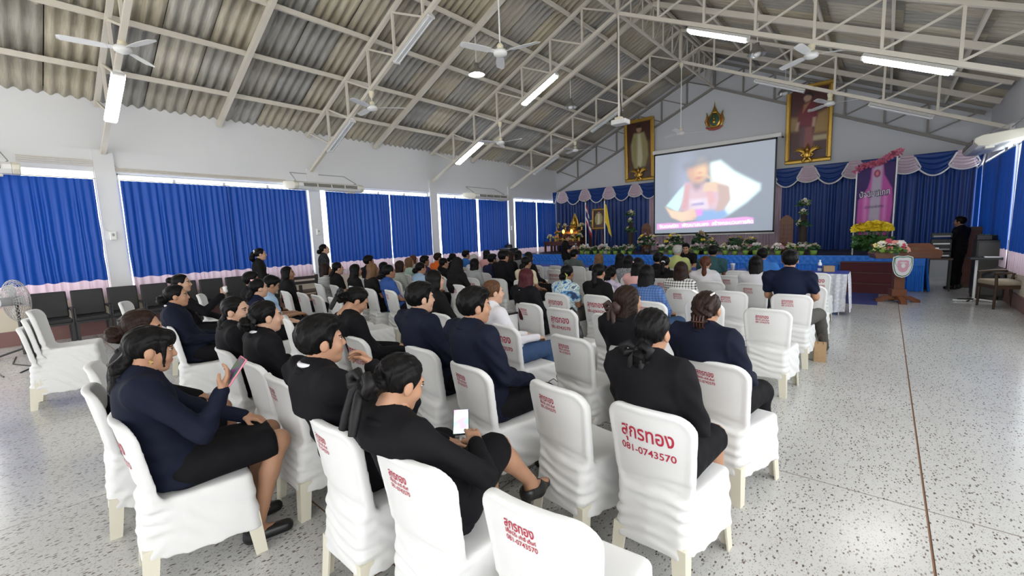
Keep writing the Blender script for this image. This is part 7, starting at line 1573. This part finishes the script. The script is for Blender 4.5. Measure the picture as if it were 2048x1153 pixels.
sit('p62', 'e62', 'stout man in a dark teal shirt at the tables', hair='short', top='teal', sleeve='short', male=True, skin=2, bw=1.18)
sit('p63', 'c56', 'woman in a white puffed blouse with an auburn ponytail', hair='pony', hc='a', top='white', bw=1.1)
sit('p64', 'c55', 'woman in white with straight long black hair', hair='vlong', top='white', sleeve='short')
sit('p65', 'e65', 'man in a royal blue patterned shirt at the tables', hair='short', top='bblue', sleeve='short', male=True, skin=2, bw=1.1)
sit('p66', 'c51', 'broad man in a navy polo shirt and grey trousers at the right end', hair='short', top='navypolo', sleeve='short', bottom='greytr', male=True, skin=1, bw=1.16, hy=4, h=0.012, legs=[((-0.085, -0.04, 0.535), (-0.12, 0.38, 0.53), (-0.12, 0.36, 0.09)), ((0.10, -0.04, 0.535), (0.25, 0.42, 0.53), (0.31, 0.70, 0.09))])
sit('p67', 'e67', 'woman with light brown hair near the tables', hair='long', hc='l', top='dark')
sit('p68', 'c68', 'man in a grey-green shirt at the left of the front row', hair='short', top='sage', sleeve='short', male=True, bw=1.08)
sit('p70', 'e70', 'woman with wavy black hair near the tables', hair='long', top='dark')
sit('p71', 'e71', 'girl in a lilac shirt in profile', hair='bun', top='lilac', sleeve='short', h=0.016)
sit('p61', 'e61', 'man in black facing the audience behind the tables', hy=10, hpitch=-12, hair='short', top='blacktee', sleeve='short', male=True, h=0.016)
# standing
SG = 'people standing at the side'
person('woman standing by the curtain in a black polo shirt with a white hair tie', (-9.0, 3.29), (-9.0, 3.31, 1.545), -14, hyaw=-4, hair='scrunch', top='blacktee', sleeve='elbow', bottom='black', skin=0, h=0.0135, stand=True, group=SG, acc=[('ring', (0, -0.10, 0.05), mat('pale_blue_tie', (0.60, 0.68, 0.80), 0.7), 0.028, 0.016)])
person('woman standing by a pillar in black lace holding papers', (-9.6, 4.85), (-9.58, 4.86, 1.57), -18, hyaw=-4, hpitch=12, hair='bun', top='lace', bottom='black', skin=0, h=0.014, stand=True, group=SG)
person('man in a black polo shirt standing before the stage holding a microphone', (-8.05, 12.3), (-8.02, 12.32, 1.575), -50, hyaw=-22, hair='short', hc='a', top='blacktee', sleeve='short', bottom='dark', male=True, skin=1, h=0.016, stand=True, group=SG, arms=[((-0.27, 0.02, 1.02), (-0.10, 0.22, 1.08)), ((0.27, 0.06, 1.02), (0.05, 0.24, 1.12))], bw=1.1)
person('person in dark clothes and a cap standing in the dim wing right of the stage', (1.30, 14.6), (1.30, 14.62, 1.69), 60, hyaw=10, hair='short', top='dark', bottom='dark', male=True, skin=2, h=0.018, stand=True, group=SG, bw=1.15)
# things in hands
def world(seat, yaw, p): c, s = math.cos(math.radians(yaw)), math.sin(math.radians(yaw)); return (seat[0]+p[0]*c-p[1]*s, seat[1]+p[0]*s+p[1]*c, p[2])
def phone(T, p, rot, label, case, screen):
    O = thing('smartphone', label, 'phone', tuple(T.matrix_basis @ Vector(p)), 0, 'phones in hands'); O.rotation_euler = (rot[0], rot[1], rot[2]+T.rotation_euler[2])
    bevel(box_obj('phone_case', (0, 0, 0), (0.076, 0.155, 0.010), case, O), 0.008, 3); print_s = MB().box((0, 0, 0.0056), (0.069, 0.146, 0.0012)).build('phone_screen', screen, O); return O
def scr(name, base, s):
    m = bpy.data.materials.new(name); m.use_nodes = True; n, l = nt(m); b = n['Principled BSDF']; tc = n.new('ShaderNodeTexCoord'); v = n.new('ShaderNodeTexVoronoi'); v.inputs['Scale'].default_value = 28; l.new(tc.outputs['Object'], v.inputs['Vector'])
    mx = n.new('ShaderNodeMix'); mx.data_type = 'RGBA'; mx.inputs[0].default_value = 0.5; l.new(v.outputs['Color'], mx.inputs[6]); mx.inputs[7].default_value = (*base, 1); l.new(mx.outputs[2], b.inputs['Emission Color']); b.inputs['Emission Strength'].default_value = s; b.inputs['Base Color'].default_value = (0.02, 0.02, 0.02, 1); return m
phone(p8, (0.165, 0.205, 0.995), (0.95, 0.15, 0.15), 'phone in a pink case held up by the woman with a fringe', mat('pink_case', (0.70, 0.22, 0.30), 0.4), scr('dim_screen', (0.05, 0.04, 0.06), 0.25))
phone(p4, (-0.095, 0.185, 0.780), (0.40, 0.0, 0.75), 'bright phone held in the lap of the woman with crossed legs', M_black, scr('bright_screen', (0.75, 0.82, 0.95), 1.6))
q = p11; O = thing('tissue', 'crumpled white tissue in the raised hand', 'tissue', tuple(q.matrix_basis @ Vector((0.165, 0.365, 1.06)))); b = MB().ball((0, 0, 0), (0.045, 0.03, 0.045), 9, 7); b.v = [tuple(np.array(v)*(1+0.35*math.sin(17*v[0]*40+v[2]*90))) for v in b.v]; b.build('crumpled_paper', M_wht, O)
q = thing('microphone', 'black microphone in the hand of the man before the stage', 'microphone', world((-8.05, 12.3), -50, (0.0, 0.33, 1.17))); MB().tube([(0, 0, -0.1), (0, 0, 0.06)], [0.012, 0.018], 8).build('handle', M_black, q); MB().ball((0, 0, 0.08), 0.027).build('grille', M_grey, q)
q = thing('paper_sheets', 'white papers held by the standing woman in lace', 'papers', world((-9.6, 4.85), -18, (0.0, 0.34, 0.93))); o = box_obj('sheet', (0, 0, 0), (0.21, 0.29, 0.006), M_wht, q); o.rotation_euler = (0.25, 0, 0)
# heels of the woman with crossed legs
for (p, rx, lb) in (((0.05, 0.53, 0.36), -0.02, 'r'), ((-0.08, 0.36, 0.09), 0.0, 'l')):
    S_ = obj('heeled_shoe', None, p4, p); S_.rotation_euler = (rx, 0, 0.05)
    def pump(X, Y, Z):
        d = cone(X, Y, Z, (0, -0.035, -0.040), (0, 0.05, -0.060), 0.046, 0.046); d = smin(d, cone(X, Y, Z, (0, 0.05, -0.060), (0, 0.150, -0.072), 0.046, 0.024), 0.02)
        d = smax(d, -ell(X, Y, Z, (0, 0.005, 0.0), (0.034, 0.075, 0.055)), 0.006); d = smax(d, Z+0.012, 0.006); return smax(d, -0.098-Z, 0.004)
    V, F = grid_mesh(pump, (-0.06, -0.09, -0.11), (0.06, 0.19, 0.03), 0.006); obj('upper', mesh_np('upper', V, F, M_shoe), S_); MB().tube([(0, -0.05, -0.05), (0, -0.055, -0.150)], [0.030, 0.017], 8).build('heel', M_shoe, S_)
# bags and small things among the chairs
def paper_bag(x, y, lb, rz=0.2, s=1.0):
    T = thing('paper_bag', lb, 'bag', (x, y, 0), rz, 'kraft paper bags'); T.scale = s if isinstance(s, tuple) else (s, s, s); b = MB(); wd, dp, ht = 0.11, 0.065, 0.26
    V = [(-wd, -dp, 0), (wd, -dp, 0), (wd, dp, 0), (-wd, dp, 0), (-wd, -dp, ht), (wd, -dp, ht), (wd, dp, ht), (-wd, dp, ht), (-wd*0.85, 0, ht*0.6), (wd*0.85, 0, ht*0.6)]
    b.add(V, [(0, 3, 2, 1), (0, 1, 5, 4), (2, 3, 7, 6), (1, 2, 9), (1, 9, 5), (2, 6, 9), (3, 0, 8), (0, 4, 8), (3, 8, 7)]); b.build('bag_body', M_kraft, T)
    for yy in (-dp, dp): MB().tube([(-0.05, yy, ht-0.02), (-0.045, yy, ht+0.08), (0, yy, ht+0.11), (0.045, yy, ht+0.08), (0.05, yy, ht-0.02)], 0.004, 5).build('bag_handle', M_brncab, T)
paper_bag(-2.16, 3.02, 'kraft paper bag with string handles on the floor beside an empty chair in the middle'); paper_bag(-0.53, 6.30, 'small kraft paper bag beside the foot of the navy polo man', 0.1, (0.55, 0.6, 0.9))
T = thing('black_handbag', 'black handbag with beads on the empty lettered chair before the floral blouse', 'bag', (-2.62, 4.10, 0.455), 0.3); MB().lathe([(0.0, 0), (0.12, 0.0), (0.13, 0.05), (0.10, 0.16), (0.0, 0.18)], n=14, sy=0.5).build('bag_body', M_black, T); MB().tube([(-0.08, 0, 0.15), (-0.06, 0, 0.30), (0, 0, 0.36), (0.06, 0, 0.30), (0.08, 0, 0.15)], 0.014, 7).build('bag_handle', M_black, T)
T = thing('clear_folder', 'white clear folder standing beside the woman with dark red hair', 'folder', (-3.32, 3.86, 0.455), -0.2); o = box_obj('sheet', (0, 0, 0.13), (0.02, 0.21, 0.26), M_wht, T); MB().box((0, 0, 0.265), (0.03, 0.22, 0.02)).build('spine', M_black, T)
